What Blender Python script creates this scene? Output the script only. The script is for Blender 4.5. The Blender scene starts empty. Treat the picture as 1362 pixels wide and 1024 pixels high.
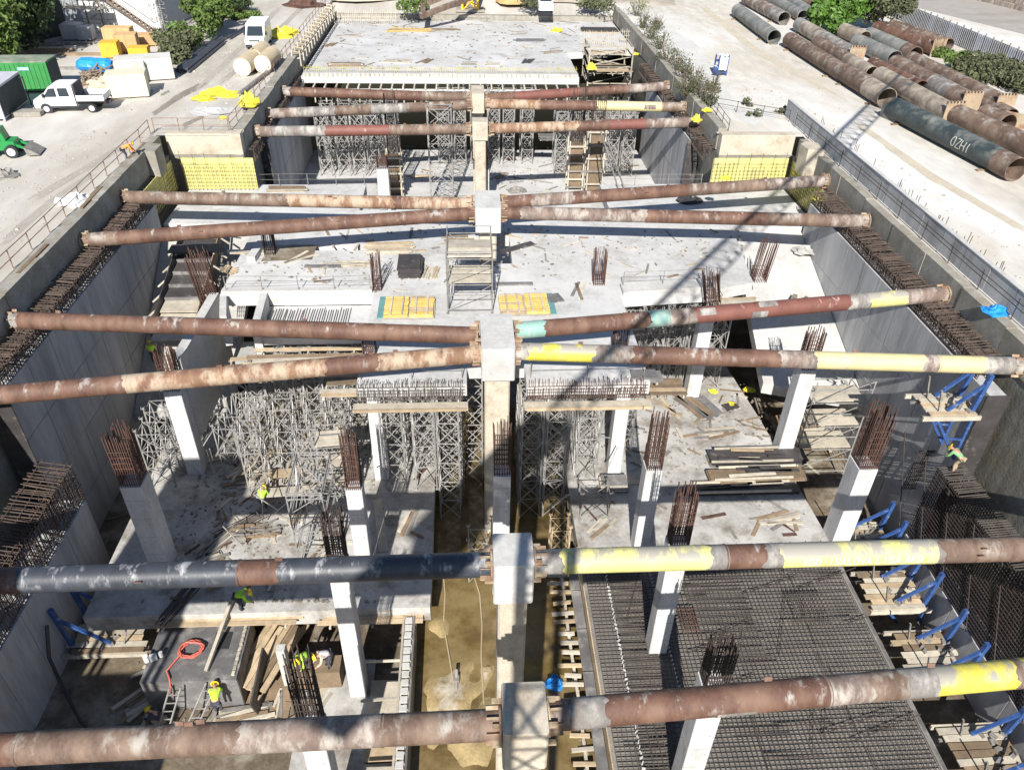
import bpy, math, random
import numpy as np
from mathutils import Matrix, Vector
random.seed(7)
rng = np.random.default_rng(7)
scene = bpy.context.scene
COL = scene.collection

# ------------------------------------------------------------------ camera
DX = np.array([0.99835902, 0.01574407, -0.05505802])
DY = np.array([-0.05386124, 0.58469741, -0.80946149])
DZ = np.array([0.01944806, 0.81109868, 0.58458593])
RC = np.array([DX, DY, DZ])
HC = 20.0
cam = bpy.data.cameras.new('camera')
cam.sensor_fit = 'HORIZONTAL'
cam.sensor_width = 36.0
cam.lens = 36.0 * 1022.0 / 1362.0
cam.clip_start = 0.1
cam.clip_end = 3000
camo = bpy.data.objects.new('camera', cam)
COL.objects.link(camo)
m = Matrix.Identity(4)
for i in range(3):
    for j in range(3):
        m[i][j] = float(RC[i][j])
m[2][3] = HC
camo.matrix_world = m
scene.camera = camo

# ------------------------------------------------------------------ light
EL, AZ = math.radians(36.5), math.radians(7.8)
SUND = Vector((math.sin(AZ) * math.cos(EL), math.cos(AZ) * math.cos(EL), -math.sin(EL)))
sun = bpy.data.lights.new('sun', 'SUN')
sun.energy = 5.0
sun.angle = math.radians(0.5)
sun.color = (1.0, 0.96, 0.89)
suno = bpy.data.objects.new('sun', sun)
suno.rotation_euler = SUND.to_track_quat('-Z', 'Y').to_euler()
suno.location = (-20, -60, 60)
COL.objects.link(suno)
w = bpy.data.worlds.new('World')
scene.world = w
w.use_nodes = True
nt = w.node_tree
bg = nt.nodes['Background']
sky = nt.nodes.new('ShaderNodeTexSky')
sky.sky_type = 'NISHITA'
sky.sun_disc = False
sky.sun_elevation = EL
sky.sun_rotation = math.radians(187)
sky.altitude = 600
sky.air_density = 0.9
sky.dust_density = 0.3
nt.links.new(sky.outputs[0], bg.inputs[0])
bg.inputs[1].default_value = 0.075
scene.cycles.diffuse_bounces = 3
scene.cycles.max_bounces = 6
vs = scene.view_settings
vs.view_transform = 'Standard'
vs.look = 'None'
vs.gamma = 1
vs.use_curve_mapping = False
vs.exposure = 0.72


def at(px, py, z):
    """photo pixel -> the point where its line of sight meets the level z"""
    d = RC @ np.array([px - 681.0, -(py - 512.0), -1022.0])
    t = (z - HC) / d[2]
    return Vector((float(d[0] * t), float(d[1] * t), float(z)))


# ------------------------------------------------------------------ materials
MATS = {}


def M(name, col, rough=0.85, var=0.25, scale=1.2, bump=0.15, rnd=0.0, metal=0.0, stretch=None,
      splat=None, sscale=1.0, sth=0.55, swid=0.08, sup=False, upr=(-.15, .75), splat2=None, s2scale=0.4, s2th=0.6, obj=False, fine=0.0):
    if name in MATS:
        return MATS[name]
    mt = bpy.data.materials.new(name)
    mt.use_nodes = True
    t = mt.node_tree
    N, Lk = t.nodes, t.links
    b = N['Principled BSDF']
    b.inputs['Roughness'].default_value = rough
    b.inputs['Metallic'].default_value = metal
    if obj:
        tc = N.new('ShaderNodeTexCoord')
        src = tc.outputs['Object']
    else:
        g = N.new('ShaderNodeNewGeometry')
        src = g.outputs['Position']
    if stretch:
        mp = N.new('ShaderNodeMapping')
        mp.inputs['Scale'].default_value = stretch
        Lk.new(src, mp.inputs['Vector'])
        src = mp.outputs[0]

    def noise(s, det=6, ro=0.6):
        n = N.new('ShaderNodeTexNoise')
        n.inputs['Scale'].default_value = s
        n.inputs['Detail'].default_value = det
        n.inputs['Roughness'].default_value = ro
        Lk.new(src, n.inputs['Vector'])
        return n.outputs['Fac']

    def mix(f, a, c, blend='MIX'):
        x = N.new('ShaderNodeMix')
        x.data_type = 'RGBA'
        x.blend_type = blend
        for k, v in ((0, f), (6, a), (7, c)):
            if hasattr(v, 'is_linked'):
                Lk.new(v, x.inputs[k])
            elif k == 0:
                x.inputs[0].default_value = v
            else:
                x.inputs[k].default_value = (*v, 1)
        return x.outputs[2]

    def ramp(f, lo, hi):
        r = N.new('ShaderNodeMapRange')
        r.inputs[1].default_value = lo
        r.inputs[2].default_value = hi
        Lk.new(f, r.inputs[0])
        return r.outputs[0]
    lo = tuple(c * (1 - var) for c in col)
    hi = tuple(min(1, c * (1 + var)) for c in col)
    f1 = noise(scale)
    c = mix(ramp(f1, 0.3, 0.7), lo, hi)
    if fine:
        f2 = noise(scale * 9, 3)
        c = mix(fine, c, mix(ramp(f2, 0.35, 0.65), (0.25, 0.25, 0.25), (1, 1, 1)), 'MULTIPLY')
    if rnd:
        oi = N.new('ShaderNodeObjectInfo')
        r = ramp(oi.outputs['Random'], 0, 1)
        r.node.inputs[3].default_value = 1 - rnd
        r.node.inputs[4].default_value = 1 + rnd * 0.6
        vm = N.new('ShaderNodeVectorMath')
        vm.operation = 'SCALE'
        Lk.new(c, vm.inputs[0])
        Lk.new(r, vm.inputs['Scale'])
        c = vm.outputs[0]
    if splat2:
        c = mix(ramp(noise(s2scale, 5), s2th - 0.1, s2th + 0.1), c, splat2)
    if splat:
        sf = ramp(noise(sscale, 9, 0.68), sth - swid, sth + swid)
        if sup:
            g2 = N.new('ShaderNodeNewGeometry')
            sx = N.new('ShaderNodeSeparateXYZ')
            Lk.new(g2.outputs['Normal'], sx.inputs[0])
            up = ramp(sx.outputs[2], *upr)
            ml = N.new('ShaderNodeMath')
            ml.operation = 'MULTIPLY'
            Lk.new(sf, ml.inputs[0])
            Lk.new(up, ml.inputs[1])
            sf = ml.outputs[0]
        c = mix(sf, c, splat)
    Lk.new(c, b.inputs['Base Color'])
    if bump:
        bp = N.new('ShaderNodeBump')
        bp.inputs['Strength'].default_value = bump
        bp.inputs['Distance'].default_value = 0.05
        Lk.new(noise(scale * 7, 6), bp.inputs['Height'])
        Lk.new(bp.outputs[0], b.inputs['Normal'])
    MATS[name] = mt
    return mt


conc = M('concrete', (0.40, 0.39, 0.37), var=.16, scale=.7, splat=(.22, .21, .2), sscale=.35, sth=.66, fine=.25)
conc_l = M('pale_concrete', (0.52, 0.51, 0.49), var=.12, scale=.5, splat=(.34, .33, .31), sscale=.3, sth=.62, swid=.12, fine=.2)
conc_s = M('slab_concrete', (0.50, 0.495, 0.485), var=.12, scale=.35, splat=(.32, .30, .27), sscale=.5, sth=.63, swid=.1,
           splat2=(.56, .555, .55), s2scale=.15, s2th=.55, fine=.22, bump=.08)
conc_a = M('dusty_slab_concrete', (0.42, 0.405, 0.38), var=.2, scale=.5, splat=(.2, .175, .145), sscale=.6, sth=.57, swid=.09,
           splat2=(.5, .49, .47), s2scale=.2, s2th=.55, fine=.3)
conc_w = M('wall_concrete', (0.43, 0.43, 0.44), var=.14, scale=.7, rnd=.13, splat=(.24, .24, .24), sscale=.75, sth=.60, swid=.13,
           fine=.22, stretch=(1, 1, .16), splat2=(.5, .5, .5), s2scale=.4, s2th=.58)
conc_c = M('column_concrete', (0.60, 0.60, 0.605), rough=.65, var=.1, scale=1.0, splat=(.40, .39, .37), sscale=1.3, sth=.60, swid=.12, bump=.08, fine=.14, stretch=(1, 1, .3))
conc_p = M('pier_concrete', (0.52, 0.46, 0.37), var=.13, scale=1.2, splat=(.3, .24, .17), sscale=.9, sth=.62, swid=.12, fine=.25)
conc_cap = M('capping_concrete', (0.34, 0.32, 0.28), var=.2, scale=.9, splat=(.2, .17, .12), sscale=.8, sth=.58, swid=.15, fine=.3, rnd=.08)
earth = M('damp_earth', (0.16, 0.125, 0.085), var=.35, scale=.6, bump=.5, splat=(.34, .3, .24), sscale=.4, sth=.58, swid=.1, fine=.4)
earth_w = M('sprayed_earth_wall', (0.25, 0.24, 0.21), var=.25, scale=.7, bump=.4, splat=(.2, .18, .13), sscale=.5, sth=.55, swid=.1, fine=.3)
rust = M('rebar_rust', (0.09, 0.046, 0.034), var=.4, scale=2.5, rough=.9, bump=0)
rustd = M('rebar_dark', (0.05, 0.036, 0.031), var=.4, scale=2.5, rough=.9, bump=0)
rebar_g = M('rebar_grey', (0.085, 0.073, 0.064), var=.3, scale=2.5, rough=.8, bump=0)
galv = M('galvanised_steel', (0.36, 0.35, 0.335), var=.25, scale=3, rough=.6, metal=.3, bump=0, rnd=.15)
galv_d = M('weathered_steel', (0.25, 0.235, 0.215), var=.3, scale=3, rough=.7, metal=.2, bump=0, rnd=.15)
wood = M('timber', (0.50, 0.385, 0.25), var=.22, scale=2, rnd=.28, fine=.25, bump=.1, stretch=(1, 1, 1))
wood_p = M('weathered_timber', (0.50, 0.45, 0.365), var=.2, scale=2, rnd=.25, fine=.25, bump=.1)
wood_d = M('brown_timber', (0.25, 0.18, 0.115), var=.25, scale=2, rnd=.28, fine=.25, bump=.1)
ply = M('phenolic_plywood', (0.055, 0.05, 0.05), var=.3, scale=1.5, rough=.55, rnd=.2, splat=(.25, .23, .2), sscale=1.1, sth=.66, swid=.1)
ply_g = M('grey_panel', (0.15, 0.145, 0.145), var=.25, scale=1.5, rough=.6, rnd=.2, splat=(.33, .31, .29), sscale=1.1, sth=.62, swid=.1)
yel_h = M('yellow_beam', (0.60, 0.41, 0.12), var=.15, scale=3, rnd=.15, bump=.05, splat=(.55, .45, .3), sscale=2, sth=.62)
teal = M('teal_panel', (0.11, 0.25, 0.25), var=.15, scale=2, bump=.05)
blue = M('blue_steel', (0.035, 0.085, 0.25), var=.25, scale=3, rough=.45, bump=0, splat=(.35, .36, .38), sscale=3, sth=.66)
blue_t = M('blue_tarp', (0.02, 0.26, 0.72), var=.12, scale=2, rough=.45, bump=.2)
yel_t = M('yellow_tarp', (0.64, 0.54, 0.05), var=.25, scale=3, rough=.5, bump=.3)
yel_w = M('yellow_sheeting', (0.66, 0.62, 0.20), var=.2, scale=1.0, rough=.7, splat=(.45, .40, .2), sscale=.9, sth=.6, swid=.12, bump=.2)
white = M('white_paint', (0.80, 0.80, 0.80), rough=.35, var=.03, scale=2, bump=0)
white_d = M('dusty_white_paint', (0.66, 0.66, 0.65), rough=.5, var=.08, scale=1.5, bump=0, splat=(.5, .47, .42), sscale=1.2, sth=.65)
black = M('black_rubber', (0.025, 0.025, 0.025), rough=.85, var=.2, bump=0)
blackp = M('black_plastic', (0.035, 0.035, 0.04), rough=.5, var=.2, bump=0)
glass = M('dark_glass', (0.03, 0.04, 0.05), rough=.08, var=.1, bump=0)
grey_m = M('grey_metal', (0.36, 0.37, 0.40), rough=.5, var=.1, scale=1.5, bump=0)
lilac = M('pale_grey_cladding', (0.50, 0.50, 0.56), rough=.5, var=.08, scale=1, bump=0)
green_c = M('green_container_paint', (0.04, 0.23, 0.06), rough=.5, var=.15, scale=1, bump=0, splat=(.16, .18, .1), sscale=1.2, sth=.68)
green_m = M('green_machine_paint', (0.02, 0.25, 0.06), rough=.4, var=.1, bump=0)
orange = M('orange_cloth', (0.85, 0.27, 0.04), var=.1, bump=0)
hivis = M('hi_vis_cloth', (0.42, 0.80, 0.05), var=.1, bump=0)
greenv = M('faded_green_cloth', (0.20, 0.42, 0.20), var=.15, bump=0)
skin = M('skin', (0.45, 0.27, 0.19), rough=.6, var=.05, bump=0)
denim = M('dark_trousers', (0.05, 0.055, 0.075), var=.2, bump=0)
khaki = M('khaki_trousers', (0.36, 0.28, 0.19), var=.15, bump=0)
helm = M('yellow_helmet', (0.85, 0.60, 0.02), rough=.3, var=.03, bump=0)
hairm = M('dark_hair', (0.03, 0.02, 0.015), var=.1, bump=0)
hose_r = M('red_hose', (0.62, 0.14, 0.10), rough=.5, var=.15, bump=0)
hose_w = M('pale_hose', (0.42, 0.34, 0.22), rough=.6, var=.1, bump=0)
cream = M('cream_board', (0.62, 0.56, 0.44), var=.1, scale=1, bump=.05, splat=(.48, .4, .28), sscale=1, sth=.62)
tan = M('tan_carton', (0.52, 0.33, 0.16), var=.12, scale=1.5, bump=.03, rnd=.1)
leaf = M('bright_leaves', (0.085, 0.135, 0.025), var=.5, scale=1.3, rough=.7, bump=0)
leaf_d = M('dark_leaves', (0.035, 0.065, 0.018), var=.5, scale=1.3, rough=.7, bump=0)
leaf_g = M('grey_green_leaves', (0.085, 0.095, 0.045), var=.4, scale=1.5, rough=.8, bump=0)
bark = M('bark', (0.10, 0.075, 0.05), var=.3, scale=3)
crane_y = M('crane_yellow', (0.75, 0.45, 0.02), rough=.5, var=.1, bump=0)
dark_net = M('dark_netting', (0.045, 0.05, 0.045), var=.4, scale=1.5, bump=.2)
brickm = M('stone_masonry', (0.36, 0.30, 0.25), var=.25, scale=2, rnd=.3, bump=.3)

SP = (.55, .5, .45)
P_BR = M('strut_brown', (0.122, 0.060, 0.040), rough=.7, var=.3, scale=.9, splat=(.34, .31, .28), stretch=(1.5, .85, .6), sscale=1.3, sth=.61, swid=.05, sup=True,
         splat2=(.175, .10, .068), s2scale=.8, s2th=.55, fine=.32)
P_BD = M('strut_brown_dusty', (0.135, 0.086, 0.062), rough=.75, var=.25, scale=.9, splat=(.32, .29, .255), stretch=(1.5, .85, .6), sscale=1.2, sth=.575, swid=.07, sup=True,
         splat2=(.215, .15, .11), s2scale=.8, s2th=.55, fine=.32)
P_RD = M('strut_red', (0.185, 0.072, 0.055), rough=.65, var=.2, scale=.9, splat=(.5, .42, .36), stretch=(1.5, .85, .6), sscale=1.1, sth=.64, swid=.05, sup=True, fine=.1)
P_OR = M('strut_orange_cream', (0.29, 0.165, 0.095), rough=.8, var=.35, scale=.9, splat=(.38, .30, .22), stretch=(1.5, .85, .6), sscale=.9, sth=.50, swid=.06,
         splat2=(.15, .075, .052), s2scale=1.0, s2th=.55, fine=.28)
P_GR = M('strut_grey', (0.215, 0.20, 0.185), rough=.8, var=.3, scale=1, splat=(.40, .375, .34), stretch=(1.5, .85, .6), sscale=1.1, sth=.56, swid=.08, fine=.28, splat2=(.15, .10, .08), s2scale=1.3, s2th=.6)
P_GB = M('strut_grey_brown', (0.20, 0.15, 0.125), rough=.8, var=.3, scale=1, splat=(.37, .33, .29), stretch=(1.5, .85, .6), sscale=1.1, sth=.55, swid=.08, fine=.28, splat2=(.125, .075, .06), s2scale=1.3, s2th=.57)
P_YE = M('strut_yellow', (0.62, 0.53, 0.07), rough=.6, var=.14, scale=1, splat=(.30, .28, .24), stretch=(1.5, .85, .6), sscale=.55, sth=.47, swid=.04, sup=True, upr=(.45, .7), fine=.16, splat2=(.5, .44, .12), s2scale=1.2, s2th=.6)
P_YP = M('strut_pale_yellow', (0.62, 0.58, 0.22), rough=.6, var=.16, scale=1, splat=(.31, .29, .25), stretch=(1.5, .85, .6), sscale=.55, sth=.47, swid=.04, sup=True, upr=(.45, .7), fine=.16, splat2=(.52, .50, .3), s2scale=1.2, s2th=.6)
P_CR = M('strut_cream', (0.58, 0.51, 0.27), rough=.6, var=.1, scale=1, splat=(.45, .40, .33), stretch=(1.5, .85, .6), sscale=.8, sth=.62, swid=.07, fine=.08)
P_BL = M('strut_black_blue', (0.043, 0.048, 0.06), rough=.5, var=.3, scale=1, splat=(.38, .38, .39), stretch=(1.5, .85, .6), sscale=1.3, sth=.59, swid=.06, sup=True, fine=.15)
P_TE = M('strut_teal', (0.24, 0.40, 0.35), rough=.6, var=.15, scale=1, splat=(.45, .42, .38), stretch=(1.5, .85, .6), sscale=1, sth=.6)
P_DG = M('pipe_dark_green', (0.042, 0.056, 0.057), rough=.55, var=.3, scale=.8, splat=(.22, .22, .2), sscale=.7, sth=.56, swid=.1, sup=True, fine=.12)
P_GG = M('pipe_grey_green', (0.17, 0.18, 0.17), rough=.7, var=.25, scale=.8, splat=(.32, .3, .27), sscale=.7, sth=.55, swid=.1, fine=.15)
P_MU = M('pipe_muddy', (0.22, 0.175, 0.14), rough=.8, var=.25, scale=.8, splat=(.42, .37, .3), sscale=.7, sth=.52, swid=.1, fine=.2)
flange = M('rusty_flange', (0.24, 0.14, 0.09), rough=.85, var=.3, scale=2, splat=(.36, .29, .2), sscale=1.2, sth=.5)
plate_c = M('cream_plate', (0.33, 0.25, 0.17), rough=.85, var=.2, scale=1.5, splat=(.28, .15, .08), sscale=1.2, sth=.58)
barb = M('brown_bars', (.10, .072, .058), var=.35, scale=2.5, rough=.9, bump=0)

# ------------------------------------------------------------------ mesh builder


class MB:
    def __init__(s):
        s.v, s.f = [], []

    def add(s, vs_, fs):
        o = len(s.v)
        s.v.extend(tuple(map(float, p)) for p in vs_)
        s.f.extend(tuple(i + o for i in q) for q in fs)
        return s

    def hexa(s, p):
        return s.add(p, [(0, 3, 2, 1), (4, 5, 6, 7), (0, 1, 5, 4), (1, 2, 6, 5), (2, 3, 7, 6), (3, 0, 4, 7)])

    def box(s, c, d, rz=0.0):
        x, y, z = d[0] / 2, d[1] / 2, d[2] / 2
        ca, sa = math.cos(rz), math.sin(rz)
        P = []
        for zz in (-z, z):
            for xx, yy in ((-x, -y), (x, -y), (x, y), (-x, y)):
                P.append((c[0] + xx * ca - yy * sa, c[1] + xx * sa + yy * ca, c[2] + zz))
        return s.hexa(P)

    def box2(s, a, b):
        return s.box([(a[i] + b[i]) / 2 for i in range(3)], [abs(b[i] - a[i]) for i in range(3)])

    def beam(s, p0, p1, w, h=None, up=(0, 0, 1)):
        h = h or w
        p0, p1 = Vector(p0), Vector(p1)
        d = (p1 - p0)
        if d.length < 1e-6:
            return s
        d.normalize()
        u = Vector(up)
        if abs(d.dot(u)) > .97:
            u = Vector((1, 0, 0)) if abs(d.x) < .9 else Vector((0, 1, 0))
        a = d.cross(u).normalized()
        b = a.cross(d).normalized()
        a *= w / 2
        b *= h / 2
        return s.hexa([p0 - a - b, p0 + a - b, p1 + a - b, p1 - a - b, p0 - a + b, p0 + a + b, p1 + a + b, p1 - a + b])

    def tube(s, p0, p1, r, n=5, caps=True, r1=None):
        p0, p1 = Vector(p0), Vector(p1)
        d = p1 - p0
        if d.length < 1e-6:
            return s
        d.normalize()
        u = Vector((0, 0, 1)) if abs(d.z) < .9 else Vector((1, 0, 0))
        a = d.cross(u).normalized()
        b = d.cross(a).normalized()
        r1 = r if r1 is None else r1
        V = []
        for p, rr in ((p0, r), (p1, r1)):
            for k in range(n):
                t = 2 * math.pi * (k + .5) / n
                V.append(p + a * (rr * math.cos(t)) + b * (rr * math.sin(t)))
        F = [(k, (k + 1) % n, n + (k + 1) % n, n + k) for k in range(n)]
        if caps:
            F += [tuple(range(n - 1, -1, -1)), tuple(range(n, 2 * n))]
        return s.add(V, F)

    def path(s, pts, r, n=5):
        for a, b in zip(pts[:-1], pts[1:]):
            s.tube(a, b, r, n)
        return s

    def prism(s, poly, z0, z1):
        n = len(poly)
        V = [(p[0], p[1], z0) for p in poly] + [(p[0], p[1], z1) for p in poly]
        F = [tuple(range(n - 1, -1, -1)), tuple(range(n, 2 * n))] + [(k, (k + 1) % n, n + (k + 1) % n, n + k) for k in range(n)]
        return s.add(V, F)

    def profile(s, pts, axis_fn):
        return s

    def build(s, name, mt, parent=None, smooth=False, base=(0, 0, 0)):
        me = bpy.data.meshes.new(name)
        V = [(p[0] - base[0], p[1] - base[1], p[2] - base[2]) for p in s.v]
        me.from_pydata(V, [], s.f)
        me.materials.append(mt)
        if smooth:
            me.shade_smooth()
            me.set_sharp_from_angle(angle=math.radians(40))
        me.update()
        o = bpy.data.objects.new(name, me)
        COL.objects.link(o)
        if parent is not None:
            o.parent = parent
        return o


def thing(name, label, cat, loc=(0, 0, 0), rz=0.0, group=None):
    o = bpy.data.objects.new(name, None)
    o.empty_display_size = .3
    COL.objects.link(o)
    o.location = loc
    o.rotation_euler = (0, 0, rz)
    o['label'] = label
    o['category'] = cat
    if group:
        o['group'] = group
    return o


def tag(o, label, cat, group=None):
    o['label'] = label
    o['category'] = cat
    if group:
        o['group'] = group
    return o


def struct(mb, name, mt):
    o = mb.build(name, mt)
    o['kind'] = 'structure'
    return o


def single(mb, name, mt, label, cat, group=None, base=None, smooth=False):
    """a thing that is one mesh; its origin is put at its base"""
    if base is None:
        a = np.array(mb.v)
        base = ((a[:, 0].min() + a[:, 0].max()) / 2, (a[:, 1].min() + a[:, 1].max()) / 2, a[:, 2].min())
    o = mb.build(name, mt, None, smooth, base)
    o.location = base
    return tag(o, label, cat, group)


def inst(src, parent=None, loc=None, rot=None):
    c = src.copy()
    COL.objects.link(c)
    if parent is not None:
        c.parent = parent
    if loc is not None:
        c.location = loc
    if rot is not None:
        c.rotation_euler = rot
    return c


def kids(o):
    return [c for c in CHILD.get(o.name, [])] if o.name in CHILD else list(o.children)


CHILD = {}


def copy_tree(o, loc=None, rz=None, label=None, group=None, parent=None):
    c = o.copy()
    COL.objects.link(c)
    if parent is not None:
        c.parent = parent
    for ch in list(o.children):
        copy_tree(ch, parent=c)
    if loc is not None:
        c.location = loc
    if rz is not None:
        c.rotation_euler = (0, 0, rz)
    if label:
        c['label'] = label
    if group:
        c['group'] = group
    return c


def U(a, b):
    return random.uniform(a, b)


BOXM = {}


def boxmesh(name, d, mt):
    k = (name, tuple(round(x, 3) for x in d), mt.name)
    if k not in BOXM:
        mb = MB().box((0, 0, 0), d)
        me = bpy.data.meshes.new(name)
        me.from_pydata(mb.v, [], mb.f)
        me.materials.append(mt)
        me.update()
        BOXM[k] = me
    return BOXM[k]


def bx(name, d, mt, loc, rot=(0, 0, 0), parent=None):
    """a box part that shares its mesh with alike boxes"""
    o = bpy.data.objects.new(name, boxmesh(name, d, mt))
    COL.objects.link(o)
    o.location = loc
    o.rotation_euler = rot
    if parent is not None:
        o.parent = parent
    return o

# ================================================================== SETTING
ZB, ZA, ZN, ZF, ZW, ZL = -4.0, -11.5, -10.0, -1.6, -14.0, -14.6
XL, XR = -24.6, 28.0          # outer edge of the wide pit
NL, NR = -18.7, 21.8          # outer edge of the narrow pit
YJ, YF = 62.0, 118.0

gmat_l = M('packed_dust', (0.50, 0.465, 0.41), var=.14, scale=.12, rough=.95, bump=.35, stretch=(1, .35, 1), splat=(.36, .32, .27), sscale=.16, sth=.57, swid=.14,
           splat2=(.55, .525, .485), s2scale=.07, s2th=.52, fine=.36)
gmat_r = M('pale_dust', (0.57, 0.535, 0.47), var=.12, scale=.12, rough=.95, bump=.35, stretch=(1, .4, 1), splat=(.47, .41, .33), sscale=.16, sth=.60, swid=.14,
           splat2=(.63, .615, .59), s2scale=.07, s2th=.5, fine=.34)


def sheet(rects, z, step=None):
    mb = MB()
    for (x0, y0, x1, y1) in rects:
        mb.add([(x0, y0, z), (x1, y0, z), (x1, y1, z), (x0, y1, z)], [(0, 1, 2, 3)])
    return mb


struct(sheet([(-500, -200, XL, YJ), (-500, YJ, NL, YF), (-500, YF, NL, 124), (-500, 124, 4, 900), (XL, -200, 1.7, -30)], 0), 'ground', gmat_l)
struct(sheet([(XR, -200, 500, YJ), (NR, YJ, 500, YF), (NR, YF, 500, 124), (4, 124, 500, 900), (1.7, -200, XR, -30)], 0), 'dirt_yard', gmat_r)
# the asphalt road beyond the fence, at the far corner
asph = M('worn_road', (0.36, 0.335, 0.305), var=.12, scale=.2, rough=.9, bump=.2, stretch=(.3, 1, 1), splat=(.25, .22, .19), sscale=.2, sth=.58, swid=.1, fine=.2)
r0, r1, r2, r3 = at(1225, 12, 0), at(1500, 80, 0), at(1500, 20, 0), at(1160, -40, 0)
struct(MB().add([(r0.x, r0.y, .012), (r1.x, r1.y, .012), (r2.x, r2.y, .012), (r3.x, r3.y, .012)], [(0, 1, 2, 3)]), 'road', asph)

struct(MB().add([(NL, YF, -1.0), (NR, YF, -1.0), (NR, 124, 0), (NL, 124, 0), (NL, YF, 0), (NR, YF, 0)], [(0, 1, 2, 3), (0, 3, 4), (1, 5, 2)]), 'sloping_ground', gmat_l)
# pit bottom
struct(sheet([(-23.8, -30, 27.4, YJ), (-17.9, YJ, 21.1, 90)], ZL), 'pit_floor', earth)


def slab(poly, zt, th, name, mt, holes=None):
    return struct(MB().prism(poly, zt - th, zt), name, mt)


# upper slab (level B)
slab([(-6.0, 33.4), (-.15, 33.4), (-.15, 56.6), (-6.0, 56.6)], ZB, .8, 'upper_slab', conc_s)
slab([(3.05, 33.3), (9.75, 33.3), (9.75, 56.6), (3.05, 56.6)], ZB, .8, 'upper_slab', conc_s)
slab([(-.15, 35.0), (3.05, 35.0), (3.05, 47.4), (-.15, 47.4)], ZB, .8, 'upper_slab', conc_s)
slab([(-.15, 51.8), (3.05, 51.8), (3.05, 56.6), (-.15, 56.6)], ZB, .8, 'upper_slab', conc_s)
slab([(-15.6, 43.4), (-6.0, 43.4), (-6.0, 49.6), (-12.6, 49.6), (-12.6, 50.6), (-6, 50.6), (-6.0, 56.6), (-15.6, 56.6)], ZB, .8, 'upper_slab', conc_s)
slab([(9.75, 42.7), (15.6, 43.3), (18.9, 44.4), (20.0, 53.0), (20, 56.6), (9.75, 56.6)], ZB, .8, 'upper_slab', conc_s)
slab([(-22.35, 54.2), (-15.6, 54.2), (-15.6, 56.6), (-8.3, 56.6), (-8.3, 61.9), (-22.35, 61.9)], ZB, .8, 'upper_slab', conc_s)
slab([(20.0, 53.0), (25.65, 53.6), (26.6, 55), (26.6, 61.9), (11.2, 61.9), (11.2, 56.6), (20, 56.6)], ZB, .8, 'upper_slab', conc_s)
# raised kerb strips on the upper slab edge
slab([(9.9, 42.75), (15.5, 43.34), (15.4, 44.5), (9.9, 44.0)], ZB + .28, .275, 'slab_upstand', conc_l)
slab([(-15.5, 43.45), (-6.1, 43.45), (-6.1, 43.9), (-15.5, 43.9)], ZB + .22, .215, 'slab_upstand', conc_l)
# lowered bay of the slab with freshly laid bars
slab([(-12.6, 39.6), (-6.02, 39.6), (-6.02, 43.38), (-12.6, 43.38)], ZB - .85, .5, 'lowered_slab', conc_s)
# ramps down along both long walls
struct(MB().hexa([(18.95, 39.4, -9.4), (25.65, 38.6, -10.4), (25.65, 53.5, -5.3), (20.05, 52.9, -4.9),
                  (18.95, 39.4, -8.6), (25.65, 38.6, -9.7), (25.65, 53.5, -4.6), (20.05, 52.9, -4.15)]), 'ramp', conc_l)
struct(MB().hexa([(-22.35, 41.6, -12.6), (-15.65, 41.6, -11.4), (-15.65, 54.1, -5.0), (-22.35, 54.1, -4.9),
                  (-22.35, 41.6, -12.0), (-15.65, 41.6, -10.8), (-15.65, 54.1, -4.4), (-22.35, 54.1, -4.2)]), 'ramp', conc)
# lower slab (level A)
slab([(-19.0, 24.8), (-2.15, 24.8), (-2.15, 61), (-15.0, 61), (-15, 41.5), (-19.0, 41.5)], ZA, 1.0, 'lower_slab', conc_a)
slab([(5.75, 28.35), (19.75, 28.35), (19.3, 39.3), (17.5, 61), (5.75, 61)], ZA, 1.0, 'lower_slab', conc_a)
slab([(5.75, 6), (19.65, 6), (19.65, 28.3), (5.75, 28.3)], ZA - .16, .8, 'slab_formwork', M('formwork_deck', (.24, .22, .195), var=.25, scale=.8, fine=.3))
# floor of the narrow part
slab([(-17.3, 62.1), (19.9, 62.1), (19.9, 88), (-17.3, 88)], ZN, .6, 'narrow_floor', conc_s)
slab([(-8.2, 56.7), (11.1, 56.7), (11.1, 62.05), (-8.2, 62.05)], ZN, .6, 'narrow_floor', conc_s)
# far deck
slab([(-17.4, 86.6), (12.4, 86.6), (12.4, 98), (20.9, 100), (20.9, 117), (-17.4, 117)], ZF, .7, 'far_slab', conc_s)
slab([(-17.2, 86.7), (12.3, 86.7), (12.3, 88.0), (-17.2, 88.0)], ZF + .3, .295, 'slab_upstand', conc_l)

struct(MB().box2((19.75, 6, -13.4), (20.35, 28.2, -12.5)), 'wall_ledge', ply_g)  # panel grey instead of concrete: the ledge's shade is put into its colour
# muddy channel: bed and water
mud = M('channel_mud', (0.36, 0.27, 0.13), var=.3, scale=.9, rough=.8, bump=.4, splat=(.55, .5, .42), sscale=.55, sth=.62, swid=.07, fine=.3)
watm = M('muddy_water', (0.145, 0.10, 0.038), var=.28, scale=.5, rough=.12, bump=.04, splat=(.235, .175, .085), sscale=.5, sth=.54, swid=.12, fine=.12)
mb = MB()
gx, gy = 44, 150
X = np.linspace(-2.9, 5.7, gx)
Y = np.linspace(3, 55, gy)
blobs = [(at(600, 925, ZW), 1.5, .42), (at(625, 985, ZW), 1.4, .40), (at(585, 830, ZW), .75, .35), (at(648, 890, ZW), .5, .3), (at(575, 985, ZW), .5, .25),
         (at(742, 790, ZW), .5, .25), (at(745, 900, ZW), .6, .3), (at(566, 800, ZW), .5, .25), (at(645, 950, ZW), .7, .3)]
ph = rng.uniform(0, 6.28, 12)
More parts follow.
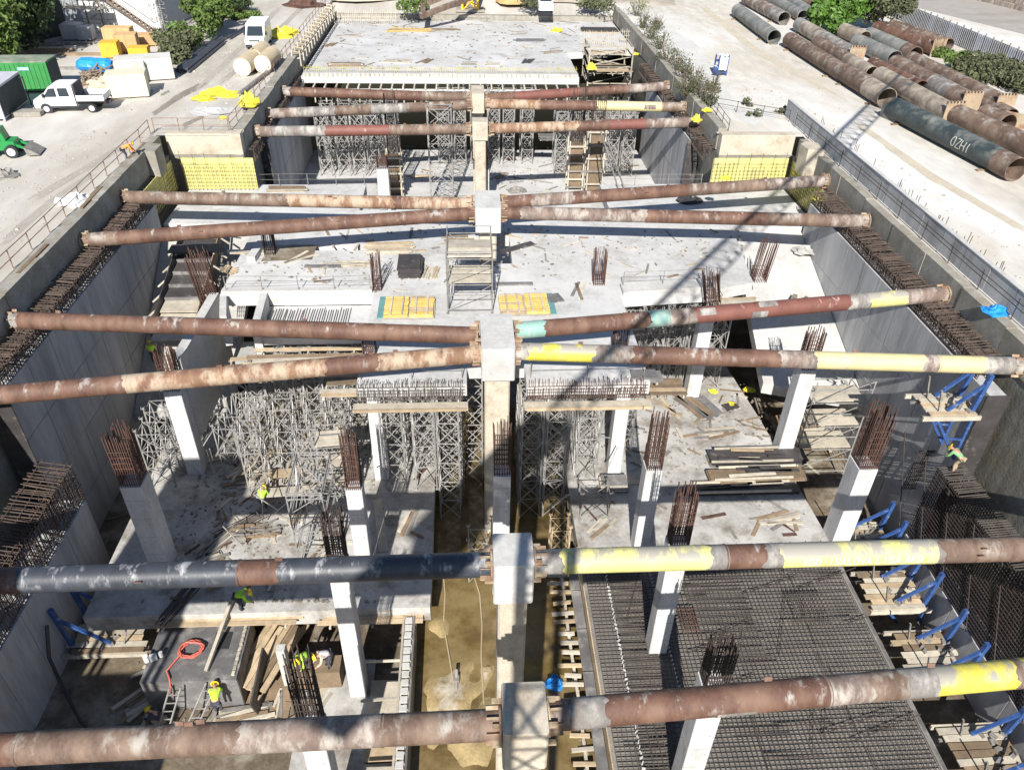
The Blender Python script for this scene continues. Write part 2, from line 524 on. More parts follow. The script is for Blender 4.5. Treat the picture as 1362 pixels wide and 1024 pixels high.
for j in range(gy):
    for i in range(gx):
        x, y = X[i], Y[j]
        z = -14.16 + .05 * math.sin(2.1 * x + 1.3 * y + ph[0]) * math.sin(1.7 * y - 2.6 * x + ph[1]) + .05 * math.sin(4.3 * x + ph[2]) * math.sin(3.9 * y + ph[3]) \
            + .015 * math.sin(7.3 * x + 2 * y) * math.sin(6.1 * y + ph[5])
        for c, r, h in blobs:
            d2 = ((x - c.x) ** 2 + (y - c.y) ** 2 * .8) / (r * r)
            d2 *= 1 + .35 * math.sin(2.2 * x + 1.6 * y) + .2 * math.sin(3.7 * y - 2.4 * x)
            z += h * math.exp(-max(d2, 0) * 1.6)
        mb.v.append((x, y, z))
for j in range(gy - 1):
    for i in range(gx - 1):
        a = j * gx + i
        mb.f.append((a, a + 1, a + gx + 1, a + gx))
o = mb.build('channel_bed', mud, smooth=True)
o['kind'] = 'structure'
struct(sheet([(-2.95, 3, 5.7, 60)], ZW), 'water', watm)

# ------------------------------------------------------------------ pit walls
def wall_panels(label, x0, xi, y0, y1, z0, z1, rows, pw, group, stagger=0.0):
    """a cast wall of panels: x0 back, xi pit side; each panel is a part with an open joint"""
    r = thing('liner_wall', label, 'wall', (xi, (y0 + y1) / 2, z0), group=group)
    n = max(1, round((y1 - y0) / pw))
    dy = (y1 - y0) / n
    ph_ = (z1 - z0) / rows
    core = MB().box2((x0, y0 + .02, z0), (xi - .06 * (1 if xi > x0 else -1), y1 - .02, z1 - .03)).build('wall_core', conc_w, r, base=r.location)
    s = 1 if xi > x0 else -1
    bx('stop_end', (abs(xi - x0) + .3, .06, z1 - z0), ply, (-s * (abs(xi - x0) / 2), y0 - .04 - (y0 + y1) / 2, (z1 - z0) / 2), (0, 0, 0), r)  # dark panel added to hide the sunlit end face of the wall
    for k in range(n):
        for q in range(rows):
            d = .06 + U(-.008, .008)
            bx('panel', (round(d, 2), dy - .035, ph_ - .035), conc_w, (-s * .03 + s * U(0, .012), y0 + dy * (k + .5) - (y0 + y1) / 2, ph_ * (q + .5)), (0, 0, 0), r)
    return r


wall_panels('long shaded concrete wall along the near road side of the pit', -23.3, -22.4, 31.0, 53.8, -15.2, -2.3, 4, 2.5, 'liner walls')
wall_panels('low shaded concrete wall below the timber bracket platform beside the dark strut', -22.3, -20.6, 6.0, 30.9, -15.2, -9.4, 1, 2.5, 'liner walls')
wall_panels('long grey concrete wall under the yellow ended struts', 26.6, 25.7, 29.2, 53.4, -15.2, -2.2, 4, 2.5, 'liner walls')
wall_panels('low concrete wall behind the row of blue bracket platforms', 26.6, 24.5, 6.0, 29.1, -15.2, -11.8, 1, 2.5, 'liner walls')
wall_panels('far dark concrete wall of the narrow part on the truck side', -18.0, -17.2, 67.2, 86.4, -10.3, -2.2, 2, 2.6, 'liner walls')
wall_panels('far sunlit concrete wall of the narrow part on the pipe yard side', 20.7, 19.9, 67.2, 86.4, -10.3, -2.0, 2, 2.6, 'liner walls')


def earth_wall(label, pts, z0, z1, th):
    """retaining wall behind: sprayed concrete on piles, with vertical pile ribs"""
    (xa, ya), (xb, yb) = pts
    r = thing('retaining_wall', label, 'wall', ((xa + xb) / 2, (ya + yb) / 2, z0), group='retaining walls round the pit')
    d = Vector((xb - xa, yb - ya, 0))
    L = d.length
    d.normalize()
    nrm = Vector((-d.y, d.x, 0))
    mb = MB()
    c = Vector((xa, ya, 0))
    n = int(L / .9)
    # scalloped plan from the piles
    P = []
    for k in range(n * 4 + 1):
        t = k / (n * 4) * L
        P.append(c + d * t + nrm * (0.008 * abs(math.sin(math.pi * t / (L / n)))))
    poly = [(p.x, p.y) for p in P] + [(c + d * L - nrm * th)[:2], (c - nrm * th)[:2]]
    mb.prism(poly, z0, z1)
    mb.build('pile_wall', earth_w, r, base=r.location)
    return r


earth_wall('ochre sprayed retaining wall under the road side capping beam', ((-23.75, 62), (-23.75, -10)), -15.4, -1.55, .7)
earth_wall('ochre sprayed retaining wall under the parapet side capping beam', ((27.3, -10), (27.3, 62)), -15.4, -1.55, .6)
earth_wall('far brown retaining wall of the narrow pit on the van side', ((-17.85, 118), (-17.85, 62)), -10.4, -1.55, .7)
earth_wall('far brown retaining wall of the narrow pit on the bush side', ((21.0, 62), (21.0, 118)), -10.4, -1.55, .7)
earth_wall('short retaining wall behind the yellow mesh on the truck side', ((-17.9, 62.1), (-23.75, 62.1)), -15.4, -1.55, .7)
earth_wall('short retaining wall behind the yellow mesh on the parapet side', ((27.3, 62.1), (21.0, 62.1)), -15.4, -1.55, .7)
single(MB().box2((-18.6, 117.1, -10), (21.7, 118.05, -.97)), 'retaining_wall', conc_cap, 'pale end wall behind the far deck', 'wall', 'retaining walls round the pit')


def capping(label, pts, zt, zb, th, seg=4.2, mt=conc_cap):
    (xa, ya), (xb, yb) = pts
    r = thing('capping_beam', label, 'wall', ((xa + xb) / 2, (ya + yb) / 2, zb), group='capping beams')
    d = Vector((xb - xa, yb - ya, 0))
    L = d.length
    ang = math.atan2(d.y, d.x)
    n = max(1, round(L / seg))
    d.normalize()
    nrm = Vector((-d.y, d.x, 0))
    for k in range(n):
        t = (k + .5) / n * L
        c = Vector((xa, ya, 0)) + d * t - nrm * (th / 2 + U(-.03, .03)) - Vector(r.location)
        h = zt - zb + U(-.05, .05)
        bx('beam_segment', (round(L / n - .04, 3), th, round(h, 2)), mt, (c.x, c.y, h / 2), (0, 0, ang), r)
    return r


capping('stained capping beam along the guard rail and dusty road', ((-23.7, 61.0), (-23.7, -6)), .25, -1.5, .75)
capping('stained capping beam at the foot of the grey parapet', ((27.25, -6), (27.25, 61.3)), .05, -1.5, .6)
capping('far capping beam with guard rail beside the white van', ((-17.8, 117), (-17.8, 63.0)), .2, -1.5, .8)
capping('far capping beam beside the row of bushes', ((20.95, 63.0), (20.95, 117)), .35, -1.4, .7)
capping('cream end capping beam over the yellow mesh on the truck side', ((-17.85, 62.05), (-23.7, 62.05)), .15, -1.55, .9, 6, conc_p)
capping('cream end capping beam over the yellow mesh on the parapet side', ((27.2, 62.05), (21.0, 62.05)), .15, -1.55, .9, 6, conc_p)
# fill between capping and ground edge
struct(sheet([(-24.65, -30, -24.3, 62.1), (-24.6, 62.6, -17.8, 63.2), (27.8, -30, 28.05, 62.2), (20.8, 62.7, 28.05, 63.2)], .02), 'kerb_fill', gmat_l)


# rebar bristles along the wall heads: L bars from the liner up and back to the retaining wall
def bristle(label, xi, xo, y0, y1, z0, h, step=.115, mt=barb, top=True, rows=2, slope=.1):
    r = thing('starter_bar_row', label, 'rebar', ((xi + xo) / 2, (y0 + y1) / 2, z0), group='starter bars on the wall heads')
    mb, mh = MB(), MB()
    y = y0
    s = 1 if xo > xi else -1
    while y < y1:
        j = U(-.04, .04)
        hh = h + U(-.12, .1)
        xv = xi + s * .12
        mb.tube((xv, y + j, z0 - .3), (xv + U(-.05, .05), y + j + U(-.05, .05), z0 + hh), .022, 4, False)
        if rows > 1:
            mb.tube((xi + s * .65, y + j + .05, z0 - .3), (xi + s * .65 + U(-.05, .05), y + j + U(-.05, .05), z0 + hh), .022, 4, False)
        if top:
            mh.tube((xv + U(-.08, .03) * s, y + j + U(-.04, .04), z0 + hh), (xo - s * U(.02, .2), y + j + U(-.07, .07), z0 + hh + slope + U(-.04, .06)), .026, 4, False)
        y += step * U(.75, 1.25)
    for k in range(4):
        zz = z0 + .15 + k * (h - .2) / 3
        mb.tube((xi + s * .1, y0, zz), (xi + s * .1, y1, zz + U(-.03, .03)), .02, 4, False)
    mb.build('upright_bars', mt, r, base=r.location)['kind'] = 'stuff'
    if top:
        for k in range(3):
            t = k / 2
            mh.tube((xi + (xo - xi) * (.2 + .6 * t), y0, z0 + h + slope * t + .03), (xi + (xo - xi) * (.2 + .6 * t), y1, z0 + h + slope * t + .03), .02, 4, False)
        mh.build('bent_bars', mt, r, base=r.location)['kind'] = 'stuff'
    return r


bristle('rusty bar ends bristling along the shaded wall below the road', -22.4, -23.75, 31, 53.6, -2.3, .85)
bristle('rusty bar ends bristling along the grey wall below the parapet', 25.7, 27.3, 30.6, 53.3, -2.2, .85)
bristle('dark wall reinforcement rising from the low wall by the blue bracket platform', -20.6, -22.4, 15.2, 31.2, -9.4, 2.3, .15, barb, True, 2, .35)
bristle('brown bar ends along the far wall on the van side', -17.2, -17.85, 63, 86, -2.2, .7, .22)
bristle('brown bar ends along the far wall on the bush side', 19.9, 21.0, 63, 92, -2.0, .7, .22)

# dense two-face reinforcement cage of the next wall lift where a worker stands
r = thing('wall_cage', 'dense black wall reinforcement cage with a worker bent over its end', 'rebar', (26.3, 22, -11.8))
mb, mh = MB(), MB()
y = 12.0
while y < 29.2:
    zt = -6.75 + U(-.05, .05)
    mb.tube((24.6, y, -12.0), (24.6 + U(-.02, .02), y + U(-.02, .02), zt), .026, 4, False)
    mb.tube((25.6, y + .05, -12.0), (25.6, y + U(-.02, .02), zt + .1), .026, 4, False)
    mh.tube((24.55, y, zt), (25.95, y + U(-.03, .03), zt + .12 + U(0, .04)), .032, 4, False)
    y += .155
for k in range(22):
    z = -11.7 + k * .23
    mb.tube((24.56, 12, z), (24.56, 29.2, z), .022, 4, False)
    mb.tube((25.65, 12, z), (25.65, 29.2, z), .018, 4, False)
for k in range(8):
    yy = 13 + k * 2.4
    mb.tube((24.5, yy, -11.9), (24.5, yy + 2.6, -7.0), .028, 4, False)
mb.build('upright_bars', rustd, r, base=r.location)['kind'] = 'stuff'
mh.build('top_ties', rebar_g, r, base=r.location)['kind'] = 'stuff'
r = thing('wall_cage', 'short dark cage of bent bars crossing behind the worker at the corner', 'rebar', (27, 31, -8.6))
mb = MB()
for k in range(26):
    x = 24.9 + k * .12
    mb.tube((x, 31.3, -10.5), (x + .1, 31.3, -7.6 + U(-.1, .1)), .025, 4, False)
    mb.tube((x + .1, 31.3, -7.6), (x + .45, 30.9, -7.3 + U(-.1, .1)), .025, 4, False)
for k in range(9):
    mb.tube((24.8, 31.25, -10.4 + k * .32), (28.0, 31.25, -10.4 + k * .32), .022, 4, False)
mb.build('bars', rustd, r, base=r.location)['kind'] = 'stuff'

# yellow sheeting with bar mesh on the two shoulder walls, and on the returns beside them
def mesh_wall(label, p0, p1, z0, z1, nrm):
    r = thing('mesh_wall', label, 'mesh', ((p0[0] + p1[0]) / 2, (p0[1] + p1[1]) / 2, z0), group='yellow sheeted walls with bar mesh')
    d = Vector((p1[0] - p0[0], p1[1] - p0[1], 0))
    L = d.length
    d.normalize()
    nv = Vector(nrm)
    a = Vector((p0[0], p0[1], 0))
    mb = MB()
    mb.beam(a + Vector((0, 0, (z0 + z1) / 2)), a + d * L + Vector((0, 0, (z0 + z1) / 2)), .06, z1 - z0)
    mb.build('sheeting', yel_w, r, base=r.location)
    mb = MB()
    n = int(L / .32)
    for k in range(n + 1):
        p = a + d * (k * L / n) + nv * .3
        top = z1 - U(.2, .9) if k % 3 else z1 + U(.1, .7)
        mb.tube(p + Vector((0, 0, z0)), p + Vector((U(-.05, .05), 0, top)), .02, 4, False)
    k = z0 + .1
    while k < z1 - .1:
        mb.tube(a + nv * .27 + Vector((0, 0, k)), a + nv * .27 + d * L + Vector((0, 0, k)), .017, 4, False)
        k += .3
    mb.build('bar_mesh', barb, r, base=r.location)['kind'] = 'stuff'
    return r


mesh_wall('yellow sheeting with bar mesh below the guard rail corner', (-22.5, 61.0), (-16.9, 61.0), -4.0, -1.45, (0, -1, 0))
mesh_wall('yellow sheeting with tall bars below the end of the grey parapet', (20.3, 61.0), (26.6, 61.0), -4.0, -1.45, (0, -1, 0))
mesh_wall('shaded yellow sheeting on the return wall behind two brown struts', (-23.3, 53.9), (-23.3, 60.9), -4.0, -1.6, (1, 0, 0))
mesh_wall('shaded yellow sheeting on the return wall beside the parapet', (26.95, 53.5), (26.95, 60.9), -4.0, -1.6, (-1, 0, 0))

# wet stains and wheel tracks on the dusty road
def patch(label, pts, mt, z=.008):
    P = [at(a, b, 0) for a, b in pts]
    c = sum(P, Vector()) / len(P)
    mb = MB()
    V = []
    n = 60
    for k in range(n):
        t = k / n * len(P)
        i = int(t)
        q = P[i].lerp(P[(i + 1) % len(P)], t - i)
        q = c + (q - c) * U(.86, 1.08)
        V.append((q.x, q.y, z))
    mb.add(V, [tuple(range(n))])
    o = mb.build(label, mt)
    o['kind'] = 'structure'


stain = M('wet_dust', (.27, .235, .19), var=.2, scale=.5, rough=.7, fine=.3)
track = M('wheel_track_dust', (.375, .345, .305), var=.12, scale=.4, rough=.95, stretch=(1, .3, 1), fine=.2)
chalk = M('chalky_dust', (.57, .56, .535), var=.08, scale=.3, rough=.95, splat=(.5, .47, .42), sscale=.4, sth=.58, fine=.2)
patch('wet_patch', [(198, 153), (232, 128), (262, 112), (278, 109), (270, 116), (235, 135), (205, 155)], stain)
patch('wet_patch', [(213, 126), (224, 120), (226, 123), (215, 128)], stain, .009)
patch('wet_patch', [(240, 166), (268, 154), (272, 157), (246, 169)], stain, .01)
patch('wheel_track', [(40, 262), (120, 216), (165, 190), (172, 193), (125, 222), (48, 268)], track)
patch('wheel_track', [(0, 320), (60, 268), (120, 230), (126, 234), (66, 276), (2, 332)], track, .01)
patch('wheel_track', [(290, 110), (340, 66), (400, 8), (408, 8), (350, 66), (298, 112)], track, .007)
patch('wheel_track', [(262, 116), (318, 62), (366, 12), (374, 12), (326, 62), (270, 118)], track, .011)
patch('chalk_patch', [(868, 22), (930, 60), (985, 150), (1060, 150), (1000, 165), (945, 140), (900, 80)], chalk, .006)
patch('wheel_track', [(935, 6), (1010, 66), (1120, 130), (1128, 136), (1004, 72), (928, 8)], M('tan_track', (.52, .46, .36), var=.1, scale=.4, rough=.95, fine=.2), .007)
patch('wheel_track', [(1140, 160), (1240, 230), (1360, 300), (1362, 310), (1234, 238), (1136, 166)], MATS['tan_track'], .009)

# ================================================================== STRUTS
RS = .445
GLYPH = {'I': [[(.5, 0), (.5, 1)]], 'G': [[(1, .8), (.7, 1), (.2, 1), (0, .7), (0, .3), (.2, 0), (.8, 0), (1, .3), (1, .5), (.6, .5)]],
         'O': [[(.2, 0), (0, .3), (0, .7), (.2, 1), (.8, 1), (1, .7), (1, .3), (.8, 0), (.2, 0)]], '0': [[(.3, 0), (.05, .3), (.05, .7), (.3, 1), (.7, 1), (.95, .7), (.95, .3), (.7, 0), (.3, 0)]],
         'S': [[(1, .85), (.7, 1), (.2, 1), (0, .75), (.3, .52), (.8, .45), (1, .2), (.7, 0), (.2, 0), (0, .15)]],
         'A': [[(0, 0), (.5, 1), (1, 0)], [(.2, .4), (.8, .4)]], 'L': [[(0, 1), (0, 0), (.9, 0)]], 'V': [[(0, 1), (.5, 0), (1, 1)]],
         'E': [[(1, 1), (0, 1), (0, 0), (1, 0)], [(0, .5), (.8, .5)]], 'B': [[(0, 0), (0, 1), (.7, 1), (.9, .75), (.7, .52), (0, .5)], [(.7, .52), (1, .25), (.7, 0), (0, 0)]],
         'Z': [[(0, 1), (1, 1), (0, 0), (1, 0)]], 'H': [[(0, 0), (0, 1)], [(1, 0), (1, 1)], [(0, .5), (1, .5)]], '.': [[(.4, 0), (.6, .05)]]}


def letters(txt, x0, size, base_ang, R, th, parent, mt, name='letter', wid=.62, gap=.9):
    """hand painted lettering lying on the front of a pipe whose axis is local x"""
    x = x0
    for ch in txt:
        mb = MB()
        for st in GLYPH.get(ch, []):
            fine_ = []
            for (a, b) in zip(st[:-1], st[1:]):
                n = 1 + int(6 * abs(b[1] - a[1]) * size / .3)
                fine_ += [(a[0] + (b[0] - a[0]) * k / n, a[1] + (b[1] - a[1]) * k / n) for k in range(n)]
            fine_.append(st[-1])
            pts = []
            for (u, v) in fine_:
                a = base_ang + v * size / R
                pts.append(Vector((x + u * size * wid + v * .04 * size, -(R + .008) * math.cos(a), (R + .008) * math.sin(a))))
            for p, q in zip(pts[:-1], pts[1:]):
                mid = (p + q) / 2
                mb.beam(p, q, th, .012, up=Vector((0, mid.y, mid.z)).normalized())
        if mb.v:
            mb.build(name, mt, parent)
        x += size * gap if ch != ' ' else size * .5


letter_w = M('painted_letters', (.55, .55, .5), var=.15, scale=4, bump=0)
letter_y = M('faded_letters', (.80, .78, .55), var=.12, scale=4, bump=0)


def cyl_x(x0, x1, R, n=28, caps=True):
    return MB().tube((x0, 0, 0), (x1, 0, 0), R, n, caps)


def strut(label, p0, p1, segs, group='tubular steel struts', patches=()):
    """p0 -> p1 with x growing; segs: [(end fraction, material)]"""
    p0, p1 = Vector(p0), Vector(p1)
    d = p1 - p0
    L = d.length
    r = thing('steel_strut', label, 'strut', p0, math.atan2(d.y, d.x), group)
    a = 0.0
    for i, (b, mt) in enumerate(segs):
        rr = RS + (.004 if i % 2 else 0) + U(-.002, .002)
        n = 30
        ph1, ph2 = U(0, 6), U(0, 6)
        rag_ = lambda t, ph: .07 * math.sin(2 * t + ph) + .06 * math.sin(5 * t + 2 * ph) + U(-.06, .06)
        rr = RS + .0035 * (i % 3)
        xs = [[a * L if i == 0 else a * L - .12 + rag_(2 * math.pi * k / n, ph1) for k in range(n)], [b * L - .012] * n if b >= 1 else [b * L + .06 for k in range(n)]]
        mb = MB().add([(xs[e][k], rr * math.cos(2 * math.pi * k / n), rr * math.sin(2 * math.pi * k / n)) for e in (0, 1) for k in range(n)],
                      [(k, (k + 1) % n, n + (k + 1) % n, n + k) for k in range(n)])
        mb.build('pipe_segment', mt, r, True)
        if i and i % 2:
            # weld ring at the joint
            MB().tube((a * L - .03, 0, 0), (a * L + .03, 0, 0), RS + .018, 30).build('weld_ring', mt, r, True)
        a = b
    for k in range(3):
        xx, t = U(.08, .92) * L, U(.4, 2.4)
        c = Vector((xx, -(RS + .06) * math.cos(t), (RS + .06) * math.sin(t)))
        MB().beam(c - Vector((.12, 0, 0)), c + Vector((.12, 0, 0)), .03, .16, up=(0, -math.cos(t), math.sin(t))).build('lifting_lug', P_BR, r)
    for x, wl, ang, mt in patches:
        mb = MB()
        n = 6
        V, F = [], []
        for k in range(n + 1):
            t = ang - .45 + .9 * k / n
            for rr in (RS - .01, RS + .022):
                for xx in (x * L - wl / 2, x * L + wl / 2):
                    V.append((xx, -rr * math.cos(t), rr * math.sin(t)))
        for k in range(n):
            q = k * 4
            F += [(q + 2, q + 3, q + 7, q + 6), (q, q + 2, q + 6, q + 4), (q + 1, q + 5, q + 7, q + 3)]
        F += [(0, 1, 3, 2), (n * 4, n * 4 + 2, n * 4 + 3, n * 4 + 1)]
        mb.add(V, F)
        mb.build('repair_plate', mt, r)
    for e, sgn in ((0.0, 1), (L, -1)):
        MB().tube((e, 0, 0), (e + sgn * .07, 0, 0), RS + .13, 28).build('end_flange', flange, r, True)
        for k in range(8):
            t = k * math.pi / 4 + .2
            c = Vector((e + sgn * .26, (RS + .06) * math.cos(t), (RS + .06) * math.sin(t)))
            q = MB().beam(c - Vector((sgn * .18, 0, 0)), c + Vector((sgn * .18, 0, 0)), .03, .13, up=(0, math.cos(t), math.sin(t)))
            q.build('stiffener', flange, r)
    return r


S = {}
S['L8'] = strut('black blue strut with red brown collar left of the near wide pier', (-23.6, 18.15, -1), (.70, 18.3, -1),
                [(.31, P_BR), (.345, P_BR), (.64, P_BL), (.70, P_BR), (1, P_BL)])
S['R8'] = strut('yellow and brown strut with faded lettering running to the black wall cage', (2.16, 18.35, -1), (27.2, 18.3, -1),
                [(.045, P_GR), (.255, P_YP), (.275, P_GR), (.335, P_BR), (.36, P_GR), (.58, P_YP), (.595, P_GR), (.72, P_BD), (1, P_BR)])
letters('IGO.ISALOVA LISA AEB', 9.6, .27, -.12, RS, .045, S['R8'], letter_y, gap=.86)
S['L9'] = strut('nearest brown strut with plaster spatter across the bottom edge', (-23.6, 12.05, -1), (.76, 12.3, -1),
                [(.45, P_BR), (.70, P_BD), (.86, P_GB), (1, P_BD)])
S['R9'] = strut('nearest brown strut whose far end turns bright yellow', (2.08, 12.5, -1), (27.2, 13.85, -1),
                [(.035, P_BD), (.075, P_GR), (.34, P_BR), (.40, P_GB), (.44, P_BD), (.475, P_GR), (.585, P_YE), (.60, P_GB), (.75, P_YE), (1, P_BD)],
                patches=[(.225, 1.2, -.45, P_GR)])
S['L6'] = strut('plain brown strut rising to the big cream pier from the road side', (-23.75, 35.5, -1), (.5, 33.45, -1),
                [(.03, P_GR), (.5, P_BR), (.8, P_BR), (1, P_BR)])
S['L7'] = strut('mottled orange and cream strut at the cream pier', (-23.7, 28.6, -1), (.55, 31.75, -1),
                [(.33, P_BR), (.42, P_OR), (.62, P_OR), (.70, P_OR), (.80, P_BR), (1, P_OR)])
S['R6'] = strut('red strut with teal joint and yellow end at the cream pier', (2.3, 33.85, -1), (27.2, 37.3, -1),
                [(.07, P_TE), (.295, P_BR), (.335, P_TE), (.40, P_GB), (.76, P_RD), (.80, P_GR), (.90, P_YP), (1, P_GB)],
                patches=[(.42, .9, .9, P_GR), (.54, .9, -.1, P_GR), (.56, 1.1, 1.3, P_GR), (.79, .8, -.2, P_GR)])
S['R7'] = strut('brown strut with cream yellow outer half over a timber bracket platform', (2.15, 31.95, -1), (27.25, 30.0, -1),
                [(.035, P_GR), (.165, P_YE), (.20, P_GR), (.24, P_GB), (.53, P_BR), (.58, P_GB), (.60, P_GR), (.81, P_CR), (.835, P_GB), (.93, P_CR), (1, P_GR)])
S['L4'] = strut('brown strut fading to orange cream, the farther of two at the scaffolded pier', (-23.75, 51.9, -1), (.42, 50.5, -1),
                [(.48, P_BD), (.78, P_OR), (.8, P_BR), (1, P_OR)])
S['L5'] = strut('brown strut with white drips over the plywood stair forms', (-23.75, 45.0, -1), (.5, 48.9, -1),
                [(.09, P_BD), (.5, P_BR), (.84, P_BR), (1, P_BR)])
S['R4'] = strut('brown strut carrying a yellow rag over the parapet side slab', (2.36, 50.75, -1), (27.2, 54.8, -1),
                [(.09, P_BR), (.21, P_GB), (.55, P_BR), (.8, P_BD), (1, P_GB)])
S['R5'] = strut('brown and grey strut crossing the crane shadow at the scaffolded pier', (2.3, 49.05, -1), (27.1, 47.35, -1),
                [(.06, P_BR), (.40, P_GB), (.72, P_BR), (.9, P_BD), (1, P_GB)])
S['L1'] = strut('farthest brown strut on the van side below the far deck', (-17.85, 78.45, -1), (.6, 76.6, -1),
                [(.06, P_GR), (.42, P_BR), (.74, P_BR), (1, P_BD)])
S['L2'] = strut('brown and grey banded strut second from the far deck on the van side', (-17.8, 71.1, -1), (.6, 74.15, -1),
                [(.16, P_GB), (.33, P_GR), (.5, P_BD), (.68, P_GR), (1, P_BD)])
S['L3'] = strut('grey strut with a red middle third on the van side', (-17.75, 66.1, -1), (.45, 66.95, -1),
                [(.09, P_GB), (.33, P_GR), (.62, P_RD), (.66, P_BD), (1, P_BD)])
S['R1'] = strut('farthest red brown strut on the bush side below the far deck', (1.75, 76.3, -1), (20.95, 81.1, -1),
                [(.16, P_BR), (.5, P_RD), (.75, P_BR), (1, P_GB)])
S['R2'] = strut('cream and brown banded strut on the bush side', (1.9, 74.55, -1), (20.9, 73.7, -1),
                [(.28, P_OR), (.56, P_BR), (.88, P_CR), (1, P_BD)], patches=[(.82, 1.1, .2, P_GB)])
for k in range(1):
    pass
S['R3'] = strut('orange cream strut with a bright red middle passing the column forms', (2.0, 67.05, -1), (20.95, 69.1, -1),
                [(.42, P_OR), (.57, P_BR), (.74, P_RD), (1, P_GB)])
# steel seats under the outer strut ends
for k, s_ in S.items():
    pass

# ------------------------------------------------------------------ centre piers
def pier(label, yc, ly, hw, zt, zb, hh, sw, sl, mt=conc_p, xc=1.42):
    r = thing('centre_pier', label, 'pier', (xc, yc, zb), group='centre piers under the struts')
    def block(w_, l_, z0, z1, ch):
        x, y = w_ / 2, l_ / 2
        return MB().prism([(xc - x + ch, yc - y), (xc + x - ch, yc - y), (xc + x, yc - y + ch), (xc + x, yc + y - ch), (xc + x - ch, yc + y), (xc - x + ch, yc + y),
                           (xc - x, yc + y - ch), (xc - x, yc - y + ch)], z0, z1)
    block(sw, sl, zb, zt - hh + .01, .08).build('shaft', mt, r, base=r.location)
    block(hw, ly, zt - hh, zt, .06).build('head', conc_l if mt is conc_p and hw > 1.35 else mt, r, base=r.location)
    for sx in (-1, 1):
        for q in range(max(2, int(ly / .8))):
            yy = yc - ly / 2 + (q + .5) * ly / max(2, int(ly / .8))
            for zz in (-.55, -1.45):
                bx('bearing_bracket', (.34, .14, .12), flange, (sx * (hw / 2 + .12), yy - yc, zz - zb), (0, 0, 0), r)
    return r


pier('near centre pier with crane shadow stripe at the bottom edge', 12.35, 1.6, 1.28, -.25, ZL, 1.9, 1.05, 1.2)
pier('centre pier between the black strut and the yellow strut', 18.3, 1.5, 1.4, -.25, ZL, 2.0, 1.05, 1.2)
pier('tall cream centre pier standing in the muddy channel', 32.75, 3.3, 1.66, -.3, ZL, 1.9, 1.3, 1.5)
pier('white headed centre pier behind the scaffold tower', 49.7, 3.1, 1.72, -.3, ZL, 1.8, 1.2, 1.5)
pier('slim cream centre pier with timber props in the narrow part', 67.0, 1.3, 1.35, -.2, ZN, 1.6, 1.0, 1.0, xc=1.25)
pier('farthest cream centre pier taking four struts', 75.4, 3.0, 1.2, .1, ZN, 1.8, 1.0, 1.2, xc=1.2)

# ------------------------------------------------------------------ columns
def cage(mb, x, y, z0, h, wx, wy, n, sp=.06, r=.026, ties=5, lean=(0, 0)):
    P = []
    for k in range(n):
        t = k / (n - 1) - .5
        P += [(t * wx, -wy / 2), (t * wx, wy / 2)]
        if 0 < k < n - 1:
            P += [(-wx / 2, t * wy), (wx / 2, t * wy)]
    for (a, b) in P:
        hh = h * U(.82, 1.0)
        mb.tube((x + a, y + b, z0 - .05), (x + a * (1 + U(-sp, sp)) + lean[0] + U(-.05, .05), y + b * (1 + U(-sp, sp)) + lean[1] + U(-.05, .05), z0 + hh), r, 4, False)
    for k in range(ties):
        zz = z0 + .15 + k * h * .1
        f = 1.02
        q = [(x - wx / 2 * f, y - wy / 2 * f, zz), (x + wx / 2 * f, y - wy / 2 * f, zz), (x + wx / 2 * f, y + wy / 2 * f, zz), (x - wx / 2 * f, y + wy / 2 * f, zz)]
        for i in range(4):
            mb.tube(q[i], q[(i + 1) % 4], .018, 4, False)


def column(label, x, y, zb, zt, w_, rt, wy=None, n=8, sp=.06, mt=rust, ties=7, group='white concrete columns'):
    r = thing('column', label, 'column', (x, y, zb), group=group)
    wy = wy or w_
    ch = .035
    a, b = w_ / 2, wy / 2
    zj = zb + (zt - zb) * .48
    P = [(x - a + ch, y - b), (x + a - ch, y - b), (x + a, y - b + ch), (x + a, y + b - ch), (x + a - ch, y + b), (x - a + ch, y + b), (x - a, y + b - ch), (x - a, y - b + ch)]
    mb = MB().prism(P, zb, zj - .012)
    mb.prism([(x + (p[0] - x) * .985, y + (p[1] - y) * .985) for p in P], zj - .02, zj + .02)
    mb.prism(P, zj + .012, zt)
    mb.build('shaft', conc_c, r, base=r.location)
    th = MB()
    zz = zb + .7
    while zz < zt - .3:
        for xx in (-.27, .27):
            th.box((x + xx * w_, y - b - .002, zz), (.05, .012, .05))
            th.box((x + (a + .002) * (1 if x < 0 else -1), y + xx * wy, zz), (.012, .05, .05))
        th.box((x, y - b - .001, zz + .35), (w_ * .96, .006, .014))
        zz += 1.25
    th.build('tie_holes', galv_d, r, base=r.location)['kind'] = 'stuff'
    if rt:
        mb = MB()
        cage(mb, x, y, zt, rt - zt, w_ * .86, wy * .86, n, sp, ties=ties)
        mb.build('rebar_cage', mt, r, base=r.location)['kind'] = 'stuff'
    return r


